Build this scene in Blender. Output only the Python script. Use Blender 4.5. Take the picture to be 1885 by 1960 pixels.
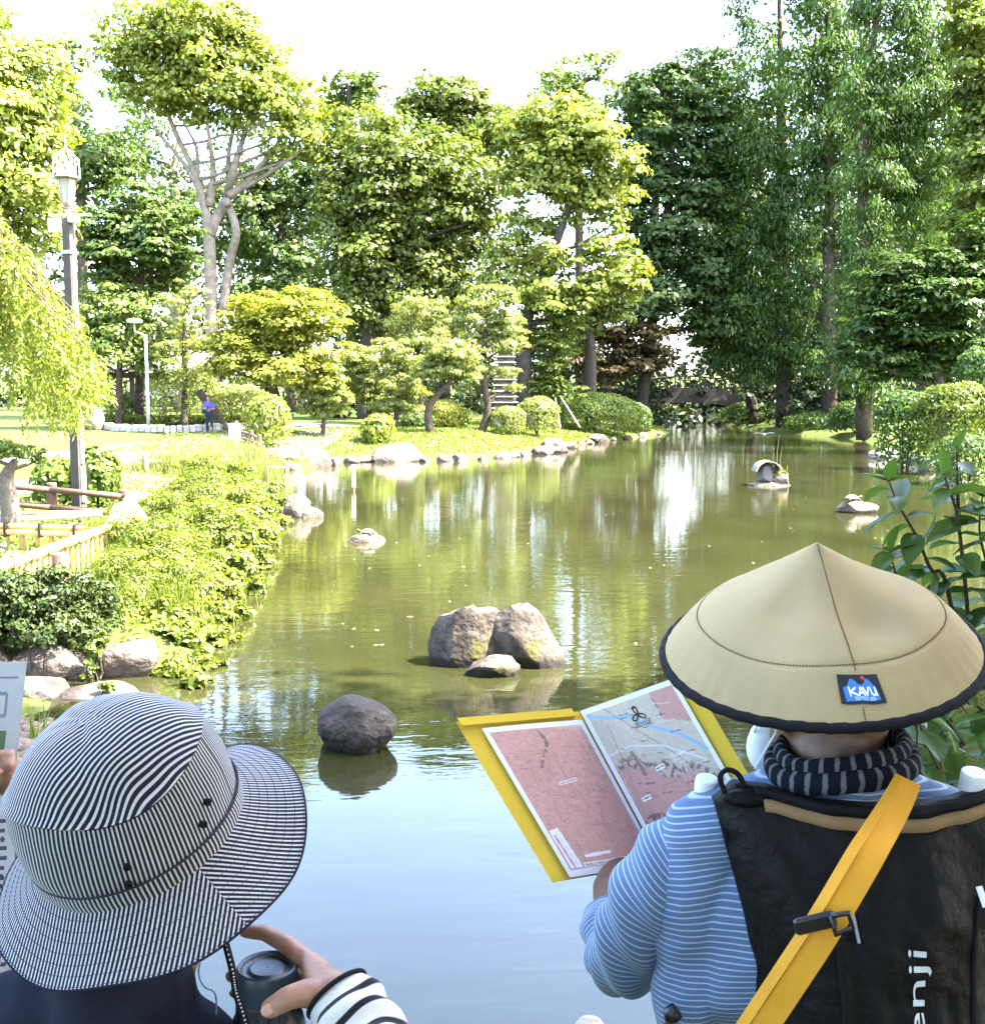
import bpy, bmesh, math, random
import numpy as np
from mathutils import Vector, Matrix, noise

for _o in list(bpy.data.objects):
    bpy.data.objects.remove(_o)
scene = bpy.context.scene
C = scene.collection
R = math.radians

# ---------------------------------------------------------------- camera
FD = 2113.0            # focal length in units where the picture is 1885 wide
CX, CY = 942.5, 980.0
CAMZ = 2.6             # metres above the pond
PITCH = math.atan(220.0 / FD)
cam_d = bpy.data.cameras.new('camera')
cam = bpy.data.objects.new('camera', cam_d)
C.objects.link(cam)
cam_d.sensor_fit = 'HORIZONTAL'
cam_d.sensor_width = 36.0
cam_d.lens = 36.0 * FD / 1885.0
cam_d.clip_start = 0.05
cam_d.clip_end = 2000.0
cam.location = (0, 0, CAMZ)
cam.rotation_euler = (R(90) - PITCH, 0, 0)
scene.camera = cam

# ---------------------------------------------------------------- sky and sun
SUN_EL, SUN_AZ = R(54), R(9)        # from the right, a little behind the camera
sun_dir = Vector((math.cos(SUN_EL) * math.cos(SUN_AZ), -math.cos(SUN_EL) * math.sin(SUN_AZ), math.sin(SUN_EL)))
world = bpy.data.worlds.new('World')
scene.world = world
world.use_nodes = True
wn = world.node_tree
wn.nodes.clear()
w_out = wn.nodes.new('ShaderNodeOutputWorld')
w_bg = wn.nodes.new('ShaderNodeBackground')
w_sky = wn.nodes.new('ShaderNodeTexSky')
w_sky.sky_type = 'NISHITA'
w_sky.sun_disc = False
w_sky.sun_elevation = SUN_EL
w_sky.sun_rotation = math.atan2(sun_dir.x, sun_dir.y)
w_sky.dust_density = 3.2
w_sky.air_density = 1.0
w_sky.ozone_density = 1.0
w_bg.inputs['Strength'].default_value = 0.15
wn.links.new(w_sky.outputs[0], w_bg.inputs['Color'])
wn.links.new(w_bg.outputs[0], w_out.inputs['Surface'])
sun_l = bpy.data.lights.new('sun', 'SUN')
sun_l.energy = 3.9
sun_l.angle = R(0.5)
sun_l.color = (1.0, 0.95, 0.86)
sun_o = bpy.data.objects.new('sun', sun_l)
C.objects.link(sun_o)
sun_o.rotation_euler = (-sun_dir).to_track_quat('-Z', 'Y').to_euler()
scene.view_settings.view_transform = 'Standard'
scene.view_settings.look = 'None'
scene.view_settings.gamma = 1.0
scene.view_settings.exposure = 4.0
scene.render.engine = 'CYCLES'
scene.cycles.max_bounces = 6
scene.cycles.diffuse_bounces = 3
scene.cycles.glossy_bounces = 3
scene.cycles.transmission_bounces = 3
scene.cycles.transparent_max_bounces = 4
scene.cycles.caustics_reflective = False
scene.cycles.caustics_refractive = False
scene.cycles.use_denoising = True

# ---------------------------------------------------------------- placing helpers
_cp, _sp = math.cos(PITCH), math.sin(PITCH)

def ray(xd, yd):
    u, v = (xd - CX) / FD, -(yd - CY) / FD
    return Vector((u, v * _sp + _cp, v * _cp - _sp))

def P(xd, yd, Y):
    """World point that lies at distance Y in front of the camera in the direction (xd, yd)."""
    d = ray(xd, yd)
    t = Y / d.y
    return Vector((d.x * t, Y, CAMZ + d.z * t))

def G(xd, yd, z=0.0):
    """World point on the level z."""
    d = ray(xd, yd)
    t = (z - CAMZ) / d.z
    return Vector((d.x * t, d.y * t, z))

def px(n, Y):
    return n * Y / FD

# ---------------------------------------------------------------- mesh helpers
def link(o):
    C.objects.link(o)
    return o

def tag(o, label=None, cat=None, group=None, kind=None):
    if label: o['label'] = label
    if cat: o['category'] = cat
    if group: o['group'] = group
    if kind: o['kind'] = kind
    return o

def empty(name, loc, label=None, cat=None, group=None, kind=None):
    o = bpy.data.objects.new(name, None)
    o.location = loc
    o.empty_display_size = 0.1
    link(o)
    return tag(o, label, cat, group, kind)

def set_parent(o, parent):
    if parent is not None:
        o.parent = parent
        o.matrix_parent_inverse = Matrix.Translation(-parent.location)   # parents stand unrotated
    return o

def np_mesh(name, V, F, smooth=False, attrs=None):
    V = np.asarray(V, dtype=np.float32).reshape(-1, 3)
    F = np.asarray(F, dtype=np.int32)
    n, k = F.shape
    me = bpy.data.meshes.new(name)
    me.vertices.add(len(V))
    me.vertices.foreach_set('co', V.ravel())
    me.loops.add(n * k)
    me.loops.foreach_set('vertex_index', F.ravel())
    me.polygons.add(n)
    me.polygons.foreach_set('loop_start', np.arange(0, n * k, k, dtype=np.int32))
    me.polygons.foreach_set('loop_total', np.full(n, k, dtype=np.int32))
    if smooth:
        me.polygons.foreach_set('use_smooth', np.ones(n, dtype=bool))
    for an, (dom, arr) in (attrs or {}).items():
        if arr.ndim == 1:
            a = me.attributes.new(an, 'FLOAT', dom)
            a.data.foreach_set('value', arr.astype(np.float32))
        else:
            a = me.attributes.new(an, 'FLOAT_COLOR', dom)
            a.data.foreach_set('color', arr.astype(np.float32).ravel())
    me.update(calc_edges=True)
    return me

def py_mesh(name, V, F, smooth=False):
    me = bpy.data.meshes.new(name)
    me.from_pydata([tuple(v) for v in V], [], F)
    if smooth:
        me.polygons.foreach_set('use_smooth', [True] * len(me.polygons))
    me.update()
    return me

def mobj(name, me, mat=None, parent=None, **kw):
    o = bpy.data.objects.new(name, me)
    link(o)
    if mat is not None and not me.materials:
        me.materials.append(mat)
    if parent is not None:
        set_parent(o, parent)
    return tag(o, **kw)

class MB:
    """Collects pieces of ONE part."""
    def __init__(s):
        s.V, s.F = [], []
    def add(s, VF):
        V, F = VF
        n = len(s.V)
        s.V += [tuple(v) for v in V]
        s.F += [[i + n for i in f] for f in F]
        return s
    def build(s, name, mat, parent=None, smooth=False, **kw):
        return mobj(name, py_mesh(name, s.V, s.F, smooth), mat, parent, **kw)

def box(c, s, rz=0.0, rot=None, bev=0.0):
    hx, hy, hz = s[0] / 2, s[1] / 2, s[2] / 2
    M = rot if rot is not None else Matrix.Rotation(rz, 3, 'Z')
    c = Vector(c)
    if bev > 0:
        b = min(bev, hx * .9, hy * .9, hz * .9)
        pts = []
        for z, ins in ((-hz, b), (-hz + b, 0), (hz - b, 0), (hz, b)):
            x, y = hx - ins, hy - ins
            q = b * (0.7 if ins == 0 else 0.4)
            for (sx, sy, fx, fy) in ((1, 1, 0, 1), (1, 1, 1, 0), (-1, 1, 1, 0), (-1, 1, 0, 1), (-1, -1, 0, 1), (-1, -1, 1, 0), (1, -1, 1, 0), (1, -1, 0, 1)):
                pts.append(c + M @ Vector((sx * (x - q * fx), sy * (y - q * fy), z)))
        F = [list(range(7, -1, -1)), list(range(24, 32))]
        for k in range(3):
            for i in range(8):
                j = (i + 1) % 8
                F.append([k * 8 + i, k * 8 + j, k * 8 + 8 + j, k * 8 + 8 + i])
        return pts, F
    V = [c + M @ Vector((x * hx, y * hy, z * hz)) for z in (-1, 1) for x, y in ((-1, -1), (1, -1), (1, 1), (-1, 1))]
    return V, [[3, 2, 1, 0], [4, 5, 6, 7], [0, 1, 5, 4], [1, 2, 6, 5], [2, 3, 7, 6], [3, 0, 4, 7]]

def frame_of(d, up=Vector((0, 0, 1))):
    d = d.normalized()
    if abs(d.dot(up)) > 0.97:
        up = Vector((0, 1, 0))
    a = d.cross(up).normalized()
    return a, a.cross(d).normalized()

def tube(pts, rad, n=8, cap=True, sq=None):
    pts = [Vector(p) for p in pts]
    if not hasattr(rad, '__len__'):
        rad = [rad] * len(pts)
    V, F = [], []
    a = None
    for i, p in enumerate(pts):
        d = (pts[min(i + 1, len(pts) - 1)] - pts[max(i - 1, 0)])
        if d.length < 1e-9: d = Vector((0, 0, 1))
        d.normalize()
        if a is None:
            a, b = frame_of(d)
        else:
            a = (a - d * a.dot(d))
            if a.length < 1e-6: a, b = frame_of(d)
            a.normalize()
            b = a.cross(d)
        for k in range(n):
            t = 2 * math.pi * k / n
            V.append(p + (a * math.cos(t) + b * math.sin(t)) * rad[i])
    for i in range(len(pts) - 1):
        for k in range(n):
            l = (k + 1) % n
            F.append([i * n + k, i * n + l, (i + 1) * n + l, (i + 1) * n + k])
    if cap:
        F.append(list(range(n - 1, -1, -1)))
        F.append([len(V) - n + k for k in range(n)])
    return V, F

def lathe(prof, n=24, c=(0, 0, 0), M=None, cap=True):
    c = Vector(c)
    V, F = [], []
    for r, z in prof:
        for k in range(n):
            t = 2 * math.pi * k / n
            v = Vector((r * math.cos(t), r * math.sin(t), z))
            V.append(c + (M @ v if M is not None else v))
    for i in range(len(prof) - 1):
        for k in range(n):
            l = (k + 1) % n
            F.append([i * n + k, i * n + l, (i + 1) * n + l, (i + 1) * n + k])
    if cap:
        F.append(list(range(n - 1, -1, -1)))
        F.append([len(V) - n + k for k in range(n)])
    return V, F

def smoothpath(pts, k=6):
    """Catmull-Rom through points (Vectors or tuples of any length)."""
    pts = [np.array(p, dtype=float) for p in pts]
    out = []
    for i in range(len(pts) - 1):
        p0, p1, p2, p3 = pts[max(i - 1, 0)], pts[i], pts[i + 1], pts[min(i + 2, len(pts) - 1)]
        for j in range(k):
            t = j / k
            out.append(.5 * ((2 * p1) + (-p0 + p2) * t + (2 * p0 - 5 * p1 + 4 * p2 - p3) * t * t + (-p0 + 3 * p1 - 3 * p2 + p3) * t ** 3))
    out.append(pts[-1])
    return out

# ---------------------------------------------------------------- materials
def new_mat(name):
    m = bpy.data.materials.new(name)
    m.use_nodes = True
    nt = m.node_tree
    nt.nodes.clear()
    out = nt.nodes.new('ShaderNodeOutputMaterial')
    return m, nt, out

def nd(nt, t, **kw):
    n = nt.nodes.new(t)
    for k, v in kw.items():
        setattr(n, k, v)
    return n

def ramp(nt, stops, interp='LINEAR'):
    r = nt.nodes.new('ShaderNodeValToRGB')
    r.color_ramp.interpolation = interp
    e = r.color_ramp.elements
    while len(e) < len(stops): e.new(0.5)
    for i, (p, c) in enumerate(stops):
        e[i].position = p
        e[i].color = (c[0], c[1], c[2], 1)
    return r

MAT = {}
def solid(name, col, rough=0.6, spec=0.4, var=0.12, scale=8.0, bump=0.0, bscale=40.0, metal=0.0, stops=None, detail=5.0):
    """Principled surface with mottled colour and fine relief."""
    if name in MAT: return MAT[name]
    assert col is not None, name
    m, nt, out = new_mat(name)
    b = nd(nt, 'ShaderNodeBsdfPrincipled')
    tc = nd(nt, 'ShaderNodeTexCoord')
    nz = nd(nt, 'ShaderNodeTexNoise')
    nz.inputs['Scale'].default_value = scale
    nz.inputs['Detail'].default_value = detail
    nz.inputs['Roughness'].default_value = 0.6
    nt.links.new(tc.outputs['Object'], nz.inputs['Vector'])
    if stops is None:
        lo = [c * (1 - var) for c in col]
        hi = [min(1, c * (1 + var)) for c in col]
        stops = [(0.3, lo), (0.7, hi)]
    rp = ramp(nt, stops)
    nt.links.new(nz.outputs[0], rp.inputs[0])
    nt.links.new(rp.outputs[0], b.inputs['Base Color'])
    b.inputs['Roughness'].default_value = rough
    b.inputs['Specular IOR Level'].default_value = spec
    b.inputs['Metallic'].default_value = metal
    if bump > 0:
        nb = nd(nt, 'ShaderNodeTexNoise')
        nb.inputs['Scale'].default_value = bscale
        nb.inputs['Detail'].default_value = 6
        nt.links.new(tc.outputs['Object'], nb.inputs['Vector'])
        bp = nd(nt, 'ShaderNodeBump')
        bp.inputs['Strength'].default_value = bump
        bp.inputs['Distance'].default_value = 1.0 / bscale
        nt.links.new(nb.outputs[0], bp.inputs['Height'])
        nt.links.new(bp.outputs[0], b.inputs['Normal'])
    nt.links.new(b.outputs[0], out.inputs[0])
    MAT[name] = m
    return m

def leafmat(name, c1, c2, trans=0.35, gloss=0.014, rough=0.4, tcol=None):
    """Leaves: reflect and let light through; colour differs from leaf to leaf (attribute var)."""
    if name in MAT: return MAT[name]
    m, nt, out = new_mat(name)
    at = nd(nt, 'ShaderNodeAttribute', attribute_name='var')
    rp = ramp(nt, [(0.0, c1), (1.0, c2)])
    nt.links.new(at.outputs['Fac'], rp.inputs[0])
    df = nd(nt, 'ShaderNodeBsdfDiffuse')
    tr = nd(nt, 'ShaderNodeBsdfTranslucent')
    nt.links.new(rp.outputs[0], df.inputs[0])
    mc = nd(nt, 'ShaderNodeMix', data_type='RGBA', blend_type='MULTIPLY')
    mc.inputs['Factor'].default_value = 1.0
    nt.links.new(rp.outputs[0], mc.inputs['A'])
    t = tcol or (1.5, 1.5, 0.6)
    mc.inputs['B'].default_value = (t[0], t[1], t[2], 1)
    nt.links.new(mc.outputs['Result'], tr.inputs[0])
    mx = nd(nt, 'ShaderNodeMixShader')
    mx.inputs[0].default_value = trans
    nt.links.new(df.outputs[0], mx.inputs[1])
    nt.links.new(tr.outputs[0], mx.inputs[2])
    last = mx
    if gloss > 0:
        gl = nd(nt, 'ShaderNodeBsdfGlossy')
        gl.inputs['Roughness'].default_value = rough
        gl.inputs[0].default_value = (1, 1, 1, 1)
        m2 = nd(nt, 'ShaderNodeMixShader')
        m2.inputs[0].default_value = gloss
        nt.links.new(mx.outputs[0], m2.inputs[1])
        nt.links.new(gl.outputs[0], m2.inputs[2])
        last = m2
    nt.links.new(last.outputs[0], out.inputs[0])
    MAT[name] = m
    return m

# ---------------------------------------------------------------- leaves
def unit(a):
    return a / np.maximum(np.linalg.norm(a, axis=1, keepdims=True), 1e-9)

def rdir(rng, n):
    return unit(rng.normal(size=(n, 3)))

def leaf_cards(Ce, N, L, W, rng, axis=None, fold=0.0):
    """Leaf-shaped faces at centres Ce with normals N, length L, width W (arrays or numbers)."""
    n = len(Ce)
    N = unit(N)
    T = rdir(rng, n) if axis is None else axis
    T = unit(T - N * np.sum(T * N, axis=1, keepdims=True) * (1.0 if axis is None else 0.9))
    B = unit(np.cross(N, T))
    L = np.broadcast_to(np.asarray(L, float), (n,))[:, None]
    W = np.broadcast_to(np.asarray(W, float), (n,))[:, None]
    var = rng.random(n)
    if fold > 0:
        up = N * W * fold
        V = np.stack([Ce - T * L * .5, Ce - T * L * .12 + B * W * .5 + up, Ce + T * L * .5 - N * L * .08, Ce - T * L * .12 - B * W * .5 + up], axis=1).reshape(-1, 3)
        i = np.arange(n)[:, None] * 4
        F = np.concatenate([i + np.array([[0, 1, 2]]), i + np.array([[0, 2, 3]])], axis=0)
        return V, F, np.concatenate([var, var])
    V = np.stack([Ce - T * L * .5, Ce - T * L * .06 + B * W * .5, Ce + T * L * .5, Ce - T * L * .06 - B * W * .5], axis=1).reshape(-1, 3)
    F = np.arange(n * 4).reshape(n, 4)
    return V, F, var

def leaf_obj(name, Ce, N, L, W, rng, mat, parent=None, axis=None, fold=0.0, clumpvar=None, **kw):
    V, F, var = leaf_cards(Ce, N, L, W, rng, axis, fold)
    if clumpvar is not None:
        cv = np.concatenate([clumpvar, clumpvar]) if fold > 0 else clumpvar
        var = np.clip(var * .5 + cv * .5, 0, 1)
    me = np_mesh(name, V, F, attrs={'var': ('FACE', var)})
    return mobj(name, me, mat, parent, **kw)

def crown_points(lobes, nclump, nleaf, rng, size=(.22, .36), flat=.6, upbias=.35, shell=.5, inner=0.12, fill=.22):
    """Leaf positions and normals, gathered into clumps over the lobes of a crown."""
    Lb = np.array(lobes, float)                       # cx cy cz rx ry rz
    w = (Lb[:, 3] * Lb[:, 5] + Lb[:, 3] * Lb[:, 4])
    k = rng.choice(len(Lb), nclump, p=w / w.sum())
    d = rdir(rng, nclump)
    d[:, 2] += upbias * .6
    d = unit(d)
    rr = shell + (1.16 - shell) * rng.random(nclump) ** .8
    rr = np.where(rng.random(nclump) < inner, rr * rng.random(nclump), rr)
    cc = Lb[k, :3] + d * Lb[k, 3:6] * rr[:, None]
    cr = (Lb[k, 3] * Lb[k, 5]) ** .5 * rng.uniform(size[0], size[1], nclump)
    wq = cr ** 2
    q = rng.choice(nclump, nleaf, p=wq / wq.sum())
    e = rdir(rng, nleaf)
    e[:, 2] = np.where(e[:, 2] < -.25, -e[:, 2] * .6, e[:, 2])
    r2 = .4 + .7 * rng.random(nleaf) ** .8
    pos = cc[q] + e * (cr[q] * r2)[:, None] * np.array([1, 1, flat])
    nrm = e * np.array([1, 1, 1.2]) + d[q] * .35 + np.array([0, 0, upbias]) + rng.normal(size=(nleaf, 3)) * .36
    cv = rng.random(nclump)[q]
    # loose leaves between the clumps
    nf = int(nleaf * fill)
    if nf:
        kf = rng.choice(len(Lb), nf, p=w / w.sum())
        df = rdir(rng, nf)
        pos[:nf] = Lb[kf, :3] + df * Lb[kf, 3:6] * (.15 + .72 * rng.random(nf) ** .6)[:, None]
        nrm[:nf] = df + np.array([0, 0, .5]) + rng.normal(size=(nf, 3)) * .6
        e[:nf] = df
    return pos, nrm, cc, cv, e

def limb(mb, a, b, ra, rb, rng, n=6, seg=6, wob=.06, sag=.0):
    a, b = Vector(a), Vector(b)
    L = (b - a).length
    pts, rad = [], []
    ph = rng.normal(size=3) * wob * L
    for i in range(seg + 1):
        t = i / seg
        p = a.lerp(b, t) + Vector(ph) * math.sin(t * math.pi) + Vector((0, 0, -sag * L * math.sin(t * math.pi)))
        p += Vector(rng.normal(size=3) * wob * L * .18) * (0 < i < seg)
        pts.append(p)
        rad.append(ra + (rb - ra) * t)
    mb.add(tube(pts, rad, n, cap=True))
    return pts

def tree(name, label, Y, base, lobes, mat, bark, nleaf, L, W, seed, nclump=90, trunk=None, r0=.3, style='broad',
         depth=.9, size=(.22, .36), flat=.6, up=.35, limbs=True, group=None, twigs=24, shell=.55, cat='tree', ground=None, fold=0, gap=None):
    """base = picture x of the trunk foot; lobes = (x, y, rx, ry[, dY]) round the crown; trunk = list of (x, y, r[, dY])."""
    rng = np.random.default_rng(seed)
    if style != 'pine':
        nleaf, nclump, L, W = int(nleaf * 1.42), int(nclump * 1.3), L * 1.06, W * 1.2
        size = (size[0] * 1.15, size[1] * 1.75)
        flat = min(.8, flat * 1.15)
        lobes = [(l[0], l[1], l[2] * 1.14, l[3] * 1.22) + tuple(l[4:]) for l in lobes]
    LB = []
    for lb in lobes:
        x, y, rx, ry = lb[:4]
        dY = lb[4] if len(lb) > 4 else rng.uniform(-.5, .5) * px(rx, Y)
        c = P(x, y, Y + dY)
        LB.append((c.x, c.y, c.z, px(rx, Y), max(px(rx, Y) * depth, px(ry, Y) * .8), px(ry, Y)))
    bx = P(base, 780, Y).x
    gz = hgt(bx, Y) if ground is None else ground
    root = empty(name, (bx, Y, gz), label, cat, group)
    pos, nrm, cc, cv, e = crown_points(LB, nclump, nleaf, rng, size, flat, up, shell)
    if gap is not None:
        keep = np.array([noise.noise(Vector(p) * gap[0]) for p in pos]) > gap[1]
        pos, nrm, cv, e = pos[keep], nrm[keep], cv[keep], e[keep]
    ax = None
    sl = rng.uniform(.45, 1.5, len(pos)) ** 1.0
    if style == 'droop':
        ax = np.stack([e[:, 0] * .55, e[:, 1] * .55, np.full(len(pos), -.9)], 1) + rng.normal(size=(len(pos), 3)) * .22
        pos[:, 2] -= np.abs(rng.normal(size=len(pos))) * L * .9
    elif style == 'pine':
        ax = e * np.array([1, 1, .6]) + np.array([0, 0, .75]) + rng.normal(size=(len(pos), 3)) * .45
    elif style == 'layer':
        ax = np.stack([e[:, 0], e[:, 1], np.full(len(pos), -.25)], 1) + rng.normal(size=(len(pos), 3)) * .3
        nrm = nrm * np.array([.7, .7, 1]) + np.array([0, 0, .45])
    leaf_obj('crown', pos, nrm, L * sl, W * sl, rng, mat, root, axis=ax, clumpvar=cv, fold=fold)
    mb = MB()
    if trunk is None:
        top = max(LB, key=lambda l: l[2])
        ctr = np.mean([l[:3] for l in LB], axis=0)
        tp = [Vector((bx, Y, gz - .3)), Vector((bx, Y, gz)).lerp(Vector(ctr), .5), Vector(ctr), Vector(top[:3])]
        tr = [r0 * 1.25, r0, r0 * .75, r0 * .2]
    else:
        tp = [P(t[0], t[1], Y + (t[3] if len(t) > 3 else 0)) for t in trunk]
        tp[0].z = min(tp[0].z, gz - .25)
        tr = [t[2] for t in trunk]
    sp = smoothpath([tuple(p) + (r,) for p, r in zip(tp, tr)], 5)
    mb.add(tube([s[:3] for s in sp], [max(s[3], .01) for s in sp], 10))
    if limbs:
        zt = [s[2] for s in sp]
        for l in LB:
            c = Vector(l[:3])
            # leave the trunk below the lobe
            want = c.z - max(.35 * math.hypot(c.x - bx, c.y - Y), l[5] * .6)
            i = min(range(len(sp)), key=lambda j: abs(sp[j][2] - want))
            i = max(2, min(i, len(sp) - 2))
            a = Vector(sp[i][:3])
            if (c - a).length > .3:
                limb(mb, a, c, max(sp[i][3] * .55, .015), max(r0 * .1, .012), rng)
        idx = rng.choice(len(cc), min(twigs, len(cc)), replace=False)
        for i in idx:
            p = Vector(cc[i])
            l = min(LB, key=lambda q: (Vector(q[:3]) - p).length)
            limb(mb, l[:3], p, max(r0 * .12, .012), .006, rng, n=4, seg=3, wob=.1)
    mb.build('trunk', bark, root, smooth=True)
    return root

# ================================================================ the setting
_edge_d = [(372, 1340), (390, 1275), (440, 1180), (474, 1120), (500, 1050), (524, 985), (520, 950), (500, 925), (482, 908), (530, 900), (600, 894),
           (660, 885), (720, 881), (820, 882), (900, 880), (1000, 872), (1060, 862), (1100, 855), (1145, 846), (1210, 838), (1280, 829),
           (1276, 820), (1240, 812), (1262, 803), (1350, 806), (1430, 822), (1520, 832), (1600, 838), (1650, 843), (1700, 860), (1740, 884), (1790, 902), (1885, 922), (1990, 955)]
POND = [(-6.5, 9.8), (-4.6, 10.25), (-3.3, 10.2)] + [tuple(G(x, y)[:2]) for x, y in _edge_d[1:]] + [(11.5, 20.0), (9.0, 14.0), (6.5, 9.0), (5.0, 5.0), (4.2, 3.0), (1.0, 2.75), (-2.0, 2.75), (-4.2, 3.0), (-5.0, 5.0), (-6.0, 7.0)]
_pp = np.array(POND)

def pond_sd(x, y):
    """Signed distance to the pond's edge, positive on land."""
    x = np.atleast_1d(np.asarray(x, float)); y = np.atleast_1d(np.asarray(y, float))
    best = np.full(x.shape, 1e9)
    inside = np.zeros(x.shape, bool)
    n = len(_pp)
    for i in range(n):
        ax, ay = _pp[i]; bx, by = _pp[(i + 1) % n]
        dx, dy = bx - ax, by - ay
        t = np.clip(((x - ax) * dx + (y - ay) * dy) / (dx * dx + dy * dy), 0, 1)
        best = np.minimum(best, (x - ax - t * dx) ** 2 + (y - ay - t * dy) ** 2)
        c = ((ay > y) != (by > y))
        xi = ax + (y - ay) / (by - ay if by != ay else 1e-9) * dx
        inside ^= c & (x < xi)
    d = np.sqrt(best)
    return np.where(inside, -d, d)

def _s(t):
    t = np.clip(t, 0, 1)
    return t * t * (3 - 2 * t)

def hgt_np(x, y):
    sd = pond_sd(x, y)
    land = .3 * _s((sd + .05) / .45) + .34 * _s((sd - .2) / 5.0) + .45 * _s((y - 40) / 14) * _s((sd - .3) / 7) + .6 * _s((y - 62) / 40) * _s(sd / 14) + .25 * _s((3.4 - y) / .9) * _s((sd + .1) / .5)
    land += .03 * np.sin(x * 1.3 + y * .4) * np.sin(y * .9 - x * .3) * _s(sd / 2)
    land += 9.0 * _s((y - 150) / 250)
    bed = np.maximum(-.9, sd * .5)
    beach = .16 * np.exp(-((x + 4.6) ** 2 / .9 + (y - 9.0) ** 2 / .5)) - .07
    return np.where(sd > -.05, land - .02, np.maximum(bed, np.where(beach > -.06, beach, -9)))

def hgt(x, y):
    return float(hgt_np(np.array([x]), np.array([y]))[0])

def axis_pts(lo, a, b, hi, fine, grow=1.25):
    c = list(np.arange(a, b, fine))
    s, v = fine, a
    pre = []
    while v > lo:
        s *= grow; v -= s; pre.append(v)
    s, v = fine, b
    post = [b]
    while v < hi:
        s *= grow; v += s; post.append(v)
    return np.array(pre[::-1] + c + post)

def ground_material():
    m, nt, out = new_mat('ground_cover')
    b = nd(nt, 'ShaderNodeBsdfPrincipled')
    tc = nd(nt, 'ShaderNodeTexCoord')
    n1 = nd(nt, 'ShaderNodeTexNoise'); n1.inputs['Scale'].default_value = .35; n1.inputs['Detail'].default_value = 8
    n2 = nd(nt, 'ShaderNodeTexNoise'); n2.inputs['Scale'].default_value = 9; n2.inputs['Detail'].default_value = 8
    nt.links.new(tc.outputs['Object'], n1.inputs['Vector']); nt.links.new(tc.outputs['Object'], n2.inputs['Vector'])
    r1 = ramp(nt, [(.3, (.045, .068, .014)), (.55, (.065, .085, .018)), (.75, (.085, .078, .036))])
    r2 = ramp(nt, [(.3, (.55, .55, .55)), (.7, (1.3, 1.3, 1.3))])
    nt.links.new(n1.outputs[0], r1.inputs[0]); nt.links.new(n2.outputs[0], r2.inputs[0])
    mx = nd(nt, 'ShaderNodeMix', data_type='RGBA', blend_type='MULTIPLY'); mx.inputs['Factor'].default_value = 1
    nt.links.new(r1.outputs[0], mx.inputs['A']); nt.links.new(r2.outputs[0], mx.inputs['B'])
    nt.links.new(mx.outputs['Result'], b.inputs['Base Color'])
    b.inputs['Roughness'].default_value = .95; b.inputs['Specular IOR Level'].default_value = .1
    bp = nd(nt, 'ShaderNodeBump'); bp.inputs['Strength'].default_value = .8; bp.inputs['Distance'].default_value = .06
    nt.links.new(n2.outputs[0], bp.inputs['Height']); nt.links.new(bp.outputs[0], b.inputs['Normal'])
    nt.links.new(b.outputs[0], out.inputs[0])
    return m

gx = axis_pts(-450, -14, 27, 450, .5)
gy = axis_pts(-200, 2, 90, 800, .5)
GX, GY = np.meshgrid(gx, gy)
GZ = hgt_np(GX.ravel(), GY.ravel())
nx, ny = len(gx), len(gy)
ii = (np.arange(ny - 1)[:, None] * nx + np.arange(nx - 1)[None, :]).ravel()
ground = mobj('ground', np_mesh('ground', np.stack([GX.ravel(), GY.ravel(), GZ], 1), np.stack([ii, ii + 1, ii + nx + 1, ii + nx], 1), smooth=True), ground_material(), kind='structure')

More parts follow.
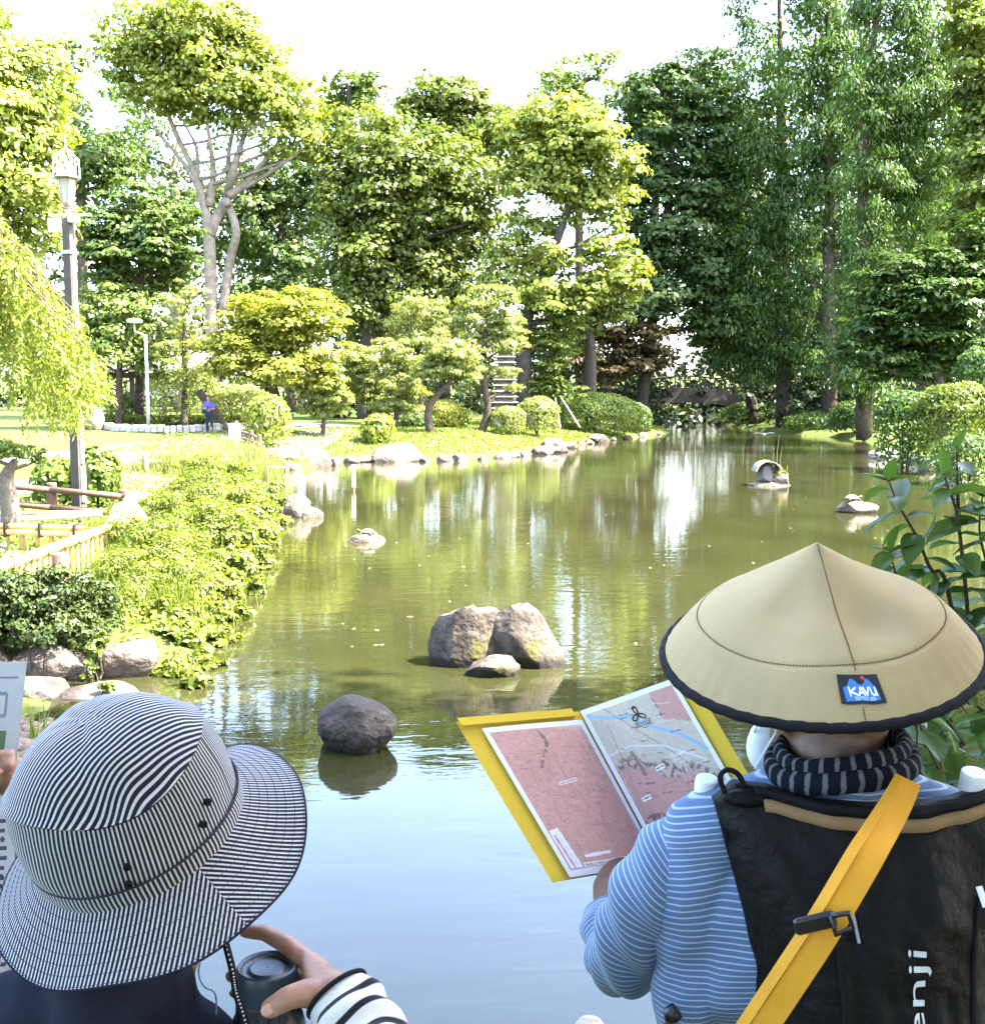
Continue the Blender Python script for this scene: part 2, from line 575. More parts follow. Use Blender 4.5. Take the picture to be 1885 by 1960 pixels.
def water_material():
    m, nt, out = new_mat('pond_water')
    b = nd(nt, 'ShaderNodeBsdfPrincipled')
    tc = nd(nt, 'ShaderNodeTexCoord')
    # murky body colour with patches of algae and floating specks
    n1 = nd(nt, 'ShaderNodeTexNoise'); n1.inputs['Scale'].default_value = .5; n1.inputs['Detail'].default_value = 7
    mp0 = nd(nt, 'ShaderNodeMapping'); mp0.inputs['Scale'].default_value = (1, .55, 1)
    nt.links.new(tc.outputs['Object'], mp0.inputs['Vector']); nt.links.new(mp0.outputs[0], n1.inputs['Vector'])
    r1 = ramp(nt, [(.3, (.0135, .0145, .0048)), (.7, (.0245, .0248, .0085))])
    nt.links.new(n1.outputs[0], r1.inputs[0])
    vo = nd(nt, 'ShaderNodeTexNoise'); vo.inputs['Scale'].default_value = 16; vo.inputs['Detail'].default_value = 4
    nt.links.new(tc.outputs['Object'], vo.inputs['Vector'])
    r2 = ramp(nt, [(.68, (0, 0, 0)), (.74, (1, 1, 1))])
    nt.links.new(vo.outputs[0], r2.inputs[0])
    mx = nd(nt, 'ShaderNodeMix', data_type='RGBA')
    nt.links.new(r2.outputs[0], mx.inputs['Factor']); nt.links.new(r1.outputs[0], mx.inputs['A'])
    mx.inputs['B'].default_value = (.035, .035, .012, 1)
    nt.links.new(mx.outputs['Result'], b.inputs['Base Color'])
    b.inputs['Roughness'].default_value = .02
    b.inputs['IOR'].default_value = 1.5
    b.inputs['Specular IOR Level'].default_value = .5
    # ripples: long wavelets across the view, calmer close to the bank
    mp = nd(nt, 'ShaderNodeMapping'); mp.inputs['Scale'].default_value = (1, 2.6, 1)
    nt.links.new(tc.outputs['Object'], mp.inputs['Vector'])
    w1 = nd(nt, 'ShaderNodeTexNoise'); w1.inputs['Scale'].default_value = 1.5; w1.inputs['Detail'].default_value = 3; w1.inputs['Distortion'].default_value = .6
    nt.links.new(mp.outputs[0], w1.inputs['Vector'])
    w2 = nd(nt, 'ShaderNodeTexNoise'); w2.inputs['Scale'].default_value = 7; w2.inputs['Detail'].default_value = 2
    nt.links.new(mp.outputs[0], w2.inputs['Vector'])
    ma = nd(nt, 'ShaderNodeMath', operation='MULTIPLY_ADD'); ma.inputs[1].default_value = .22
    nt.links.new(w2.outputs[0], ma.inputs[0]); nt.links.new(w1.outputs[0], ma.inputs[2])
    # patches of breeze
    bz = nd(nt, 'ShaderNodeTexNoise'); bz.inputs['Scale'].default_value = .16; bz.inputs['Detail'].default_value = 2
    nt.links.new(mp0.outputs[0], bz.inputs['Vector'])
    r3 = ramp(nt, [(.35, (.25, .25, .25)), (.65, (1, 1, 1))])
    nt.links.new(bz.outputs[0], r3.inputs[0])
    mu = nd(nt, 'ShaderNodeMath', operation='MULTIPLY')
    nt.links.new(ma.outputs[0], mu.inputs[0]); nt.links.new(r3.outputs[0], mu.inputs[1])
    bp = nd(nt, 'ShaderNodeBump'); bp.inputs['Strength'].default_value = 1.0; bp.inputs['Distance'].default_value = WAVE
    nt.links.new(mu.outputs[0], bp.inputs['Height']); nt.links.new(bp.outputs[0], b.inputs['Normal'])
    nt.links.new(b.outputs[0], out.inputs[0])
    return m
WAVE = .006
_c = np.mean(_pp, axis=0)
wx = np.linspace(-14, 34, 60); wy = np.linspace(1, 135, 140)
WX, WY = np.meshgrid(wx, wy)
ii = (np.arange(139)[:, None] * 60 + np.arange(59)[None, :]).ravel()
_wf = np.stack([ii, ii + 1, ii + 61, ii + 60], 1)
_cx = (WX.ravel()[_wf]).mean(1); _cy = (WY.ravel()[_wf]).mean(1)
_wf = _wf[pond_sd(_cx, _cy) < 1.6]
mobj('water', np_mesh('water', np.stack([WX.ravel(), WY.ravel(), np.zeros(WX.size)], 1), _wf, smooth=True), water_material(), kind='structure')

# pale gravel paths, sheets that follow the ground
def strip(name, centre, width, mat, lift=.015, n=40, m=10):
    sp = smoothpath(centre, max(2, n // (len(centre) - 1)))
    V, F = [], []
    for i, p in enumerate(sp):
        a, b = sp[max(i - 1, 0)], sp[min(i + 1, len(sp) - 1)]
        d = Vector((b[0] - a[0], b[1] - a[1])).normalized()
        for j in range(m + 1):
            w = (j / m - .5) * width
            V.append((p[0] - d.y * w, p[1] + d.x * w, 0))
    V = np.array(V, float)
    V[:, 2] = hgt_np(V[:, 0], V[:, 1]) + lift
    for i in range(len(sp) - 1):
        for j in range(m):
            F.append([i * (m + 1) + j, (i + 1) * (m + 1) + j, (i + 1) * (m + 1) + j + 1, i * (m + 1) + j + 1])
    return mobj(name, np_mesh(name, V, np.array(F), smooth=True), mat, kind='structure')
gravel = solid('pale_gravel', (.21, .20, .185), .95, .1, var=.1, scale=6, bump=.4, bscale=60)
strip('path', [(-40, 36), (-24, 34.5), (-15, 36), (-11.5, 42), (-10, 52), (-11.5, 60), (-16, 66)], 6.5, gravel, n=60)
strip('path', [(-16, 13.5), (-10, 13.2), (-7.2, 13.6), (-6.2, 15.2)], 2.2, gravel, n=30)
strip('path', [(-30, 24), (-14, 23), (-9.5, 25), (-9.8, 30), (-12, 35)], 3.2, gravel, lift=.02, n=40)

# ---------------------------------------------------------------- plant colours
LM = dict(
    lime=leafmat('leaf_lime', (.11, .145, .024), (.19, .215, .04), .36),
    fresh=leafmat('leaf_fresh', (.065, .105, .02), (.13, .165, .034), .36),
    yellow=leafmat('leaf_yellow', (.12, .145, .02), (.20, .20, .03), .36),
    mid=leafmat('leaf_mid', (.035, .065, .018), (.085, .12, .032), .32),
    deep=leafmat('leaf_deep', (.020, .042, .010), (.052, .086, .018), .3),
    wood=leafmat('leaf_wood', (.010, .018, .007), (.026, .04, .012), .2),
    oak=leafmat('leaf_oak', (.036, .056, .010), (.125, .155, .026), .34),
    conifer=leafmat('leaf_conifer', (.026, .058, .012), (.075, .122, .026), .34),
    pine=leafmat('leaf_pine', (.11, .14, .03), (.185, .205, .055), .34),
    red=leafmat('leaf_reddish', (.05, .036, .016), (.10, .08, .03), .3, tcol=(1.4, 1.2, .6)),
    hedge=leafmat('leaf_hedge', (.022, .038, .011), (.055, .075, .02), .22, gloss=.012, rough=.4),
    bank=leafmat('leaf_bank', (.06, .088, .011), (.12, .14, .02), .36),
    grass=leafmat('leaf_grass', (.09, .115, .03), (.15, .165, .045), .35),
)
BARK = solid('bark_brown', (.06, .046, .034), .95, .1, var=.4, scale=5, bump=.8, bscale=16)
BARKP = solid('bark_pale', (.15, .125, .10), .95, .1, var=.35, scale=3, bump=.6, bscale=14)
BARKD = solid('bark_dark', (.045, .038, .032), .95, .1, var=.35, scale=4, bump=.8, bscale=14)

# ================================================================ trees
tree('tall_tree', 'tall pale lime green tree filling the top left corner behind the weeping tree', 32, -70,
     [(10, 120, 70, 80), (70, 190, 60, 80), (0, 240, 80, 70), (90, 290, 55, 60), (20, 340, 80, 70), (-60, 300, 90, 90), (60, 420, 60, 60), (-40, 480, 90, 90), (-80, 150, 90, 90)],
     LM['lime'], BARK, 17000, .17, .10, 1, nclump=190, r0=.28, flat=.8)
tree('slender_tree', 'slender grey green tree in the gap left of the fan shaped tree', 78, 165,
     [(130, 140, 45, 60), (160, 200, 45, 70), (115, 260, 55, 70), (190, 280, 50, 80), (150, 340, 70, 60), (220, 330, 40, 60), (90, 350, 50, 50)],
     LM['mid'], BARK, 9000, .34, .2, 2, nclump=120, r0=.35, flat=.8, gap=(.35, -.12))
tree('fan_tree', 'huge fan shaped tree with pale forked trunk and lime canopy', 72, 402,
     [(300, 62, 80, 45), (380, 60, 80, 45), (450, 100, 80, 48), (520, 155, 70, 50), (570, 210, 55, 45), (258, 120, 55, 45), (330, 120, 75, 42), (400, 150, 80, 45),
      (470, 190, 75, 42), (540, 250, 60, 36), (300, 185, 65, 32), (360, 205, 60, 26), (600, 262, 36, 30), (430, 225, 60, 26), (255, 170, 40, 30), (620, 300, 34, 26), (580, 290, 40, 24), (240, 90, 40, 36), (350, 30, 60, 26), (225, 140, 34, 30)],
     LM['lime'], BARKP, 24000, .30, .17, 3, nclump=330, r0=.75, flat=.7, size=(.2, .34), twigs=70,
     trunk=[(405, 620, .44), (402, 500, .4), (398, 430, .35), (392, 400, .28), (372, 330, .2), (330, 240, .14), (300, 150, .06)])
_ft = bpy.data.objects['fan_tree']
mbf = MB()
_rngf = np.random.default_rng(33)
for pl in ([(402, 450, .38), (415, 415, .34), (432, 385, .3), (445, 330, .26), (470, 250, .14), (490, 190, .05)],
           [(425, 600, .32), (440, 500, .29), (452, 445, .26), (440, 400, .24), (432, 385, .3)],
           [(436, 375, .3), (470, 350, .22), (520, 290, .14), (560, 230, .05)],
           [(436, 372, .26), (500, 340, .16), (560, 300, .1), (600, 270, .04)],
           [(400, 395, .3), (408, 330, .2), (400, 260, .12), (390, 180, .05)],
           [(386, 370, .2), (350, 310, .13), (300, 250, .08), (262, 190, .03)],
           [(438, 350, .2), (438, 290, .14), (450, 220, .09), (430, 150, .04)],
           [(378, 340, .16), (375, 280, .1), (345, 220, .06), (330, 160, .03)]):
    sp = smoothpath([tuple(P(x, y, 72 + _rngf.uniform(-1.2, 1.2) * (i > 1))) + (r,) for i, (x, y, r) in enumerate(pl)], 4)
    mbf.add(tube([s[:3] for s in sp], [s[3] for s in sp], 8))
mbf.build('limb', BARKP, _ft, smooth=True)
tree('stem_tree', 'dark leaved tree with bare twin stems behind the fan shaped tree', 88, 335,
     [(265, 270, 60, 70), (320, 340, 60, 70), (250, 370, 60, 60), (370, 430, 60, 60), (300, 440, 70, 60), (450, 420, 60, 70), (480, 330, 60, 70)],
     LM['mid'], BARKP, 10000, .36, .2, 4, nclump=130, r0=.4, flat=.8, gap=(.3, -.15),
     trunk=[(338, 600, .5), (336, 400, .4), (330, 340, .3), (345, 250, .1)])
tree('layered_tree', 'dark green tree of drooping layers just right of the lamp post', 55, 265,
     [(250, 385, 55, 26), (290, 410, 55, 26), (205, 425, 50, 28), (255, 440, 75, 26), (320, 455, 50, 26), (205, 480, 55, 28), (275, 490, 85, 28), (335, 500, 40, 24), (200, 530, 50, 26), (280, 535, 80, 26), (340, 540, 30, 20)],
     LM['mid'], BARKD, 15000, .26, .12, 5, nclump=150, r0=.2, style='layer', flat=.35)
tree('garden_tree', 'rounded green garden tree behind the thin park lamp', 53.5, 225,
     [(230, 585, 65, 40), (180, 620, 45, 45), (275, 630, 60, 42), (225, 655, 70, 40), (180, 690, 40, 40), (290, 690, 50, 35)],
     LM['fresh'], BARK, 9000, .2, .1, 6, nclump=120, r0=.16)
tree('cloud_pine', 'clipped cloud pine with a round pale cap above the garden tree', 53, 352,
     [(355, 572, 52, 30), (345, 625, 55, 22), (380, 660, 50, 22), (325, 668, 50, 22), (360, 705, 60, 22)],
     LM['pine'], BARK, 6500, .2, .05, 7, nclump=70, r0=.14, style='pine', flat=.6)
tree('maple_tree', 'spreading yellow green maple with dark short trunk', 50, 525,
     [(560, 585, 70, 26), (490, 600, 60, 28), (610, 625, 48, 28), (440, 650, 55, 30), (530, 640, 85, 34), (590, 675, 60, 32), (480, 690, 70, 30), (420, 700, 50, 26), (550, 715, 75, 28), (620, 700, 36, 24)],
     LM['yellow'], BARKD, 17000, .17, .11, 8, nclump=200, r0=.22, style='layer', flat=.45,
     trunk=[(528, 790, .28), (525, 755, .24), (512, 730, .18), (500, 700, .1)])
tree('airy_tree', 'thin airy tree with leaning broken trunk and sky showing through', 92, 585,
     [(470, 510, 55, 50), (540, 470, 45, 50), (590, 430, 36, 50), (520, 560, 60, 40), (600, 530, 36, 45), (560, 380, 40, 40), (470, 590, 60, 40)],
     LM['mid'], BARKP, 7500, .36, .2, 9, nclump=110, r0=.35, gap=(.35, -.05),
     trunk=[(590, 680, .4), (585, 520, .34), (570, 440, .26), (600, 400, .1)])
tree('broad_oak', 'massive dark evergreen with sunlit clumps in the middle of the far bank', 72, 740,
     [(690, 255, 62, 45), (760, 280, 70, 45), (660, 330, 48, 55), (820, 330, 75, 45), (740, 360, 80, 50), (890, 330, 60, 50), (840, 405, 85, 45), (690, 420, 65, 60), (770, 450, 80, 45),
      (880, 460, 60, 45), (660, 500, 45, 60), (730, 530, 80, 60), (820, 530, 80, 40), (690, 600, 70, 60), (780, 610, 70, 50), (870, 560, 60, 40), (640, 400, 40, 50), (930, 400, 40, 50)],
     LM['oak'], BARKD, 34000, .30, .18, 10, nclump=360, r0=.6, size=(.24, .4), flat=.65,
     trunk=[(700, 760, .6), (705, 640, .5), (740, 500, .4), (780, 380, .2)])
tree('crown_oak', 'brownish tree crown rising dark above the broad evergreen', 90, 860,
     [(850, 195, 62, 36), (800, 215, 40, 34), (900, 225, 60, 40), (950, 260, 60, 40), (860, 270, 55, 30), (1010, 270, 50, 40)],
     LM['oak'], BARKD, 9000, .36, .22, 11, nclump=120, r0=.45, flat=.6,
     trunk=[(850, 720, .5), (850, 450, .45), (830, 380, .3), (870, 300, .15)])
tree('bright_tree', 'bright lime tree standing sunlit between the evergreen and the shaded wood', 64, 1000,
     [(1080, 225, 55, 34), (1020, 270, 55, 40), (1130, 275, 60, 45), (1060, 320, 65, 40), (1170, 345, 46, 45), (1000, 350, 45, 36), (1110, 380, 65, 36), (1180, 420, 32, 34), (1020, 430, 50, 26),
      (985, 490, 55, 26), (1050, 500, 45, 24), (975, 550, 50, 28), (1045, 570, 55, 28), (1150, 480, 42, 26), (1190, 520, 46, 24), (1130, 560, 46, 28), (1210, 550, 30, 18)],
     LM['lime'], BARKD, 22000, .25, .16, 12, nclump=270, r0=.42, flat=.6,
     trunk=[(1005, 780, .5), (1002, 640, .42), (1015, 590, .36), (1050, 500, .28), (1085, 400, .2), (1100, 280, .08)])
tree('forked_tree', 'green tree with dark forked trunk right of the bright lime tree', 70, 1128,
     [(1120, 610, 50, 30), (1165, 590, 45, 26), (1095, 650, 40, 26), (1150, 560, 50, 26), (1200, 500, 30, 24)],
     LM['fresh'], BARKD, 6000, .25, .15, 13, nclump=80, r0=.35,
     trunk=[(1128, 790, .42), (1130, 680, .36), (1125, 610, .26), (1150, 540, .12)])
for i, (x0, lbs, lab) in enumerate([
        (1110, [(1060, 165, 55, 30), (1140, 150, 60, 30), (1200, 190, 50, 36), (1110, 210, 60, 36), (1030, 220, 50, 34)], 'pale feathery tree top on the skyline above the bright lime tree'),
        (1240, [(1230, 200, 50, 32), (1300, 175, 50, 34), (1260, 250, 60, 36)], 'pale feathery tree top on the skyline beside the tall conifers'),
        (670, [(660, 170, 42, 26), (710, 185, 40, 30), (640, 210, 40, 30)], 'small pale tree top on the skyline between fan tree and evergreen')]):
    tree('skyline_tree', lab, 108, x0, lbs, LM['fresh'], BARK, 5200, .42, .22, 20 + i, nclump=90, r0=.4, group='pale tree tops on the skyline', gap=(.3, -.12))
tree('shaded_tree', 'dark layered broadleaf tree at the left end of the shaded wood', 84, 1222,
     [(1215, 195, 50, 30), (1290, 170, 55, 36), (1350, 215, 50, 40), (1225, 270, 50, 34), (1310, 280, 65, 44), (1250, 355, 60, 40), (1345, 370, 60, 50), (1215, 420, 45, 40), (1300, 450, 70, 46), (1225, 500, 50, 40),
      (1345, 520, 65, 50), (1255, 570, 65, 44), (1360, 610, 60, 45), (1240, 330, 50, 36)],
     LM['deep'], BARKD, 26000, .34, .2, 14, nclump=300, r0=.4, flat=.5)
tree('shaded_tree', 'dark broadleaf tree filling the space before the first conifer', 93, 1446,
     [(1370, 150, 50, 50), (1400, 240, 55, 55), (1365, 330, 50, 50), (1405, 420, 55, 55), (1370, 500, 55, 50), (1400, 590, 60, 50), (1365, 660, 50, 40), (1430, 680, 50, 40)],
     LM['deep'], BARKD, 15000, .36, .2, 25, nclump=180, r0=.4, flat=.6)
tree('filler_tree', 'soft green tree between the fan shaped tree and the broad evergreen', 86, 560,
     [(500, 330, 50, 45), (570, 330, 45, 45), (480, 400, 50, 45), (550, 410, 55, 45), (610, 380, 40, 45), (500, 480, 55, 45), (580, 490, 50, 45), (470, 560, 55, 40), (550, 570, 55, 40), (610, 570, 40, 40)],
     LM['mid'], BARK, 12000, .34, .19, 26, nclump=160, r0=.35, flat=.7, gap=(.35, -.2))
CON = 'tall conifers of the shaded wood'
tree('conifer', 'tall feathery conifer at the open sky edge of the shaded wood', 84, 1500,
     [(1420, 30, 36, 45), (1455, 110, 46, 55), (1410, 170, 40, 40), (1490, 190, 50, 50), (1430, 260, 55, 50), (1500, 300, 60, 50), (1420, 350, 55, 40), (1480, 400, 70, 45), (1450, 460, 60, 36), (1530, 480, 60, 40),
      (1440, 540, 60, 40), (1500, 580, 60, 36), (1450, 640, 55, 40), (1480, -60, 50, 60), (1400, 610, 45, 40), (1420, 690, 60, 40), (1490, 690, 60, 40), (1530, 620, 50, 45), (1380, 520, 45, 45), (1400, 440, 45, 45)],
     LM['conifer'], BARK, 36000, .34, .09, 15, nclump=360, r0=.5, style='droop', flat=.75, group=CON,
     trunk=[(1500, 800, .62), (1500, 500, .5), (1495, 200, .3), (1490, -80, .1)])
tree('conifer', 'tall feathery conifer with bare reddish trunk beside the open pond end', 80, 1585,
     [(1570, 20, 55, 55), (1620, 90, 55, 55), (1550, 130, 55, 50), (1610, 190, 60, 50), (1560, 250, 60, 50), (1650, 270, 60, 50), (1600, 330, 65, 45), (1540, 370, 55, 40), (1640, 390, 60, 40), (1590, 440, 60, 36), (1560, -80, 60, 60), (1530, 520, 45, 36), (1650, 460, 45, 36), (1640, 540, 55, 45), (1540, 590, 50, 45), (1650, 620, 60, 45), (1560, 680, 50, 40)],
     LM['conifer'], BARK, 34000, .34, .09, 16, nclump=340, r0=.5, style='droop', flat=.75, group=CON,
     trunk=[(1588, 805, .6), (1586, 560, .5), (1588, 250, .3), (1580, -80, .1)])
tree('conifer', 'tall feathery conifer with sunlit tips near the right edge', 66, 1690,
     [(1690, 30, 55, 50), (1760, 60, 60, 50), (1800, 120, 60, 45), (1700, 130, 55, 45), (1640, 180, 50, 40), (1760, 190, 70, 40), (1820, 230, 50, 40), (1690, 240, 60, 40), (1740, 300, 60, 40), (1660, 330, 55, 36), (1800, 330, 55, 40),
      (1720, 380, 60, 36), (1670, 430, 50, 30), (1770, 430, 60, 36), (1720, -60, 80, 60), (1650, 500, 55, 45), (1690, 560, 55, 45), (1635, 590, 50, 45), (1670, 650, 60, 45), (1625, 690, 50, 40), (1680, 730, 55, 36)],
     LM['conifer'], BARK, 38000, .29, .075, 17, nclump=360, r0=.42, style='droop', flat=.75, group=CON,
     trunk=[(1655, 800, .5), (1652, 520, .42), (1655, 250, .26), (1690, -60, .1)])
tree('edge_tree', 'brownish green tree along the right picture edge', 60, 1900,
     [(1865, 60, 50, 70), (1880, 170, 45, 70), (1860, 290, 45, 60), (1890, 380, 50, 60), (1850, 450, 50, 50), (1940, 250, 70, 90)],
     LM['oak'], BARKD, 13000, .28, .17, 18, nclump=150, r0=.35)
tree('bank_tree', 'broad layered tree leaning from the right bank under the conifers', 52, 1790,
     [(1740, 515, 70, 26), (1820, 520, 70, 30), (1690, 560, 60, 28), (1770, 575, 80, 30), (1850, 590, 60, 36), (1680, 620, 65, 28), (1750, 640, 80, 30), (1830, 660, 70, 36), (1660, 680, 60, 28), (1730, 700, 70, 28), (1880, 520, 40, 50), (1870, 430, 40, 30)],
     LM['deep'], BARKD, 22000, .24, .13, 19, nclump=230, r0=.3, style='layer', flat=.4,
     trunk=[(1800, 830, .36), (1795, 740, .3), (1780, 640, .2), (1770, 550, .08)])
tree('red_maple', 'dark reddish maple hanging over the far left of the bridge', 82, 1150,
     [(1130, 600, 40, 22), (1180, 635, 55, 26), (1240, 640, 46, 24), (1120, 665, 45, 26), (1200, 690, 60, 26), (1260, 690, 40, 22), (1150, 715, 50, 24)],
     LM['red'], BARKD, 9500, .28, .17, 23, nclump=110, r0=.25, style='layer', flat=.45)
tree('staked_tree', 'slim young bright green tree propped by two pale stakes', 64, 1060,
     [(1055, 600, 40, 26), (1085, 620, 30, 22), (1045, 650, 36, 22), (1075, 670, 34, 18), (1055, 700, 34, 18), (1050, 740, 40, 18), (1075, 755, 36, 16)],
     LM['fresh'], BARK, 6500, .2, .11, 24, nclump=90, r0=.09, style='layer', flat=.4)
_st = bpy.data.objects['staked_tree']
for x in (1072, 1110):
    MB().add(tube([P(x, 818, 63.4), P(1062 if x < 1080 else 1072, 758, 63.8)], .05, 6)).build('stake', solid('stake_wood', (.42, .36, .28), .9, .1), _st)

# the grove goes on along the right bank, outside the picture: copies that share their meshes
def copy_tree(root, loc, label):
    r = root.copy(); C.objects.link(r); r.location = loc; r['label'] = label
    for ch in list(root.children):
        q = ch.copy(); C.objects.link(q); q.parent = r
    return r
_cf = [o for o in bpy.data.objects if o.name.startswith('conifer') and o.type == 'EMPTY']
for k, (x, y, lab) in enumerate([(33, 40, 'conifer on the right bank nearest the camera, out of view'), (37, 52, 'second conifer on the right bank, out of view'), (41, 63, 'third conifer on the right bank, out of view'), (45, 75, 'fourth conifer on the right bank, out of view'), (48, 87, 'last conifer on the right bank, out of view'), (30, 30, 'conifer at the near end of the right bank, out of view'), (41, 46, 'conifer behind the second one on the right bank, out of view'), (47, 60, 'conifer behind the third one on the right bank, out of view'), (52, 74, 'conifer behind the fourth one on the right bank, out of view'), (31, 64, 'conifer inside the right bank grove, hardly in view'), (28.5, 57, 'conifer at the front of the right bank grove, hardly in view'), (25, 48.5, 'conifer in the middle of the right bank grove, hardly in view'), (21.5, 41, 'conifer at the near end of the right bank grove, hardly in view'), (35.5, 72, 'conifer at the far end of the right bank grove, hardly in view'), (30, 50, 'conifer in the second row of the right bank grove, hardly in view')]):
    copy_tree(_cf[k % 3], (x, y, hgt(x, y)), lab)

for k, (u, y, lab) in enumerate([(1655, 96, 'farther conifer seen between the bare trunked and the sunlit one'), (1790, 88, 'farther conifer rising behind the right bank tree'), (1880, 98, 'farther conifer at the right picture edge'), (1460, 104, 'farther conifer behind the conifer at the sky edge')]):
    x = (u - CX) / FD * y
    copy_tree(_cf[k % 3], (x, y, hgt(x, y)), lab)

# ---------------------------------------------------------------- clipped garden pines
PG = 'clipped pines on the sunlit bank'
def gpine(label, Y, base, lobes, trunk, seed, n=5200, r0=.1):
    return tree('garden_pine', label, Y, base, lobes, LM['pine'], BARK, int(n * 2.2), .2, .06, seed, nclump=90, r0=r0, style='pine', flat=.62, group=PG, trunk=trunk, size=(.36, .56), twigs=14)
gpine('small clipped pine standing alone nearest the shore rocks', 50, 620, [(625, 735, 40, 20), (598, 755, 30, 15), (648, 765, 36, 16), (612, 785, 34, 12)],
      [(617, 850, .1), (620, 800, .09), (618, 770, .07), (626, 735, .03)], 30, 4200)
gpine('broad clipped pine in the row, its trunk hidden by its pads', 56, 705, [(690, 680, 40, 22), (715, 695, 36, 22), (680, 720, 46, 20), (720, 735, 40, 20), (690, 755, 40, 18), (660, 690, 30, 20), (725, 775, 36, 14)],
      [(705, 835, .14), (706, 760, .12), (700, 700, .05)], 31, 6500)
gpine('clipped pine with three stacked pads on a dark upright trunk', 54, 762, [(752, 675, 36, 22), (772, 700, 34, 18), (755, 728, 40, 16), (785, 745, 36, 16), (765, 775, 44, 16)],
      [(757, 825, .13), (760, 780, .12), (764, 720, .1), (760, 670, .03)], 32, 5600)
gpine('taller clipped pine rising behind the row with a domed top', 62, 800, [(795, 592, 48, 26), (768, 628, 40, 18), (825, 625, 46, 20), (800, 650, 55, 20), (850, 668, 42, 18), (770, 665, 36, 18)],
      [(806, 790, .16), (804, 700, .14), (796, 650, .1), (792, 590, .03)], 33, 6800)
gpine('clipped pine with a crooked forked trunk in front of the round shrubs', 52, 822, [(858, 668, 44, 20), (830, 690, 40, 18), (888, 690, 38, 18), (812, 712, 36, 14), (865, 712, 46, 14), (898, 718, 28, 12)],
      [(824, 828, .2), (820, 785, .18), (838, 755, .14), (862, 728, .11), (858, 690, .04)], 34, 5600)
gpine('tallest clipped pine with curved trunk beside the stone pagoda', 57, 922, [(935, 580, 52, 26), (905, 618, 48, 22), (965, 622, 46, 26), (935, 650, 50, 20), (893, 668, 42, 18), (970, 665, 40, 20), (905, 705, 46, 18), (962, 712, 38, 14), (985, 742, 26, 10), (895, 740, 26, 12)],
      [(918, 822, .24), (934, 785, .2), (926, 730, .18), (928, 660, .14), (932, 585, .04)], 35, 9000)

# ---------------------------------------------------------------- clipped shrubs and bushes
def shrub(name, label, Y, x, y, rx, ry, mat, n, L, W, seed, smooth_top=True, dz=1.0, group=None, nclump=None, cat='shrub'):
    rng = np.random.default_rng(seed)
    c = P(x, y, Y)
    gz = hgt(c.x, Y)
    rX, rZ = px(rx, Y), px(ry, Y)
    root = empty(name, (c.x, Y, gz), label, cat, group)
    d = rdir(rng, n)
    d[:, 2] = np.where(d[:, 2] < -.5, -d[:, 2], d[:, 2])
    r = (.93 + .1 * rng.random(n)) if smooth_top else (.7 + .4 * rng.random(n))
    lump = np.array([noise.noise(Vector(q) * 2.2 + Vector((seed, 0, 0))) for q in d])
    r = r * (1 + .1 * lump)
    low = max(rZ, (c.z - gz) * 1.02)
    pos = np.array([c.x, Y, c.z]) + d * r[:, None] * np.array([rX, rX * dz, rZ])
    pos[:, 2] = np.where(d[:, 2] < 0, c.z + d[:, 2] * r * low * 1.6, pos[:, 2])
    pos[:, 2] = np.maximum(pos[:, 2], gz)
    nrm = d + rng.normal(size=(n, 3)) * .5
    leaf_obj('foliage', pos, nrm, L * rng.uniform(.7, 1.2, n), W * rng.uniform(.7, 1.2, n), rng, mat, root, clumpvar=(lump + 1) / 2)
    mb = MB()
    for k in range(5):
        a = rng.uniform(0, 6.28)
        mb.add(tube([(c.x + .05 * math.cos(a), Y + .05 * math.sin(a), gz - .1), (c.x + rX * .5 * math.cos(a), Y + rX * .5 * dz * math.sin(a), c.z + rZ * .4)], [.035, .012], 5))
    mb.build('stem', BARKD, root)
    return root
SG = 'clipped round shrubs'
shrub('round_shrub', 'yellow green ball shrub behind the crooked pine trunk', 57, 850, 792, 36, 26, LM['yellow'], 3500, .16, .1, 40, group=SG)
shrub('round_shrub', 'small darker ball shrub between the crooked pine and the tallest pine', 59, 882, 798, 22, 17, LM['fresh'], 1600, .16, .1, 41, group=SG)
shrub('round_shrub', 'low pale ball shrub at the foot of the stone pagoda', 57, 972, 796, 34, 18, LM['pine'], 2600, .16, .1, 42, group=SG)
shrub('round_shrub', 'pale twiggy ball shrub right of the stone pagoda', 59, 1030, 788, 40, 28, LM['pine'], 3200, .17, .09, 43, group=SG)
shrub('clipped_mound', 'large smooth sunlit green hedge mound by the far water', 69, 1148, 795, 80, 42, LM['fresh'], 9000, .2, .11, 44, dz=.9)
shrub('clipped_mound', 'darker hedge mound in shade behind the large sunlit mound', 74, 1212, 803, 36, 32, LM['mid'], 3500, .2, .12, 45)
shrub('leafy_bush', 'small bright large leaved bush between pines at the shore', 49, 725, 822, 32, 28, LM['lime'], 1300, .24, .15, 46, smooth_top=False)
shrub('leafy_bush', 'bright bush beside the brown wooden fence by the path', 45, 512, 800, 42, 42, LM['lime'], 3200, .2, .12, 47, smooth_top=False)
shrub('leafy_bush', 'dark green bush low behind the stacked pad pine', 56, 800, 808, 34, 18, LM['mid'], 1800, .18, .1, 48, smooth_top=False)
shrub('leafy_bush', 'pale bush around the leaning cut trunk', 54, 350, 745, 66, 34, LM['pine'], 3600, .19, .1, 49, smooth_top=False)
shrub('leafy_bush', 'pale low bush below the yellow green maple', 54, 455, 768, 60, 28, LM['pine'], 3200, .19, .1, 50, smooth_top=False)
shrub('leafy_bush', 'white flowering bush at the foot of the thin park lamp', 55, 232, 780, 26, 22, LM['fresh'], 1500, .2, .12, 51, smooth_top=False)
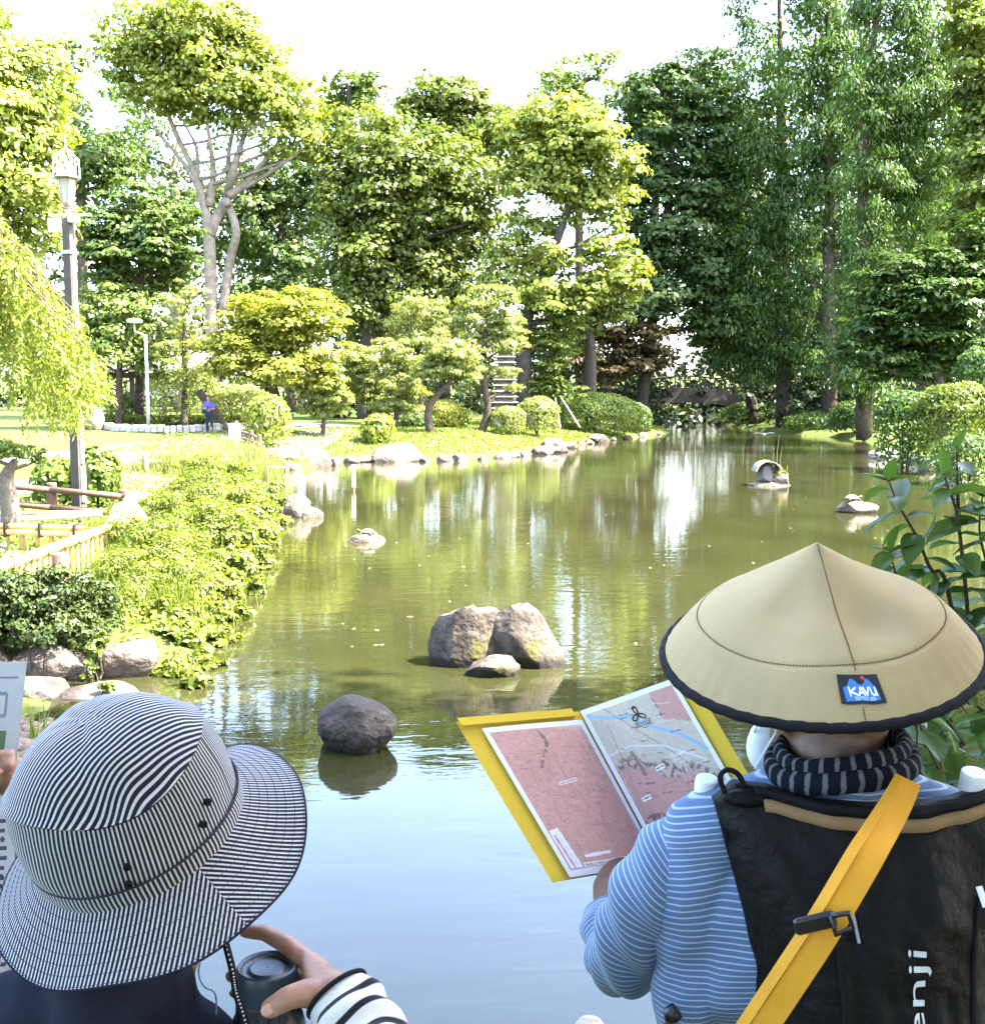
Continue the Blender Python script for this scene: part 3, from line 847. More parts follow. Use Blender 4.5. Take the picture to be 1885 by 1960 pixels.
shrub('leafy_bush', 'big leaved plant behind the brown log railing', 21, 185, 905, 42, 46, LM['fresh'], 1500, .14, .12, 52, smooth_top=False)
shrub('leafy_bush', 'big leaved plant left of the lamp post behind the railing', 21, 110, 915, 45, 36, LM['fresh'], 1300, .14, .12, 53, smooth_top=False)
shrub('bank_shrub', 'light green mounded shrub on the right bank at the water', 40, 1735, 795, 55, 45, LM['conifer'], 6000, .16, .1, 54, smooth_top=False)
shrub('bank_shrub', 'olive brown mounded shrub at the right edge above the water', 38, 1830, 785, 75, 48, LM['oak'], 8000, .15, .1, 55, smooth_top=False)
shrub('bank_shrub', 'bluish green shrub above the olive mounded shrub', 43, 1870, 715, 40, 45, LM['conifer'], 4500, .18, .1, 56, smooth_top=False)
shrub('bank_shrub', 'dark low shrub at the foot of the conifer trunks', 70, 1640, 800, 50, 32, LM['deep'], 3500, .24, .14, 57, smooth_top=False)
shrub('bank_shrub', 'dark shrub hanging to the shaded far right water', 78, 1560, 812, 60, 22, LM['deep'], 3000, .24, .14, 58, smooth_top=False)
shrub('bank_shrub', 'dark shrub beside the far end of the bridge', 96, 1440, 795, 60, 24, LM['deep'], 2500, .3, .16, 59, smooth_top=False)
shrub('bank_shrub', 'low weedy shrub at the right edge below the olive mound', 33, 1850, 868, 60, 34, LM['mid'], 4000, .13, .08, 60, smooth_top=False)

# distant wood that closes the view: reads as one mass
rngw = np.random.default_rng(77)
lb = []
for i in range(900):
    x = rngw.uniform(-62, 82); y = rngw.uniform(100, 132)
    u = CX + x / y * FD
    h = np.interp(u, [-200, 0, 150, 420, 560, 640, 900, 980, 1180, 1250, 1270, 1320, 1345, 1450, 1600, 2200], [26, 27, 24, 22, 20, 24, 24, 19, 16, 22, 6, 6, 24, 38, 42, 42]) * rngw.uniform(.75, 1.05)
    g = hgt(x, y)
    step = 3.4 if u < 1180 and not 620 < u < 940 else 2.4
    for z in np.arange(.6, h, step):
        if rngw.random() < (.75 if u < 1180 else .95):
            lb.append((x + rngw.normal() * 1.2, y + rngw.normal() * 1.2, g + z, 2.6, 2.6, 1.8))
pos, nrm, cc, cv, e = crown_points(lb, 6500, 90000, rngw, (.4, .7), .8, .3)
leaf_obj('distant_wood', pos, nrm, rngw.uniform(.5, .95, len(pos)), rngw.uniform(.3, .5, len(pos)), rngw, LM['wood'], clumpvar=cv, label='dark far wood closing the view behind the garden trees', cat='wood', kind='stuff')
# undergrowth below the shaded wood
lb = []
for i in range(420):
    u = rngw.uniform(985, 2050); y = rngw.uniform(74, 99)
    x = (u - CX) / FD * y
    sd = float(pond_sd(x, y)[0])
    if sd < 1.0 or (u < 1260 and y < 84): continue
    h = (rngw.uniform(1.6, 3.2) + min(4.0, sd * .4)) * (.5 if 1262 < u < 1330 else 1)
    for z in np.arange(.4, h, 1.0):
        lb.append((x, y, hgt(x, y) + z, 1.7, 1.7, .9))
for i in range(70):
    u = rngw.uniform(560, 1000); y = rngw.uniform(74, 90); x = (u - CX) / FD * y
    h = rngw.uniform(1.5, 4.5)
    for z in np.arange(.4, h, 1.0): lb.append((x, y, hgt(x, y) + z, 1.6, 1.6, .9))
pos, nrm, cc, cv, e = crown_points(lb, 2200, 52000, rngw, (.4, .65), .8, .3)
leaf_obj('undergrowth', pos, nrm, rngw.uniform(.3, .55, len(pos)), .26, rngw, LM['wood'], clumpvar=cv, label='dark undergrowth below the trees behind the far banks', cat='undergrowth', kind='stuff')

# trees standing right of and behind the group, outside the picture: they shade the near bank
for i, (x, y, ov, lab) in enumerate([(8.0, -4.2, 0, 'shade tree on the near bank, behind the group'), (9.0, .9, 0, 'shade tree on the near bank, right of the group'), (13.0, -3.0, 0, 'shade tree on the near bank, farther from the water'),
                                 (9.6, 5.9, 0, 'shade tree on the near bank, closest to the pond'), (3.6, -5.0, 1, 'shade tree spreading its low boughs above the group')]):
    rng = np.random.default_rng(90 + i)
    root = empty('shade_tree', (x, y, hgt(x, y)), lab, 'tree', 'shade trees on the near bank')
    if ov:
        lobes = [(lx, ly, 6.2 + 1.6 * rng.random(), 2.0, 2.0, 1.1) for lx in np.arange(-2.4, 7, 2.1) for ly in np.arange(-8, 1.3, 2.2)] + [(lx, -7.5 + rng.normal() * .8, lz, 2.0, 1.4, 1.3) for lx in np.arange(-7, 9, 2.4) for lz in (2.6, 4.8, 7.0)]
    else:
        lobes = [(x + rng.normal() * 1.6, y + rng.normal() * 1.0, z, 2.4, 2.3, 1.7) for z in np.linspace(5.0, 18.5, 15)]
    pos, nrm, cc, cv, e = crown_points(lobes, 200, 9500, rng, (.32, .5), .65)
    if ov: pos, nrm, cc, cv, e = crown_points(lobes, 420, 15000, rng, (.36, .56), .7)
    leaf_obj('crown', pos, nrm, .36, .26, rng, LM['mid'], root, clumpvar=cv)
    mb = MB()
    top = 17 if not ov else 8
    mb.add(tube([(x, y, 0), (x + .1, y, top * .35), (x, y + .1, top * .7), (x, y, top)], [.34, .28, .17, .04], 10))
    for l in lobes:
        limb(mb, (x, y, max(2.5, l[2] - 1.5)), l[:3], .09, .03, rng)
    mb.build('trunk', BARKD, root, smooth=True)

# ================================================================ garden things
WOODB = solid('brown_timber', (.085, .045, .032), .7, .3, var=.25, scale=20, bump=.3, bscale=60)
BAMB = solid('bamboo_yellow', (.42, .30, .09), .45, .4, var=.2, scale=12)
CORD = solid('dark_cord', (.03, .022, .018), .9, .1)
STONE = solid('pale_stone', (.2, .18, .16), .95, .15, bump=.7, bscale=14, scale=3, stops=[(.25, (.09, .082, .072)), (.5, (.17, .155, .135)), (.75, (.24, .22, .19))])
STONEW = solid('warm_stone', (.25, .19, .15), .95, .15, bump=.7, bscale=12, scale=2.5, stops=[(.25, (.042, .032, .026)), (.5, (.095, .075, .06)), (.75, (.15, .122, .10))])
STONED = solid('dark_stone', (.09, .08, .075), .8, .3, bump=.9, bscale=18, scale=4, stops=[(.3, (.012, .010, .008)), (.55, (.026, .021, .017)), (.72, (.075, .064, .052))])
WHITE = solid('white_paint', (.55, .55, .53), .5, .4, var=.05)
STEEL = solid('grey_steel', (.45, .47, .5), .45, .5, var=.08, metal=.3)
BRONZE = solid('brown_post', (.05, .042, .034), .7, .25, var=.2, scale=6)

def moss_stone():
    m, nt, out = new_mat('boulder_stone')
    b = nd(nt, 'ShaderNodeBsdfPrincipled'); tc = nd(nt, 'ShaderNodeTexCoord')
    n1 = nd(nt, 'ShaderNodeTexNoise'); n1.inputs['Scale'].default_value = 4; n1.inputs['Detail'].default_value = 9; n1.inputs['Roughness'].default_value = .65
    nt.links.new(tc.outputs['Object'], n1.inputs['Vector'])
    r1 = ramp(nt, [(.28, (.014, .012, .010)), (.45, (.045, .037, .03)), (.6, (.095, .075, .06)), (.75, (.16, .13, .11))])
    nt.links.new(n1.outputs[0], r1.inputs[0])
    n2 = nd(nt, 'ShaderNodeTexNoise'); n2.inputs['Scale'].default_value = 2.2; n2.inputs['Detail'].default_value = 6
    nt.links.new(tc.outputs['Object'], n2.inputs['Vector'])
    r2 = ramp(nt, [(.56, (0, 0, 0)), (.66, (1, 1, 1))]); nt.links.new(n2.outputs[0], r2.inputs[0])
    mx = nd(nt, 'ShaderNodeMix', data_type='RGBA'); nt.links.new(r2.outputs[0], mx.inputs['Factor']); nt.links.new(r1.outputs[0], mx.inputs['A'])
    mx.inputs['B'].default_value = (.06, .055, .014, 1)
    # cracks
    vc = nd(nt, 'ShaderNodeTexVoronoi', feature='DISTANCE_TO_EDGE'); vc.inputs['Scale'].default_value = 3.4
    nw = nd(nt, 'ShaderNodeMix', data_type='RGBA'); nw.inputs['Factor'].default_value = .22
    nt.links.new(tc.outputs['Object'], nw.inputs['A']); nt.links.new(n1.outputs['Color'], nw.inputs['B']); nt.links.new(nw.outputs['Result'], vc.inputs['Vector'])
    rc = ramp(nt, [(.0, (.25, .22, .2)), (.018, (1, 1, 1))]); nt.links.new(vc.outputs['Distance'], rc.inputs[0])
    mc_ = nd(nt, 'ShaderNodeMix', data_type='RGBA', blend_type='MULTIPLY'); mc_.inputs['Factor'].default_value = .85
    nt.links.new(mx.outputs['Result'], mc_.inputs['A']); nt.links.new(rc.outputs[0], mc_.inputs['B']); mx = mc_
    # wet band where the stone meets the water
    ge = nd(nt, 'ShaderNodeNewGeometry'); sx = nd(nt, 'ShaderNodeSeparateXYZ'); nt.links.new(ge.outputs['Position'], sx.inputs[0])
    ad = nd(nt, 'ShaderNodeMath', operation='MULTIPLY_ADD'); ad.inputs[1].default_value = -.12; nt.links.new(n2.outputs[0], ad.inputs[0]); nt.links.new(sx.outputs['Z'], ad.inputs[2])
    rw_ = ramp(nt, [(.0, (.3, .3, .28)), (.035, (1, 1, 1))]); nt.links.new(ad.outputs[0], rw_.inputs[0])
    mw = nd(nt, 'ShaderNodeMix', data_type='RGBA', blend_type='MULTIPLY'); mw.inputs['Factor'].default_value = 1
    nt.links.new(mx.outputs['Result'], mw.inputs['A']); nt.links.new(rw_.outputs[0], mw.inputs['B'])
    nt.links.new(mw.outputs['Result'], b.inputs['Base Color']); b.inputs['Roughness'].default_value = .9; b.inputs['Specular IOR Level'].default_value = .2
    n3 = nd(nt, 'ShaderNodeTexNoise'); n3.inputs['Scale'].default_value = 16; n3.inputs['Detail'].default_value = 9; nt.links.new(tc.outputs['Object'], n3.inputs['Vector'])
    bp = nd(nt, 'ShaderNodeBump'); bp.inputs['Strength'].default_value = .9; bp.inputs['Distance'].default_value = .04
    nt.links.new(n3.outputs[0], bp.inputs['Height']); nt.links.new(bp.outputs[0], b.inputs['Normal']); nt.links.new(b.outputs[0], out.inputs[0])
    return m
BOULD = moss_stone()

def rock_mesh(name, size, seed, cuts=8, rough=.16, sub=4, sharp=.82, extra=()):
    bm = bmesh.new()
    bmesh.ops.create_icosphere(bm, subdivisions=sub, radius=1.0)
    rnd = random.Random(seed)
    planes = []
    for k in range(cuts):
        n = Vector((rnd.gauss(0, 1), rnd.gauss(0, 1), rnd.gauss(0, .8))).normalized()
        planes.append((n, rnd.uniform(sharp - .2, sharp + .06)))
    planes += [(Vector(n).normalized(), d) for n, d in extra]
    off = Vector((seed * 3.1, seed * 1.7, seed * .9))
    for v in bm.verts:
        p = v.co.copy()
        p *= 1 + rough * (noise.noise(p * 1.3 + off) + .5 * noise.noise(p * 2.9 + off))
        for n, d in planes:
            e = p.dot(n) - d
            if e > 0:
                p -= n * e * .92
        p *= 1 + rough * .22 * noise.noise(p * 6 + off) + rough * .1 * noise.noise(p * 14 + off)
        v.co = Vector((p.x * size[0], p.y * size[1], p.z * size[2]))
    me = bpy.data.meshes.new(name)
    bm.to_mesh(me)
    bm.free()
    me.polygons.foreach_set('use_smooth', [True] * len(me.polygons))
    if hasattr(me, 'set_sharp_from_angle'):
        me.set_sharp_from_angle(angle=R(32))
    return me

def rock(name, label, loc, size, seed, mat, group=None, rz=0., tilt=0., cat='rock', **kw):
    o = mobj(name, rock_mesh(name, size, seed, **kw), mat, label=label, cat=cat, group=group)
    o.location = loc
    o.rotation_euler = (tilt, 0, rz)
    return o

# ---- boulders in the near water
c = G(905, 1272)
rock('boulder', 'mossy left half of the split pair of boulders in mid pond', (c.x - .03, c.y + .1, .12), (.42, .38, .5), 3, BOULD, 'split boulders', cuts=9, rough=.22, sharp=.78, sub=4, extra=[((.5, -.8, .15), .62), ((-.75, -.6, .2), .72), ((-.3, .1, 1), .85)])
c = G(996, 1274)
rock('boulder', 'pale topped right half of the split pair of boulders in mid pond', (c.x + .03, c.y + .1, .13), (.40, .38, .5), 12, BOULD, 'split boulders', cuts=9, rough=.22, sharp=.78, sub=4, extra=[((-.35, -.85, -.3), .52), ((.5, -.6, .5), .70), ((.2, -.1, 1), .86)])
c = G(940, 1296)
rock('boulder', 'low sunlit wedge stone at the foot of the split boulders', (c.x, c.y + .14, .02), (.27, .2, .2), 21, BOULD, cuts=12, rough=.2, sharp=.75)
c = G(678, 1440)
rock('boulder', 'dark rounded boulder in shaded water nearest the group', (c.x, c.y + .18, .13), (.29, .28, .26), 8, STONED, cuts=8, rough=.15, sharp=.92, sub=4)

def turtle(label, loc, s, rz):
    root = empty('turtle', loc, label, 'turtle', 'turtles basking on stones')
    M = Matrix.Rotation(rz, 3, 'Z')
    loc = Vector(loc)
    V, F = lathe([(.001, 1.0), (.35, .93), (.7, .68), (.93, .34), (1.0, .1), (.9, -.02), (.6, -.06), (.001, -.06)], 18, cap=False)
    V = [loc + M @ Vector((v.x * s, v.y * s * .78, v.z * s * .55 + s * .12)) for v in V]
    MB().add((V, F)).build('shell', solid('turtle_shell', (.13, .115, .075), .5, .4, var=.3, scale=30), root, smooth=True)
    sk = solid('turtle_skin', (.06, .06, .035), .7, .2)
    MB().add(tube([loc + M @ Vector((s * .8, 0, s * .2)), loc + M @ Vector((s * 1.2, 0, s * .34)), loc + M @ Vector((s * 1.45, 0, s * .4)), loc + M @ Vector((s * 1.6, 0, s * .36))], [s * .14, s * .16, s * .19, s * .06], 8)).build('head', sk, root, smooth=True)
    for sx, sy in ((1, 1), (1, -1), (-1, 1), (-1, -1)):
        MB().add(tube([loc + M @ Vector((sx * s * .55, sy * s * .55, s * .12)), loc + M @ Vector((sx * s * .85, sy * s * .82, s * .02))], [s * .16, s * .1], 6)).build('leg', sk, root, smooth=True)
    return root
c = G(703, 1037)
rock('basking_stone', 'flat pale stone in mid pond carrying a turtle', (c.x - .03, c.y + .1, -.02), (.36, .22, .17), 5, STONEW, cuts=4, rough=.06, sharp=.95)
turtle('turtle on the flat stone in mid pond', (c.x, c.y + .1, .13), .145, R(160))
c = G(1645, 982)
rock('basking_stone', 'chunky pale stone on the right with a turtle on top', (c.x, c.y + .15, .1), (.47, .26, .2), 14, STONEW, cuts=9, rough=.1)
turtle('turtle on the chunky pale stone on the right', (c.x - .14, c.y + .15, .29), .17, R(15))
c = G(567, 990)
rock('shore_stone', 'pale stone with dark cleft jutting from the leafy left bank', (c.x, c.y + .2, .12), (.36, .34, .36), 17, STONEW, cuts=8)
rock('shore_stone', 'low pale stone beside the cleft stone at the left bank', (c.x + .28, c.y + .1, .02), (.3, .24, .2), 18, STONEW, cuts=5)

# ---- arched stone piece with grass in the middle right water
c = G(1475, 930)
root = empty('islet', (c.x, c.y + .2, 0), 'small stone islet with an arched block and tall grass', 'islet')
b0 = Vector((c.x, c.y + .2, 0))
me = rock_mesh('base_stone', (.62, .34, .13), 31, cuts=8); me.transform(Matrix.Translation(b0)); mobj('base_stone', me, STONEW, root)
me = rock_mesh('block', (.3, .26, .36), 33, cuts=10, rough=.1, sharp=.8); me.transform(Matrix.Translation(b0 + Vector((-.08, 0, .3)))); mobj('block', me, solid('grey_stone', (.10, .09, .085), .9, .15, bump=.6, bscale=20), root)
V, F = [], []
for j in range(2):
    for k in range(13):
        a = R(20) + R(150) * k / 12
        for q, r in ((0, .40), (1, .36)):
            V.append(b0 + Vector((-.08 + r * math.cos(a), -.3 + .6 * j, .36 + r * .95 * math.sin(a))))
for k in range(12):
    i = k * 2
    F += [[i, i + 2, i + 3, i + 1], [26 + i, 26 + i + 1, 26 + i + 3, 26 + i + 2], [i, 26 + i, 26 + i + 2, i + 2], [i + 1, i + 3, 26 + i + 3, 26 + i + 1]]
F += [[0, 1, 27, 26], [24, 50, 51, 25]]
MB().add((V, F)).build('arched_cap', STONE, root)
me = rock_mesh('side_stone', (.3, .22, .24), 37, cuts=7); me.transform(Matrix.Translation(b0 + Vector((.34, -.1, .12)))); mobj('side_stone', me, STONEW, root)
rng = np.random.default_rng(61)
n = 120
pos = np.array(b0 + Vector((.22, 0, .42))) + rng.normal(size=(n, 3)) * np.array([.1, .06, .09])
leaf_obj('grass_tuft', pos, rdir(rng, n), .2, .03, rng, LM['grass'], root, axis=np.array([0, 0, 1]) + rng.normal(size=(n, 3)) * .5)
for dx, h in ((.2, 1.1), (.3, .75)):
    MB().add(tube([b0 + Vector((dx, 0, .4)), b0 + Vector((dx + .02, 0, .4 + h * .6)), b0 + Vector((dx + .06, 0, .4 + h))], [.016, .012, .006], 5)).build('grass_stalk', LM['grass'], root)

# ---- shore stones of the far left bank
SHORE = 'stones along the far shore'
for i, (x, y, sx, sz, lab) in enumerate([
        (532, 895, .95, .62, 'rounded pale boulder at the inner corner of the shore'), (600, 893, .75, .55, 'craggy dark veined boulder right of the rounded one'),
        (760, 884, 1.2, .62, 'largest wedge shaped boulder on the grassy shore'), (1062, 866, 1.1, .62, 'boulder with dark notch at the grassy point'),
        (1040, 870, .8, .26, 'flat slab in front of the notched boulder'), (1146, 847, 1.0, .36, 'low boulder below the sunlit hedge mound')]):
    c = G(x, y)
    rock('shore_boulder', lab, (c.x, c.y + .5, .12), (sx, sx * .7, sz), 50 + i, STONEW, SHORE, cuts=9, rough=.2, rz=.4 * i)
EDGE_LAB = ['small pale stone left of the rounded corner boulder', 'small pale stone between rounded and veined boulders', 'small pale stone just right of the veined boulder', 'second small pale stone right of the veined boulder', 'small pale stone just left of the wedge boulder', 'small pale stone just right of the wedge boulder',
    'second small pale stone right of the wedge boulder', 'third small pale stone right of the wedge boulder', 'small pale stone at the middle of the lawn edge', 'fourth small stone left of the flat slab', 'third small stone left of the flat slab', 'small pale stone next but one to the flat slab', 'small pale stone just right of the notched boulder',
    'second small stone right of the notched boulder', 'small stone touching the low boulder under the mound', 'small stone just right of the low boulder under the mound', 'second small stone right of the low boulder', 'small stone before the point of the lawn', 'last small stone at the point of the lawn']
for i, (x, y) in enumerate([(500, 903), (560, 899), (640, 890), (672, 886), (700, 884), (812, 884), (850, 883), (880, 882), (925, 880), (960, 877), (985, 875), (1005, 873), (1088, 858), (1110, 853), (1128, 850), (1172, 843), (1200, 840), (1230, 836), (1258, 832)]):
    c = G(x, y)
    s = .3 + .16 * ((i * 7) % 5) / 4
    rock('edging_stone', EDGE_LAB[i], (c.x, c.y + .1, .04), (s, s * .7, s * .6), 70 + i, STONEW, 'small edging stones', cuts=6, sub=3, rz=i)
c = G(1697, 878)
rock('shore_boulder', 'grey boulder in shaded water off the right bank', (c.x, c.y + .3, .08), (.72, .45, .36), 96, STONE, SHORE, cuts=9, rough=.2)
for i, (x, y) in enumerate([(1770, 898), (1800, 905), (1830, 911), (1862, 917), (1740, 886)]):
    c = G(x, y)
    rock('edging_stone', ['second grey bank stone from the light green shrub', 'middle grey stone of the five under the olive shrub', 'fourth grey bank stone towards the picture edge', 'grey bank stone cut by the right picture edge', 'grey bank stone closest to the shaded boulder'][i], (c.x + .2, c.y + .2, .1), (.4, .3, .28), 100 + i, STONE, 'right bank edging stones', cuts=7, sub=3, rz=i * 1.3)

# ---- stone blocks of the near left bank
BL = 'stone blocks of the near left bank'
def block(lab, x, y, Y, sx, sy, sz, seed, rz=0):
    c = P(x, y, Y)
    return rock('bank_block', lab, c, (sx, sy, sz), seed, STONEW, BL, rz=rz, cuts=11, rough=.1, sharp=.78)
block('long flat topped stone below the dark hedge', 105, 1278, 10.2, .42, .34, .24, 201)
block('stone block with sunlit face beside the creeping leaves', 252, 1265, 10.3, .34, .34, .28, 202, .2)
block('big tilted stone wedge behind the striped hat', 70, 1330, 9.6, .44, .3, .22, 203, -.1)
block('stone under the tilted wedge at the pebbles', 190, 1345, 9.5, .36, .3, .2, 204, .3)
block('stone at the picture edge below the hedge', -30, 1285, 10.1, .4, .34, .26, 205)
c = P(240, 985, 15.5)
rock('garden_stone', 'white sunlit block beyond the end of the bamboo fence', (c.x, c.y, c.z - .1), (.34, .3, .3), 206, STONE, cuts=9)
c = P(262, 955, 17)
rock('garden_stone', 'smaller white stone at the foot of the lamp post', (c.x, c.y, c.z - .05), (.28, .25, .18), 207, STONE, cuts=9)
# pebbles at the water: too many to count
rng = np.random.default_rng(5)
pebs = [rock_mesh('peb', (.05, .04, .028), 300 + k, cuts=4, sub=1) for k in range(4)]
V, F = [], []
for k in range(900):
    q = G(rng.uniform(-160, 130), rng.uniform(1372, 1470), .03)
    me = pebs[k % 4]
    s = rng.uniform(.6, 1.5); a = rng.uniform(0, 6.28)
    z = max(hgt(q.x, q.y), -.02) + .02
    n0 = len(V)
    for v in me.vertices:
        V.append((q.x + s * (v.co.x * math.cos(a) - v.co.y * math.sin(a)), q.y + s * (v.co.x * math.sin(a) + v.co.y * math.cos(a)), z + s * v.co.z))
    F += [[n0 + i for i in p.vertices] for p in me.polygons]
mobj('pebbles', py_mesh('pebbles', V, F, True), STONEW, label='brown pebbles at the water edge left of the striped hat', cat='pebbles', kind='stuff')

# ---- plants of the near left bank
def bush(name, label, lobes, mat, n, L, W, seed, nclump=80, fold=.25, group=None, flat=.75, cat='shrub', up=.3, size=(.3, .5)):
    """lobes = (x, y, rx, ry, Y)"""
    rng = np.random.default_rng(seed)
    LB = []
    for x, y, rx, ry, Y in lobes:
        c = P(x, y, Y)
        LB.append((c.x, c.y, c.z, px(rx, Y), px(rx, Y), px(ry, Y)))
    cx, cy = np.mean([l[0] for l in LB]), np.mean([l[1] for l in LB])
    root = empty(name, (cx, cy, hgt(cx, cy)), label, cat, group)
    pos, nrm, cc, cv, e = crown_points(LB, nclump, n, rng, size, flat, up, .5)
    gz = hgt_np(pos[:, 0], pos[:, 1])
    pos[:, 2] = np.maximum(pos[:, 2], np.maximum(gz, .02) + .01)
    s = rng.uniform(.65, 1.25, n)
    leaf_obj('foliage', pos, nrm, L * s, W * s, rng, mat, root, clumpvar=cv, fold=fold)
    mb = MB()
    for k in range(min(26, nclump)):
        i = rng.integers(len(cc))
        x, y = cc[i][0] * .7 + cx * .3, cc[i][1] * .7 + cy * .3
        limb(mb, (x, y, hgt(x, y) - .05), cc[i], .012, .004, rng, n=4, seg=3, wob=.08)
    mb.build('stem', BARK, root, kind='stuff')
    return root
bush('hedge', 'dark glossy clipped hedge in shade above the stone blocks', [(-60, 1150, 70, 62, 10.4), (30, 1155, 70, 62, 10.4), (110, 1150, 70, 60, 10.5), (180, 1155, 52, 55, 10.6), (60, 1205, 80, 40, 10.2), (160, 1210, 60, 36, 10.3), (-40, 1210, 70, 40, 10.2)],
     LM['hedge'], 15000, .055, .034, 301, nclump=260, flat=.9, cat='hedge', size=(.25, .4))
bush('bank_bush', 'sunlit yellow green bush rising behind the dark hedge', [(250, 1120, 70, 60, 12.3), (300, 1070, 75, 60, 13.2), (240, 1180, 55, 50, 11.4), (340, 1130, 60, 50, 12.6), (290, 1190, 50, 45, 11.6)],
     LM['bank'], 22000, .045, .026, 302, nclump=260)
bush('bank_bush', 'sunlit bush in front of the brown log railing', [(300, 985, 70, 40, 16.5), (370, 960, 70, 50, 18), (230, 1020, 60, 36, 14.6), (400, 1010, 70, 50, 16), (340, 1030, 60, 40, 15)],
     LM['bank'], 19000, .055, .03, 303, nclump=240)
bush('bank_bush', 'sunlit bush at the bend of the left bank by the cleft stone', [(430, 930, 60, 40, 21.5), (470, 960, 50, 40, 21), (440, 975, 60, 40, 19), (390, 905, 50, 30, 23)],
     LM['bank'], 11000, .08, .045, 304, nclump=170)
bush('creeping_plant', 'broad leaved yellow green creeper spilling over the near bank edge', [(335, 1290, 34, 36, 10.2), (355, 1240, 40, 40, 11), (330, 1200, 46, 44, 11.4), (385, 1180, 44, 44, 12.4), (410, 1130, 46, 44, 13.6), (370, 1140, 46, 44, 13)],
     LM['bank'], 11000, .07, .055, 305, nclump=150, cat='plant')
bush('creeping_plant', 'broad leaved yellow green creeper along the middle of the bank edge', [(440, 1090, 46, 46, 14.8), (460, 1050, 44, 44, 16.5), (480, 1020, 40, 40, 18.5), (430, 1050, 46, 44, 16), (495, 990, 36, 36, 20.5)],
     LM['bank'], 11500, .08, .06, 306, nclump=150, cat='plant')
bush('creeping_plant', 'leafy fringe hanging to the water along the sunlit left bank', [(372, 1310, 30, 26, 9.75), (395, 1275, 30, 28, 10.5), (418, 1235, 32, 28, 11.5), (445, 1185, 34, 28, 12.8), (472, 1130, 34, 30, 14.6), (492, 1080, 32, 30, 16.8), (510, 1035, 30, 28, 19.5), (522, 1000, 26, 24, 22.5), (525, 970, 26, 20, 25.5), (515, 945, 26, 18, 29)],
     LM['bank'], 16000, .08, .058, 308, nclump=240, cat='plant')
bush('ivy', 'trailing ivy between the two stone blocks', [(178, 1255, 12, 22, 9.95), (170, 1290, 12, 20, 9.8), (190, 1230, 14, 18, 10.1), (205, 1315, 14, 14, 9.4)],
     LM['fresh'], 420, .05, .045, 307, nclump=30, cat='ivy')

def grass(name, label, spots, mat, n, h, w, seed, spread=.25, cat='grass', kind=None):
    rng = np.random.default_rng(seed)
    S = np.array([[p.x, p.y, sp] for p, sp in spots])
    k = rng.integers(len(S), size=n)
    bx = S[k, 0] + rng.normal(size=n) * S[k, 2]; by = S[k, 1] + rng.normal(size=n) * S[k, 2]
    bz = hgt_np(bx, by)
    hh = h * rng.uniform(.5, 1.15, n)
    lean = rng.normal(size=(n, 2)) * spread
    V = np.zeros((n, 6, 3)); a = rng.uniform(0, 6.28, n)
    wx, wy = np.cos(a) * w / 2, np.sin(a) * w / 2
    for j, (t, ww) in enumerate(((0, 1.), (.55, .8), (1., .06))):
        x = bx + lean[:, 0] * hh * t ** 2; y = by + lean[:, 1] * hh * t ** 2
        z = bz + hh * (t - .25 * t ** 2 * np.hypot(lean[:, 0], lean[:, 1]) * 2)
        V[:, j * 2] = np.stack([x - wx * ww, y - wy * ww, z], 1); V[:, j * 2 + 1] = np.stack([x + wx * ww, y + wy * ww, z], 1)
    i = np.arange(n)[:, None] * 6
    F = np.concatenate([i + np.array([[0, 1, 3, 2]]), i + np.array([[2, 3, 5, 4]])])
    var = rng.random(n)
    me = np_mesh(name, V.reshape(-1, 3), F, attrs={'var': ('FACE', np.concatenate([var, var]))})
    return mobj(name, me, mat, label=label, cat=cat, kind=kind)
grass('grass', 'tall pale arching grass between railing and path', [(G(370, 900, .5), .6), (G(420, 880, .5), .7), (G(460, 875, .5), .7), (G(320, 905, .5), .5), (G(480, 890, .4), .5)], LM['grass'], 5200, 1.0, .018, 401, .45, kind='stuff')
grass('grass', 'feathery grass and sprigs growing through the sunlit bank shrubs', [(G(270, 1120, .55), .35), (G(320, 1060, .55), .4), (G(370, 1010, .55), .5), (G(330, 1000, .6), .6), (G(380, 960, .5), .7), (G(280, 1060, .6), .5)], LM['bank'], 4600, .5, .012, 404, .3, kind='stuff')
grass('grass_clump', 'slim grass clump growing from the pebbles', [(G(72, 1392, .1), .03)], LM['fresh'], 60, .42, .012, 402, .25)
# lawn and low cover on the sunlit far bank
rng = np.random.default_rng(403)
q = np.stack([rng.uniform(-14, 16, 90000), rng.uniform(40, 86, 90000)], 1)
sd = pond_sd(q[:, 0], q[:, 1])
q = q[(sd > .25) & (sd < 9) & (q[:, 0] < 13.5)][:36000]
z = hgt_np(q[:, 0], q[:, 1])
lump = np.array([noise.noise(Vector((a * .45, b * .45, 0))) for a, b in q])
pos = np.stack([q[:, 0], q[:, 1], z + .04 + .22 * np.clip(lump, 0, 1) * rng.random(len(q))], 1)
leaf_obj('ground_cover', pos, rng.normal(size=(len(q), 3)) * .5 + np.array([0, -.3, .6]), .17, .07, rng, LM['bank'], label='low sunlit ground cover and grass on the far lawn', cat='ground cover', kind='stuff', axis=np.array([0, 0, .6]) + rng.normal(size=(len(q), 3)) * .6)
q = np.stack([rng.uniform(-12, -2.4, 40000), rng.uniform(9.5, 34, 40000)], 1)
sd = pond_sd(q[:, 0], q[:, 1])
q = q[(sd > .1) & (sd < 2.6 + .1 * q[:, 1])][:16000]
z = hgt_np(q[:, 0], q[:, 1])
pos = np.stack([q[:, 0], q[:, 1], z + .03 + .08 * rng.random(len(q))], 1)
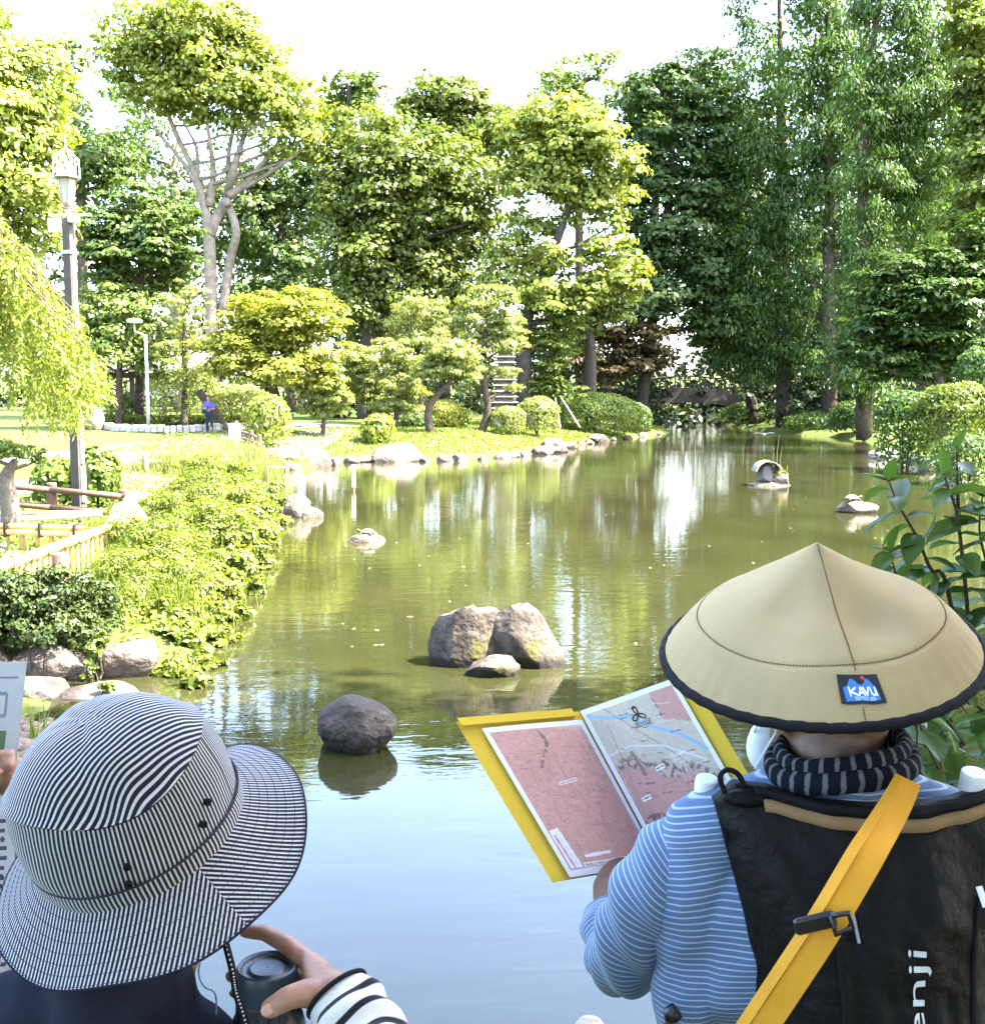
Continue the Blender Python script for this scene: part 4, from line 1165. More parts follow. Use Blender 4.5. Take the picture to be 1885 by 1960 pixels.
leaf_obj('ground_cover', pos, rng.normal(size=(len(q), 3)) * .5 + np.array([0, -.3, .6]), .09, .045, rng, LM['bank'], label='low leafy ground cover along the near left bank', cat='ground cover', kind='stuff')

# ---- weeping tree at the left edge
rng = np.random.default_rng(501)
root = empty('weeping_tree', (-7.6, 14.6, hgt(-7.6, 14.6)), 'weeping tree with hanging lime leaves at the left edge before the lamp post', 'tree')
Cs, Ax = [], []
mbw = MB()
mbw.add(tube([(-7.6, 14.6, .3), (-7.5, 14.6, 2.5), (-7.2, 14.5, 4.6)], [.2, .17, .1], 9))
tops = []
for k in range(420):
    x, Y = rng.uniform(-120, 205), rng.uniform(13.2, 16.2)
    # umbrella: the farther from the trunk, the lower the strand starts
    t = max(0, x + 20) / 225
    ytop = 400 + 300 * t ** 1.35 + rng.uniform(0, 150)
    ybot = min(ytop + rng.uniform(90, 260), 850 - 40 * rng.random() - (60 if x > 150 else 0))
    if ybot < ytop + 30: continue
    a, b = P(x, ytop, Y), P(x + rng.uniform(0, 26), ybot, Y)
    if k % 5 == 0:
        s0 = Vector((-7.2, 14.5, 4.6))
        mid = s0.lerp(a, .6) + Vector((0, 0, .35))
        mbw.add(tube([s0, mid, a, a.lerp(b, .6)], [.035, .02, .008, .003], 4, cap=False))
    m = int((a - b).length / .05)
    for j in range(m):
        f = j / m
        p = a.lerp(b, f) + Vector((.06 * math.sin(f * 5 + k), 0, 0))
        for sgn in (-1, 1):
            Cs.append(p + Vector((sgn * .035 * rng.uniform(.4, 1.3), rng.normal() * .035, -.02)))
            Ax.append((sgn * .6 + rng.normal() * .3, rng.normal() * .4, -1.0))
Cs, Ax = np.array(Cs), np.array(Ax)
leaf_obj('crown', Cs, rdir(rng, len(Cs)) + np.array([.3, -.5, .4]), rng.uniform(.07, .12, len(Cs)), rng.uniform(.028, .042, len(Cs)), rng, LM['lime'], root, axis=Ax, fold=.2)
mbw.build('trunk', BARK, root, smooth=True)

# small clipped pine below it
tree('clipped_pine', 'small clipped pine with pale trunk at the left edge by the railing', 16.3, 18, [(40, 868, 46, 14), (5, 858, 40, 16), (75, 880, 26, 10), (-40, 870, 40, 16)], LM['fresh'], BARKP, 5200, .07, .022, 502, nclump=70, r0=.1, style='pine', flat=.6,
     trunk=[(22, 1005, .17), (18, 960, .13), (12, 915, .11), (30, 880, .05)])

# ---- lamp post
def lamp_post():
    Y = 18.7
    b = P(152, 972, Y); gz = hgt(b.x, Y)
    root = empty('lamp_post', (b.x, Y, gz), 'square brown lamp post with hexagonal lantern at the left', 'street lamp')
    zt = P(131, 418, Y).z
    MB().add((lambda: (lambda V: (V, [[3, 2, 1, 0], [4, 5, 6, 7], [0, 1, 5, 4], [1, 2, 6, 5], [2, 3, 7, 6], [3, 0, 4, 7]]))(
        [Vector((b.x, Y, z)) + Matrix.Rotation(R(-20), 3, 'Z') @ Vector((sx * w, sy * w, 0)) for z, w in ((gz - .2, .088), (zt, .072)) for sx, sy in ((-1, -1), (1, -1), (1, 1), (-1, 1))]))()).build('post', BRONZE, root)
    M = Matrix.Rotation(R(-20), 3, 'Z')
    nrm = M @ Vector((1, 0, 0))
    for z0, z1, w in ((gz + .35, gz + .95, .10), (gz + 1.0, gz + 2.6, .05), (zt - 1.8, zt - .35, .06)):
        MB().add(box(Vector((b.x, Y, (z0 + z1) / 2)) + nrm * (.098 - .006 * (z0 - gz)), (.05, w, z1 - z0), rot=M)).build('cable_duct', STEEL if w > .06 else WHITE, root)
    for z in (zt - .55, zt - 1.75, zt - 1.95):
        MB().add(box((b.x, Y, z), (.19, .19, .05), rot=M)).build('clamp_band', WHITE, root)
    mark = len(bpy.data.objects)
    before = set(bpy.data.objects)
    MB().add(lathe([(.055, zt - .02), (.055, zt + .18), (.075, zt + .2), (.075, zt + .24)], 12, (b.x, Y, 0))).build('collar', solid('copper_brown', (.22, .13, .10), .5, .5), root)
    z0 = zt + .24
    hexa = lambda r, z: (r, z)
    lan = MB().add(lathe([(.12, z0), (.13, z0 + .05), (.11, z0 + .05)], 6, (b.x, Y, 0))).build('lantern', solid('copper_brown', None), root)
    for k in range(6):
        a0, a1 = R(60 * k), R(60 * k + 60)
        q = []
        for r, z in ((.118, z0 + .05), (.2, z0 + .5)):
            for a in (a0, a1):
                q.append(Vector((b.x + r * math.cos(a) * .985, Y + r * math.sin(a) * .985, z)))
        MB().add(([q[0], q[1], q[3], q[2]], [[0, 1, 2, 3]])).build('pane', solid('milk_glass', (.28, .27, .23), .3, .5, var=.02), lan)
        MB().add(tube([(b.x + .12 * math.cos(a0), Y + .12 * math.sin(a0), z0 + .04), (b.x + .203 * math.cos(a0), Y + .203 * math.sin(a0), z0 + .51)], .011, 5)).build('glazing_bar', solid('copper_brown', None), lan)
    rf = MB().add(lathe([(.29, z0 + .5), (.3, z0 + .52), (.14, z0 + .62), (.07, z0 + .68), (.07, z0 + .72), (.05, z0 + .78), (.012, z0 + .92)], 6, (b.x, Y, 0))).build('roof', solid('copper_roof', (.10, .07, .055), .45, .5), root)
    mb = MB()
    top = Vector((b.x, Y, z0 + 1.12))
    for k in range(8):
        a = R(45 * k); a2 = R(45 * k + 45)
        p0 = Vector((b.x + .28 * math.cos(a), Y + .28 * math.sin(a), z0 + .53)); p1 = Vector((b.x + .27 * math.cos(a), Y + .27 * math.sin(a), z0 + .85))
        p2 = Vector((b.x + .27 * math.cos(a2), Y + .27 * math.sin(a2), z0 + .85))
        mb.add(tube([p0, p1, top], .006, 4, cap=False)); mb.add(tube([p1, (p1 + p2) / 2 - Vector((0, 0, .12)), p2], .006, 4, cap=False))
        mb.add(tube([(p1 + p2) / 2 + Vector((0, 0, .05)), (p1 + p2) / 2 - Vector((0, 0, .3))], .005, 4, cap=False))
    mb.add(tube([top, top + Vector((0, 0, .2))], .014, 5))
    mb.build('wire_crown', WHITE, root)
    # the lantern is drawn in to the slim post
    S = Matrix.Translation((b.x, Y, zt)) @ Matrix.Diagonal((.8, .8, .86, 1)) @ Matrix.Translation((-b.x, -Y, -zt))
    for o in set(bpy.data.objects) - before:
        if o.type == 'MESH': o.data.transform(S)
    MB().add(box((b.x + .12, Y - .08, zt - .02), (.16, .14, .12), bev=.02)).build('speaker_box', WHITE, root)
    MB().add(box((b.x - .2, Y - .08, zt - .12), (.2, .03, .22))).build('notice_plate', WHITE, root)
    MB().add(tube([(b.x - .3, Y - .04, zt + .05), (b.x + .4, Y - .04, zt + .05)], .02, 6)).build('bracket', STEEL, root)
lamp_post()

# ---- brown log railing
def log_fence(name, label, pts, ph, pr, rails, rr, mat):
    """pts: ground points of the posts; rails: heights."""
    root = empty(name, pts[0], label, 'fence')
    for p in pts:
        MB().add(lathe([(pr * .98, p.z - .2), (pr, p.z + ph - .02), (pr * .9, p.z + ph), (.001, p.z + ph + .005)], 12, (p.x, p.y, 0), cap=False)).build('post', mat, root, smooth=False)
    for a, b in zip(pts[:-1], pts[1:]):
        for h in rails:
            MB().add(tube([a + Vector((0, -pr * .7, h)), b + Vector((0, -pr * .7, h))], rr, 10)).build('rail', mat, root, smooth=True)
    return root
def gp(x, y, Y):
    p = P(x, y, Y); p.z = hgt(p.x, p.y); return p
log_fence('log_railing', 'dark brown two rail log railing behind the lamp post', [gp(-85, 0, 18.4), gp(60, 0, 18.3), gp(203, 0, 18.3), gp(345, 0, 18.5), gp(470, 0, 19)], .66, .085, (.26, .55), .052, WOODB)
log_fence('log_railing', 'pale sunlit log railing along the path behind the tall grass', [gp(250, 0, 30), gp(340, 0, 32), gp(408, 0, 34.5), gp(474, 0, 37), gp(530, 0, 39)], .55, .09, (.36,), .055, solid('weathered_timber', (.24, .16, .11), .9, .15, var=.2))
log_fence('log_railing', 'short reddish railing with three rails beside the white sign', [gp(430, 0, 43.5), gp(462, 0, 42.5), gp(478, 0, 41.5)], .85, .09, (.2, .45, .7), .055, WOODB)
# posts behind the railing
for x, Y, lab in ((110, 20, 'short brown stake behind the railing, left of the lamp post'), (82, 21, 'short brown stake behind the railing, next to the pine trunk')):
    p = gp(x, 0, Y)
    MB().add(lathe([(.06, p.z - .1), (.06, p.z + .38), (.04, p.z + .4)], 10, (p.x, p.y, 0))).build('stake', WOODB, label=lab, cat='stake')

# ---- bamboo fence
def bamboo(a, b, r, name='cane', parent=None, nodes=.28, mat=None):
    a, b = Vector(a), Vector(b)
    L = (b - a).length
    pts, rad = [], []
    k = max(1, int(L / nodes))
    for i in range(k):
        for t, s in ((0, 1.07), (.06, .98), (.94, .98)):
            pts.append(a.lerp(b, (i + t) / k)); rad.append(r * s)
    pts.append(b); rad.append(r * 1.05)
    return MB().add(tube(pts, rad, 10)).build(name, mat or BAMB, parent, smooth=True)
p0, p1 = P(-90, 1122, 11.0), P(206, 1010, 14.6)
root = empty('bamboo_fence', (p1.x, p1.y, hgt(p1.x, p1.y)), 'low yellow bamboo fence running away behind the dark hedge', 'fence')
bamboo(p0, p1, .062, 'top_rail', root, .5)
for k in range(26):
    t = (k + .5) / 26
    q = p0.lerp(p1, t)
    bamboo((q.x, q.y, q.z - .05), (q.x, q.y, hgt(q.x, q.y) - .05), .026, 'cane', root, .3)
for k in range(9):
    q = p0.lerp(p1, .08 + k * .11)
    d = (p1 - p0).normalized()
    MB().add(tube([q - d * .012, q + d * .012], .068, 10)).build('cord_tie', CORD, root)
q0, q1 = P(-80, 1004, 15.2), P(172, 1012, 15.0)
root = empty('bamboo_fence', (q0.x, q0.y, hgt(q0.x, q0.y)), 'low bamboo fence with doubled top rail crossing in front of the lamp post', 'fence')
bamboo(q0, q1, .042, 'top_rail', root, .4)
bamboo(q0 + Vector((0, -.06, -.075)), q1 + Vector((0, -.06, -.075)), .042, 'top_rail', root, .45)
for k in range(9):
    q = q0.lerp(q1, (k + .3) / 9)
    bamboo((q.x, q.y + .06, q.z), (q.x, q.y + .06, hgt(q.x, q.y) - .05), .035 if k % 2 else .05, 'cane', root, .3)
for k in range(4):
    q = q0.lerp(q1, .12 + k * .26)
    MB().add(box(q + Vector((0, -.03, -.035)), (.03, .17, .2))).build('cord_tie', CORD, root)
a, b = P(-60, 985, 17.4), P(195, 980, 17.3)
bamboo(a, b, .035, 'bamboo_pole', None, .4).location = (0, 0, 0)
tag(bpy.data.objects['bamboo_pole'], 'thin bamboo pole lying level below the brown railing', 'pole')
a, b = P(-60, 1000, 16.3), P(195, 984, 16.6)
o = bamboo(a, b, .045, 'edging_pole', None, .5, WHITE); tag(o, 'whitish sunlit pole raised on stub posts before the lamp post', 'pole')
p = gp(98, 0, 16.5)
MB().add(lathe([(.06, p.z - .1), (.06, a.z - .03)], 10, (p.x, p.y, 0))).build('stub_post', solid('weathered_timber', None), label='stub post under the whitish pole', cat='post')
p = P(113, 1078, 11.9)
MB().add(lathe([(.078, p.z - .3), (.078, p.z + .1), (.07, p.z + .112), (.001, p.z + .114)], 18, (p.x, p.y, 0), cap=False)).build('bollard', solid('red_timber', (.16, .08, .065), .7, .3, var=.2), label='round reddish wooden bollard standing in the hedge by the bamboo fence', cat='bollard')

# ---- flower bed with stone kerb
root = empty('flower_bed', gp(320, 0, 47), 'low clipped bed with pale kerb stones beside the path', 'flower bed')
KS = solid('kerb_stone', (.3, .28, .24), .9, .15, var=.2, scale=2)
kp = smoothpath([(175, 826), (182, 832), (215, 836), (280, 838), (350, 838), (420, 836), (480, 833)], 6)
for i in range(len(kp) - 1):
    a, b = G(kp[i][0], kp[i][1], .75), G(kp[i + 1][0], kp[i + 1][1], .75)
    d = b - a
    g = hgt(a.x, a.y)
    MB().add(box(((a.x + b.x) / 2, (a.y + b.y) / 2, g + .14 + .02 * (i % 3)), (d.length * .94, .3, .36), rz=math.atan2(d.y, d.x), bev=.05)).build('kerb_stone', KS, root)
rng = np.random.default_rng(71)
n = 9000
xs, ts = rng.uniform(185, 480, n), rng.random(n)
base = np.array([list(G(a, 834 - 0 * t, .75)) for a, t in zip(xs[:n], ts)])
base[:, 1] += .3 + 4.2 * ts
base[:, 0] *= base[:, 1] / (base[:, 1] - .3 - 4.2 * ts)
base[:, 2] = hgt_np(base[:, 0], base[:, 1]) + .25 + .4 * rng.random(n)
leaf_obj('foliage', base, rng.normal(size=(n, 3)) * .5 + np.array([0, -.2, .7]), .16, .09, rng, LM['bank'], root)
c = P(355, 806, 55)
rock('garden_stone', 'low pale stone on the lawn behind the person in purple', (c.x, c.y, c.z - .25), (1.0, .6, .45), 208, STONE, cuts=8)
c = P(170, 785, 52)
rock('garden_stone', 'tall pale stone left of the thin park lamp', (c.x, c.y, c.z - .25), (.7, .5, .8), 209, STONE, cuts=8)
# thin park lamp
b = gp(258, 0, 52)
root = empty('park_lamp', b, 'thin pale park lamp with flat head on a bent arm', 'street lamp')
t = P(256, 640, 52)
MB().add(tube([b - Vector((0, 0, .2)), Vector((b.x, b.y, t.z))], [.085, .07], 10)).build('pole', STEEL, root, smooth=True)
MB().add(tube([Vector((b.x, b.y, t.z - .1)), Vector((b.x - .25, b.y, t.z + .05)), Vector((b.x - .5, b.y, t.z + .12)), Vector((b.x - .5, b.y, t.z + .5))], .045, 8)).build('arm', STEEL, root, smooth=True)
MB().add(lathe([(.02, .0), (.34, .05), (.36, .12), (.3, .2), (.05, .24)], 18, (b.x - .5, b.y, t.z + .5))).build('lamp_head', WHITE, root, smooth=True)
# leaning cut trunk
b = gp(413, 0, 52)
t = P(380, 748, 52)
MB().add(tube([b - Vector((0, 0, .2)), b.lerp(t, .5) + Vector((.08, 0, 0)), t], [.24, .21, .19], 12)).build('leaning_trunk', BARK, label='bare leaning trunk cut off pale at the top', cat='trunk')
# white sign
b = gp(433, 0, 41)
root = empty('sign_post', b, 'small blank white sign board on a white post by the railing', 'sign')
t = P(433, 808, 41)
MB().add(tube([b, Vector((b.x, b.y, t.z + .05))], .04, 8)).build('post', WHITE, root)
MB().add(box((b.x - .06, b.y - .06, t.z - .35), (.42, .03, .62))).build('board', WHITE, root)
# wooden bench-like rail on the lawn
b = P(590, 812, 54)
root = empty('lawn_rail', (b.x, b.y, hgt(b.x, b.y)), 'low thin rail on a post at the lawn edge', 'rail')
MB().add(tube([b + Vector((-.9, 0, -.1)), b + Vector((.9, 0, 0))], .035, 6)).build('rail', WOODB, root)
for dx in (-.4, .6):
    MB().add(tube([(b.x + dx, b.y, hgt(b.x, b.y) - .1), (b.x + dx, b.y, b.z)], .045, 6)).build('post', WOODB, root)
# white pole standing in the water
c = G(677, 940)
root = empty('depth_pole', (c.x, c.y, 0), 'white marker pole standing in the pond off the shore', 'pole')
MB().add(tube([(c.x, c.y, -.3), (c.x, c.y, .3)], .035, 8)).build('pole', solid('rusty_pole', (.2, .11, .05), .8, .2), root)
MB().add(box((c.x, c.y, .42), (.1, .05, .62))).build('marker_board', WHITE, root)
# stone pagoda
b = gp(967, 0, 61)
root = empty('stone_pagoda', b, 'tall many tiered stone pagoda behind the tallest pine', 'pagoda')
zt = P(967, 668, 61).z
MB().add(box((b.x, b.y, b.z + .25), (1.5, 1.5, .7), bev=.05)).build('plinth', STONE, root)
nt_ = 12
for k in range(nt_):
    z = b.z + .65 + (zt - b.z - .65) * k / nt_
    hgt_k = (zt - b.z - .65) / nt_
    w = 1.62 - .5 * k / nt_
    MB().add(box((b.x, b.y, z + hgt_k * .22), (w * .62, w * .62, hgt_k * .46))).build('tier_body', STONE, root)
    V, F = lathe([(w * .68, z + hgt_k * .46), (w * .70, z + hgt_k * .58), (w * .45, z + hgt_k * .99)], 4, (0, 0, 0), Matrix.Rotation(R(45), 3, 'Z'))
    MB().add(([Vector((v.x + b.x, v.y + b.y, v.z)) for v in V], F)).build('tier_roof', STONE, root)
# pavilion behind the lamp
b = gp(235, 0, 63)
root = empty('pavilion', b, 'open timber pavilion with pale roof edge half hidden behind trees', 'pavilion')
for dx in (-2.6, -.2, 1.6):
    MB().add(box((b.x + dx, b.y, b.z + 1.6), (.22, .22, 3.4))).build('post', BARKD, root)
MB().add(box((b.x + .2, b.y, b.z + 2.75), (5.2, .2, .3))).build('beam', BARKD, root)
V = [Vector((b.x + x, b.y + y, b.z + z)) for x, y, z in ((-3.4, -1.2, 2.95), (3.6, -1.2, 2.95), (3.6, 3.4, 4.0), (-3.4, 3.4, 4.0), (-3.4, -1.2, 3.1), (3.6, -1.2, 3.1), (3.6, 3.4, 4.15), (-3.4, 3.4, 4.15))]
MB().add((V, [[3, 2, 1, 0], [4, 5, 6, 7], [0, 1, 5, 4], [1, 2, 6, 5], [2, 3, 7, 6], [3, 0, 4, 7]])).build('roof', STONE, root)
MB().add(box((b.x + 1.1, b.y + .6, b.z + 2.2), (2.2, .1, 1.2))).build('wall_panel', solid('grey_panel', (.4, .42, .42), .8, .2), root)
b = gp(225, 0, 57)
root = empty('steps', b, 'dark stone steps at the foot of the pavilion bank', 'steps')
for k in range(4):
    MB().add(box((b.x, b.y + .35 * k, b.z + .1 + .2 * k), (1.3, .38, .2), bev=.02)).build('step', STONED, root)
# footbridge at the shaded end
b0, b1 = P(1195, 752, 104), P(1420, 762, 104)
root = empty('footbridge', (b0.x, 104, 0), 'shaded footbridge crossing the dark far end of the pond', 'bridge')
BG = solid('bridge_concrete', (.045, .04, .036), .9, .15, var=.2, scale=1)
zb = b0.z
n = 12
V, F = [], []
for i in range(n + 1):
    t = i / n
    x = b0.x + (b1.x - b0.x) * t
    z = zb + .5 * math.sin(math.pi * t)
    for y, dz in ((103, 0), (103, -1.4), (105.4, -1.4), (105.4, 0)):
        V.append((x, y, z + dz))
for i in range(n):
    for k in range(4):
        l = (k + 1) % 4
        F.append([i * 4 + k, i * 4 + l, i * 4 + 4 + l, i * 4 + 4 + k])
F += [[0, 3, 2, 1], [n * 4, n * 4 + 1, n * 4 + 2, n * 4 + 3]]
MB().add((V, F)).build('deck', BG, root)
for i in range(25):
    t = i / 24
    x = b0.x + (b1.x - b0.x) * t; z = zb + .5 * math.sin(math.pi * t)
    MB().add(box((x, 103.1, z + .5), (.09 if i % 4 else .2, .09, 1.0))).build('baluster', BG, root)
MB().add(tube([(b0.x + (b1.x - b0.x) * i / n, 103.1, zb + 1.03 + .5 * math.sin(math.pi * i / n)) for i in range(n + 1)], .07, 6)).build('handrail', BG, root)
for x in (b0.x + .3, b1.x - .3):
    MB().add(box((x, 104.2, zb / 2 - .8), (1.2, 2.2, zb + .4))).build('abutment', BG, root)
# bird over the dark water
c = P(1462, 832, 66)
root = empty('white_bird', c, 'tiny white bird with spread wings low over the dark water', 'bird')
MB().add(tube([c + Vector((-.02, -.25, 0)), c + Vector((0, -.1, .02)), c + Vector((0, .12, 0)), c + Vector((0, .3, .02))], [.02, .08, .07, .015], 8)).build('body', WHITE, root, smooth=True)
for s in (-1, 1):
    V = [c + Vector((s * x, y, z)) for x, y, z in ((.04, -.12, .04), (.3, -.16, .14), (.62, -.05, .1), (.3, .06, .12), (.04, .1, .03))]
    MB().add((V + [v - Vector((0, 0, .02)) for v in V], [[0, 1, 2, 3, 4], [9, 8, 7, 6, 5], [0, 5, 6, 1], [1, 6, 7, 2], [2, 7, 8, 3], [3, 8, 9, 4]])).build('wing', WHITE, root)
# floating leaves and specks
rng = np.random.default_rng(88)
q = np.array([list(G(rng.uniform(650, 1800), 860 + 380 * rng.random() ** 1.5, .006)) for _ in range(70)])
leaf_obj('floating_leaves', q, np.array([[0, 0, 1.]] * len(q)) + rng.normal(size=(len(q), 3)) * .03, rng.uniform(.04, .09, len(q)), .035, rng, leafmat('leaf_dry', (.2, .16, .08), (.4, .35, .22), .2), label='pale fallen leaves floating on the pond', cat='leaves', kind='stuff')

# ================================================================ people and what they wear and hold
def skin_mat(name='skin', lo=(.25, .12, .075), hi=(.36, .20, .135)):
    m, nt, out = new_mat(name)
    b = nd(nt, 'ShaderNodeBsdfPrincipled'); tc = nd(nt, 'ShaderNodeTexCoord')
    n1 = nd(nt, 'ShaderNodeTexNoise'); n1.inputs['Scale'].default_value = 45; n1.inputs['Detail'].default_value = 6
    nt.links.new(tc.outputs['Object'], n1.inputs['Vector'])
    r1 = ramp(nt, [(.3, lo), (.7, hi)]); nt.links.new(n1.outputs[0], r1.inputs[0])
    nt.links.new(r1.outputs[0], b.inputs['Base Color'])
    b.inputs['Roughness'].default_value = .5
    b.inputs['Subsurface Weight'].default_value = .15
    b.inputs['Subsurface Radius'].default_value = (.008, .003, .002)
    bp = nd(nt, 'ShaderNodeBump'); bp.inputs['Strength'].default_value = .25; bp.inputs['Distance'].default_value = .002
    n2 = nd(nt, 'ShaderNodeTexNoise'); n2.inputs['Scale'].default_value = 220; nt.links.new(tc.outputs['Object'], n2.inputs['Vector'])
    nt.links.new(n2.outputs[0], bp.inputs['Height']); nt.links.new(bp.outputs[0], b.inputs['Normal'])
    nt.links.new(b.outputs[0], out.inputs[0])
    return m
SKIN = skin_mat()
TAN_SHADED = skin_mat('tan_skin_shaded', (.085, .042, .026), (.13, .068, .042))  # tan skin, darkened further to carry the hat's shadow on the nape
NAIL = solid('nail', (.40, .23, .175), .4, .5, var=.04)
HAIR = solid('black_hair', (.018, .015, .014), .5, .4, var=.3, scale=60)

def cloth(name, dark, light, duty=.5, soft=.08, rough=.9, weave=900., edge=(0, 0)):
    """Striped cloth: the stripes follow the attribute st (one unit = one stripe pair)."""
    if name in MAT: return MAT[name]
    m, nt, out = new_mat(name)
    b = nd(nt, 'ShaderNodeBsdfPrincipled')
    at = nd(nt, 'ShaderNodeAttribute', attribute_name='st')
    fr = nd(nt, 'ShaderNodeMath', operation='FRACT'); nt.links.new(at.outputs['Fac'], fr.inputs[0])
    rp = ramp(nt, [(0, dark), (duty - soft, dark), (duty, light), (1 - soft, light), (1.0, dark)])
    nt.links.new(fr.outputs[0], rp.inputs[0])
    tc = nd(nt, 'ShaderNodeTexCoord')
    n1 = nd(nt, 'ShaderNodeTexNoise'); n1.inputs['Scale'].default_value = weave; n1.inputs['Detail'].default_value = 2
    nt.links.new(tc.outputs['Object'], n1.inputs['Vector'])
    r2 = ramp(nt, [(.3, (.75, .75, .75)), (.7, (1.15, 1.15, 1.15))]); nt.links.new(n1.outputs[0], r2.inputs[0])
    mx = nd(nt, 'ShaderNodeMix', data_type='RGBA', blend_type='MULTIPLY'); mx.inputs['Factor'].default_value = 1
    nt.links.new(rp.outputs[0], mx.inputs['A']); nt.links.new(r2.outputs[0], mx.inputs['B'])
    nt.links.new(mx.outputs['Result'], b.inputs['Base Color'])
    b.inputs['Roughness'].default_value = rough; b.inputs['Specular IOR Level'].default_value = .15
    b.inputs['Sheen Weight'].default_value = .15
    bp = nd(nt, 'ShaderNodeBump'); bp.inputs['Strength'].default_value = .3; bp.inputs['Distance'].default_value = .001
    nt.links.new(n1.outputs[0], bp.inputs['Height']); nt.links.new(bp.outputs[0], b.inputs['Normal'])
    nt.links.new(b.outputs[0], out.inputs[0])
    MAT[name] = m
    return m

def capsule(p0, r0, p1, r1, n=14):
    p0, p1 = Vector(p0), Vector(p1)
    d = (p1 - p0); L = max(d.length, 1e-5); d = d / L
    prof = [(1e-4, -r0)] + [(r0 * math.cos(a), r0 * math.sin(a)) for a in (R(-60), R(-30))] + [(r0, 0), (r1, L)] + [(r1 * math.cos(a), L + r1 * math.sin(a)) for a in (R(30), R(60))] + [(1e-4, L + r1)]
    M = d.to_track_quat('Z', 'Y').to_matrix()
    return lathe(prof, n, p0, M)

def ellipsoid(c, rad, M=None, n=20):
    prof = [(max(1e-4, math.cos(a)), math.sin(a)) for a in np.linspace(-math.pi / 2, math.pi / 2, 13)]
    V, F = lathe(prof, n)
    c = Vector(c)
    out = []
    for v in V:
        q = Vector((v.x * rad[0], v.y * rad[1], v.z * rad[2]))
        out.append(c + (M @ q if M is not None else q))
    return out, F

spare = []
side = bpy.data.scenes.new('workbench')          # a small scene of its own to grow surfaces in
def blob(name, prims, voxel, smooth=6, mat=None, parent=None, folds=None, stripe=None, **kw):
    """One continuous surface grown over overlapping tapered volumes."""
    mb = MB()
    for p in prims:
        if p[0] == 'cap': mb.add(capsule(*p[1:]))
        else: mb.add(ellipsoid(*p[1:]))
    tmp = bpy.data.objects.new('tmp', py_mesh('tmp', mb.V, mb.F))
    side.collection.objects.link(tmp)
    r = tmp.modifiers.new('r', 'REMESH'); r.mode = 'VOXEL'; r.voxel_size = voxel
    s = tmp.modifiers.new('s', 'SMOOTH'); s.factor = .5; s.iterations = smooth
    side.view_layers[0].update()
    me = bpy.data.meshes.new_from_object(tmp.evaluated_get(side.view_layers[0].depsgraph))
    side.collection.objects.unlink(tmp); spare.append(tmp)
    me.name = name
    me.materials.clear()
    if folds:
        nv_ = [(v.co.copy(), v.normal.copy()) for v in me.vertices]
        me.vertices.foreach_set('co', [c_ for p_, n_ in nv_ for c_ in (p_ + n_ * folds(p_))])
    me.polygons.foreach_set('use_smooth', [True] * len(me.polygons))
    if stripe:
        a = me.attributes.new('st', 'FLOAT', 'POINT')
        a.data.foreach_set('value', [stripe(v.co) for v in me.vertices])
    me.update()
    return mobj(name, me, mat, parent, **kw)

def sweep(name, path, mat, parent=None, n=40, k=10, period=.0076, folds=None, stw=None, flat=None, sub=None, **kw):
    """Cloth tube through (point, radius) with stripes along its length."""
    sp = smoothpath([tuple(p) + (r,) for p, r in path], k)
    V, F = tube([s[:3] for s in sp], [s[3] for s in sp], n, cap=False)
    L = [0.]
    for i in range(1, len(sp)):
        L.append(L[-1] + float(np.linalg.norm(sp[i][:3] - sp[i - 1][:3])))
    V = [Vector(v) for v in V]
    if folds:
        for i in range(len(sp)):
            c = Vector(sp[i][:3])
            for j in range(n):
                q = V[i * n + j]
                V[i * n + j] = q + (q - c).normalized() * folds(q, L[i], j / n)
    st = [(L[i] + (stw(V[i * n + j], L[i], j / n) if stw else 0)) / period for i in range(len(sp)) for j in range(n)]
    me = py_mesh(name, V, F, True)
    a = me.attributes.new('st', 'FLOAT', 'POINT'); a.data.foreach_set('value', st)
    return mobj(name, me, mat, parent, **kw)

def nz(p, f, o=0.):
    return noise.noise(Vector(p) * f + Vector((o, o * .7, o * 1.3)))

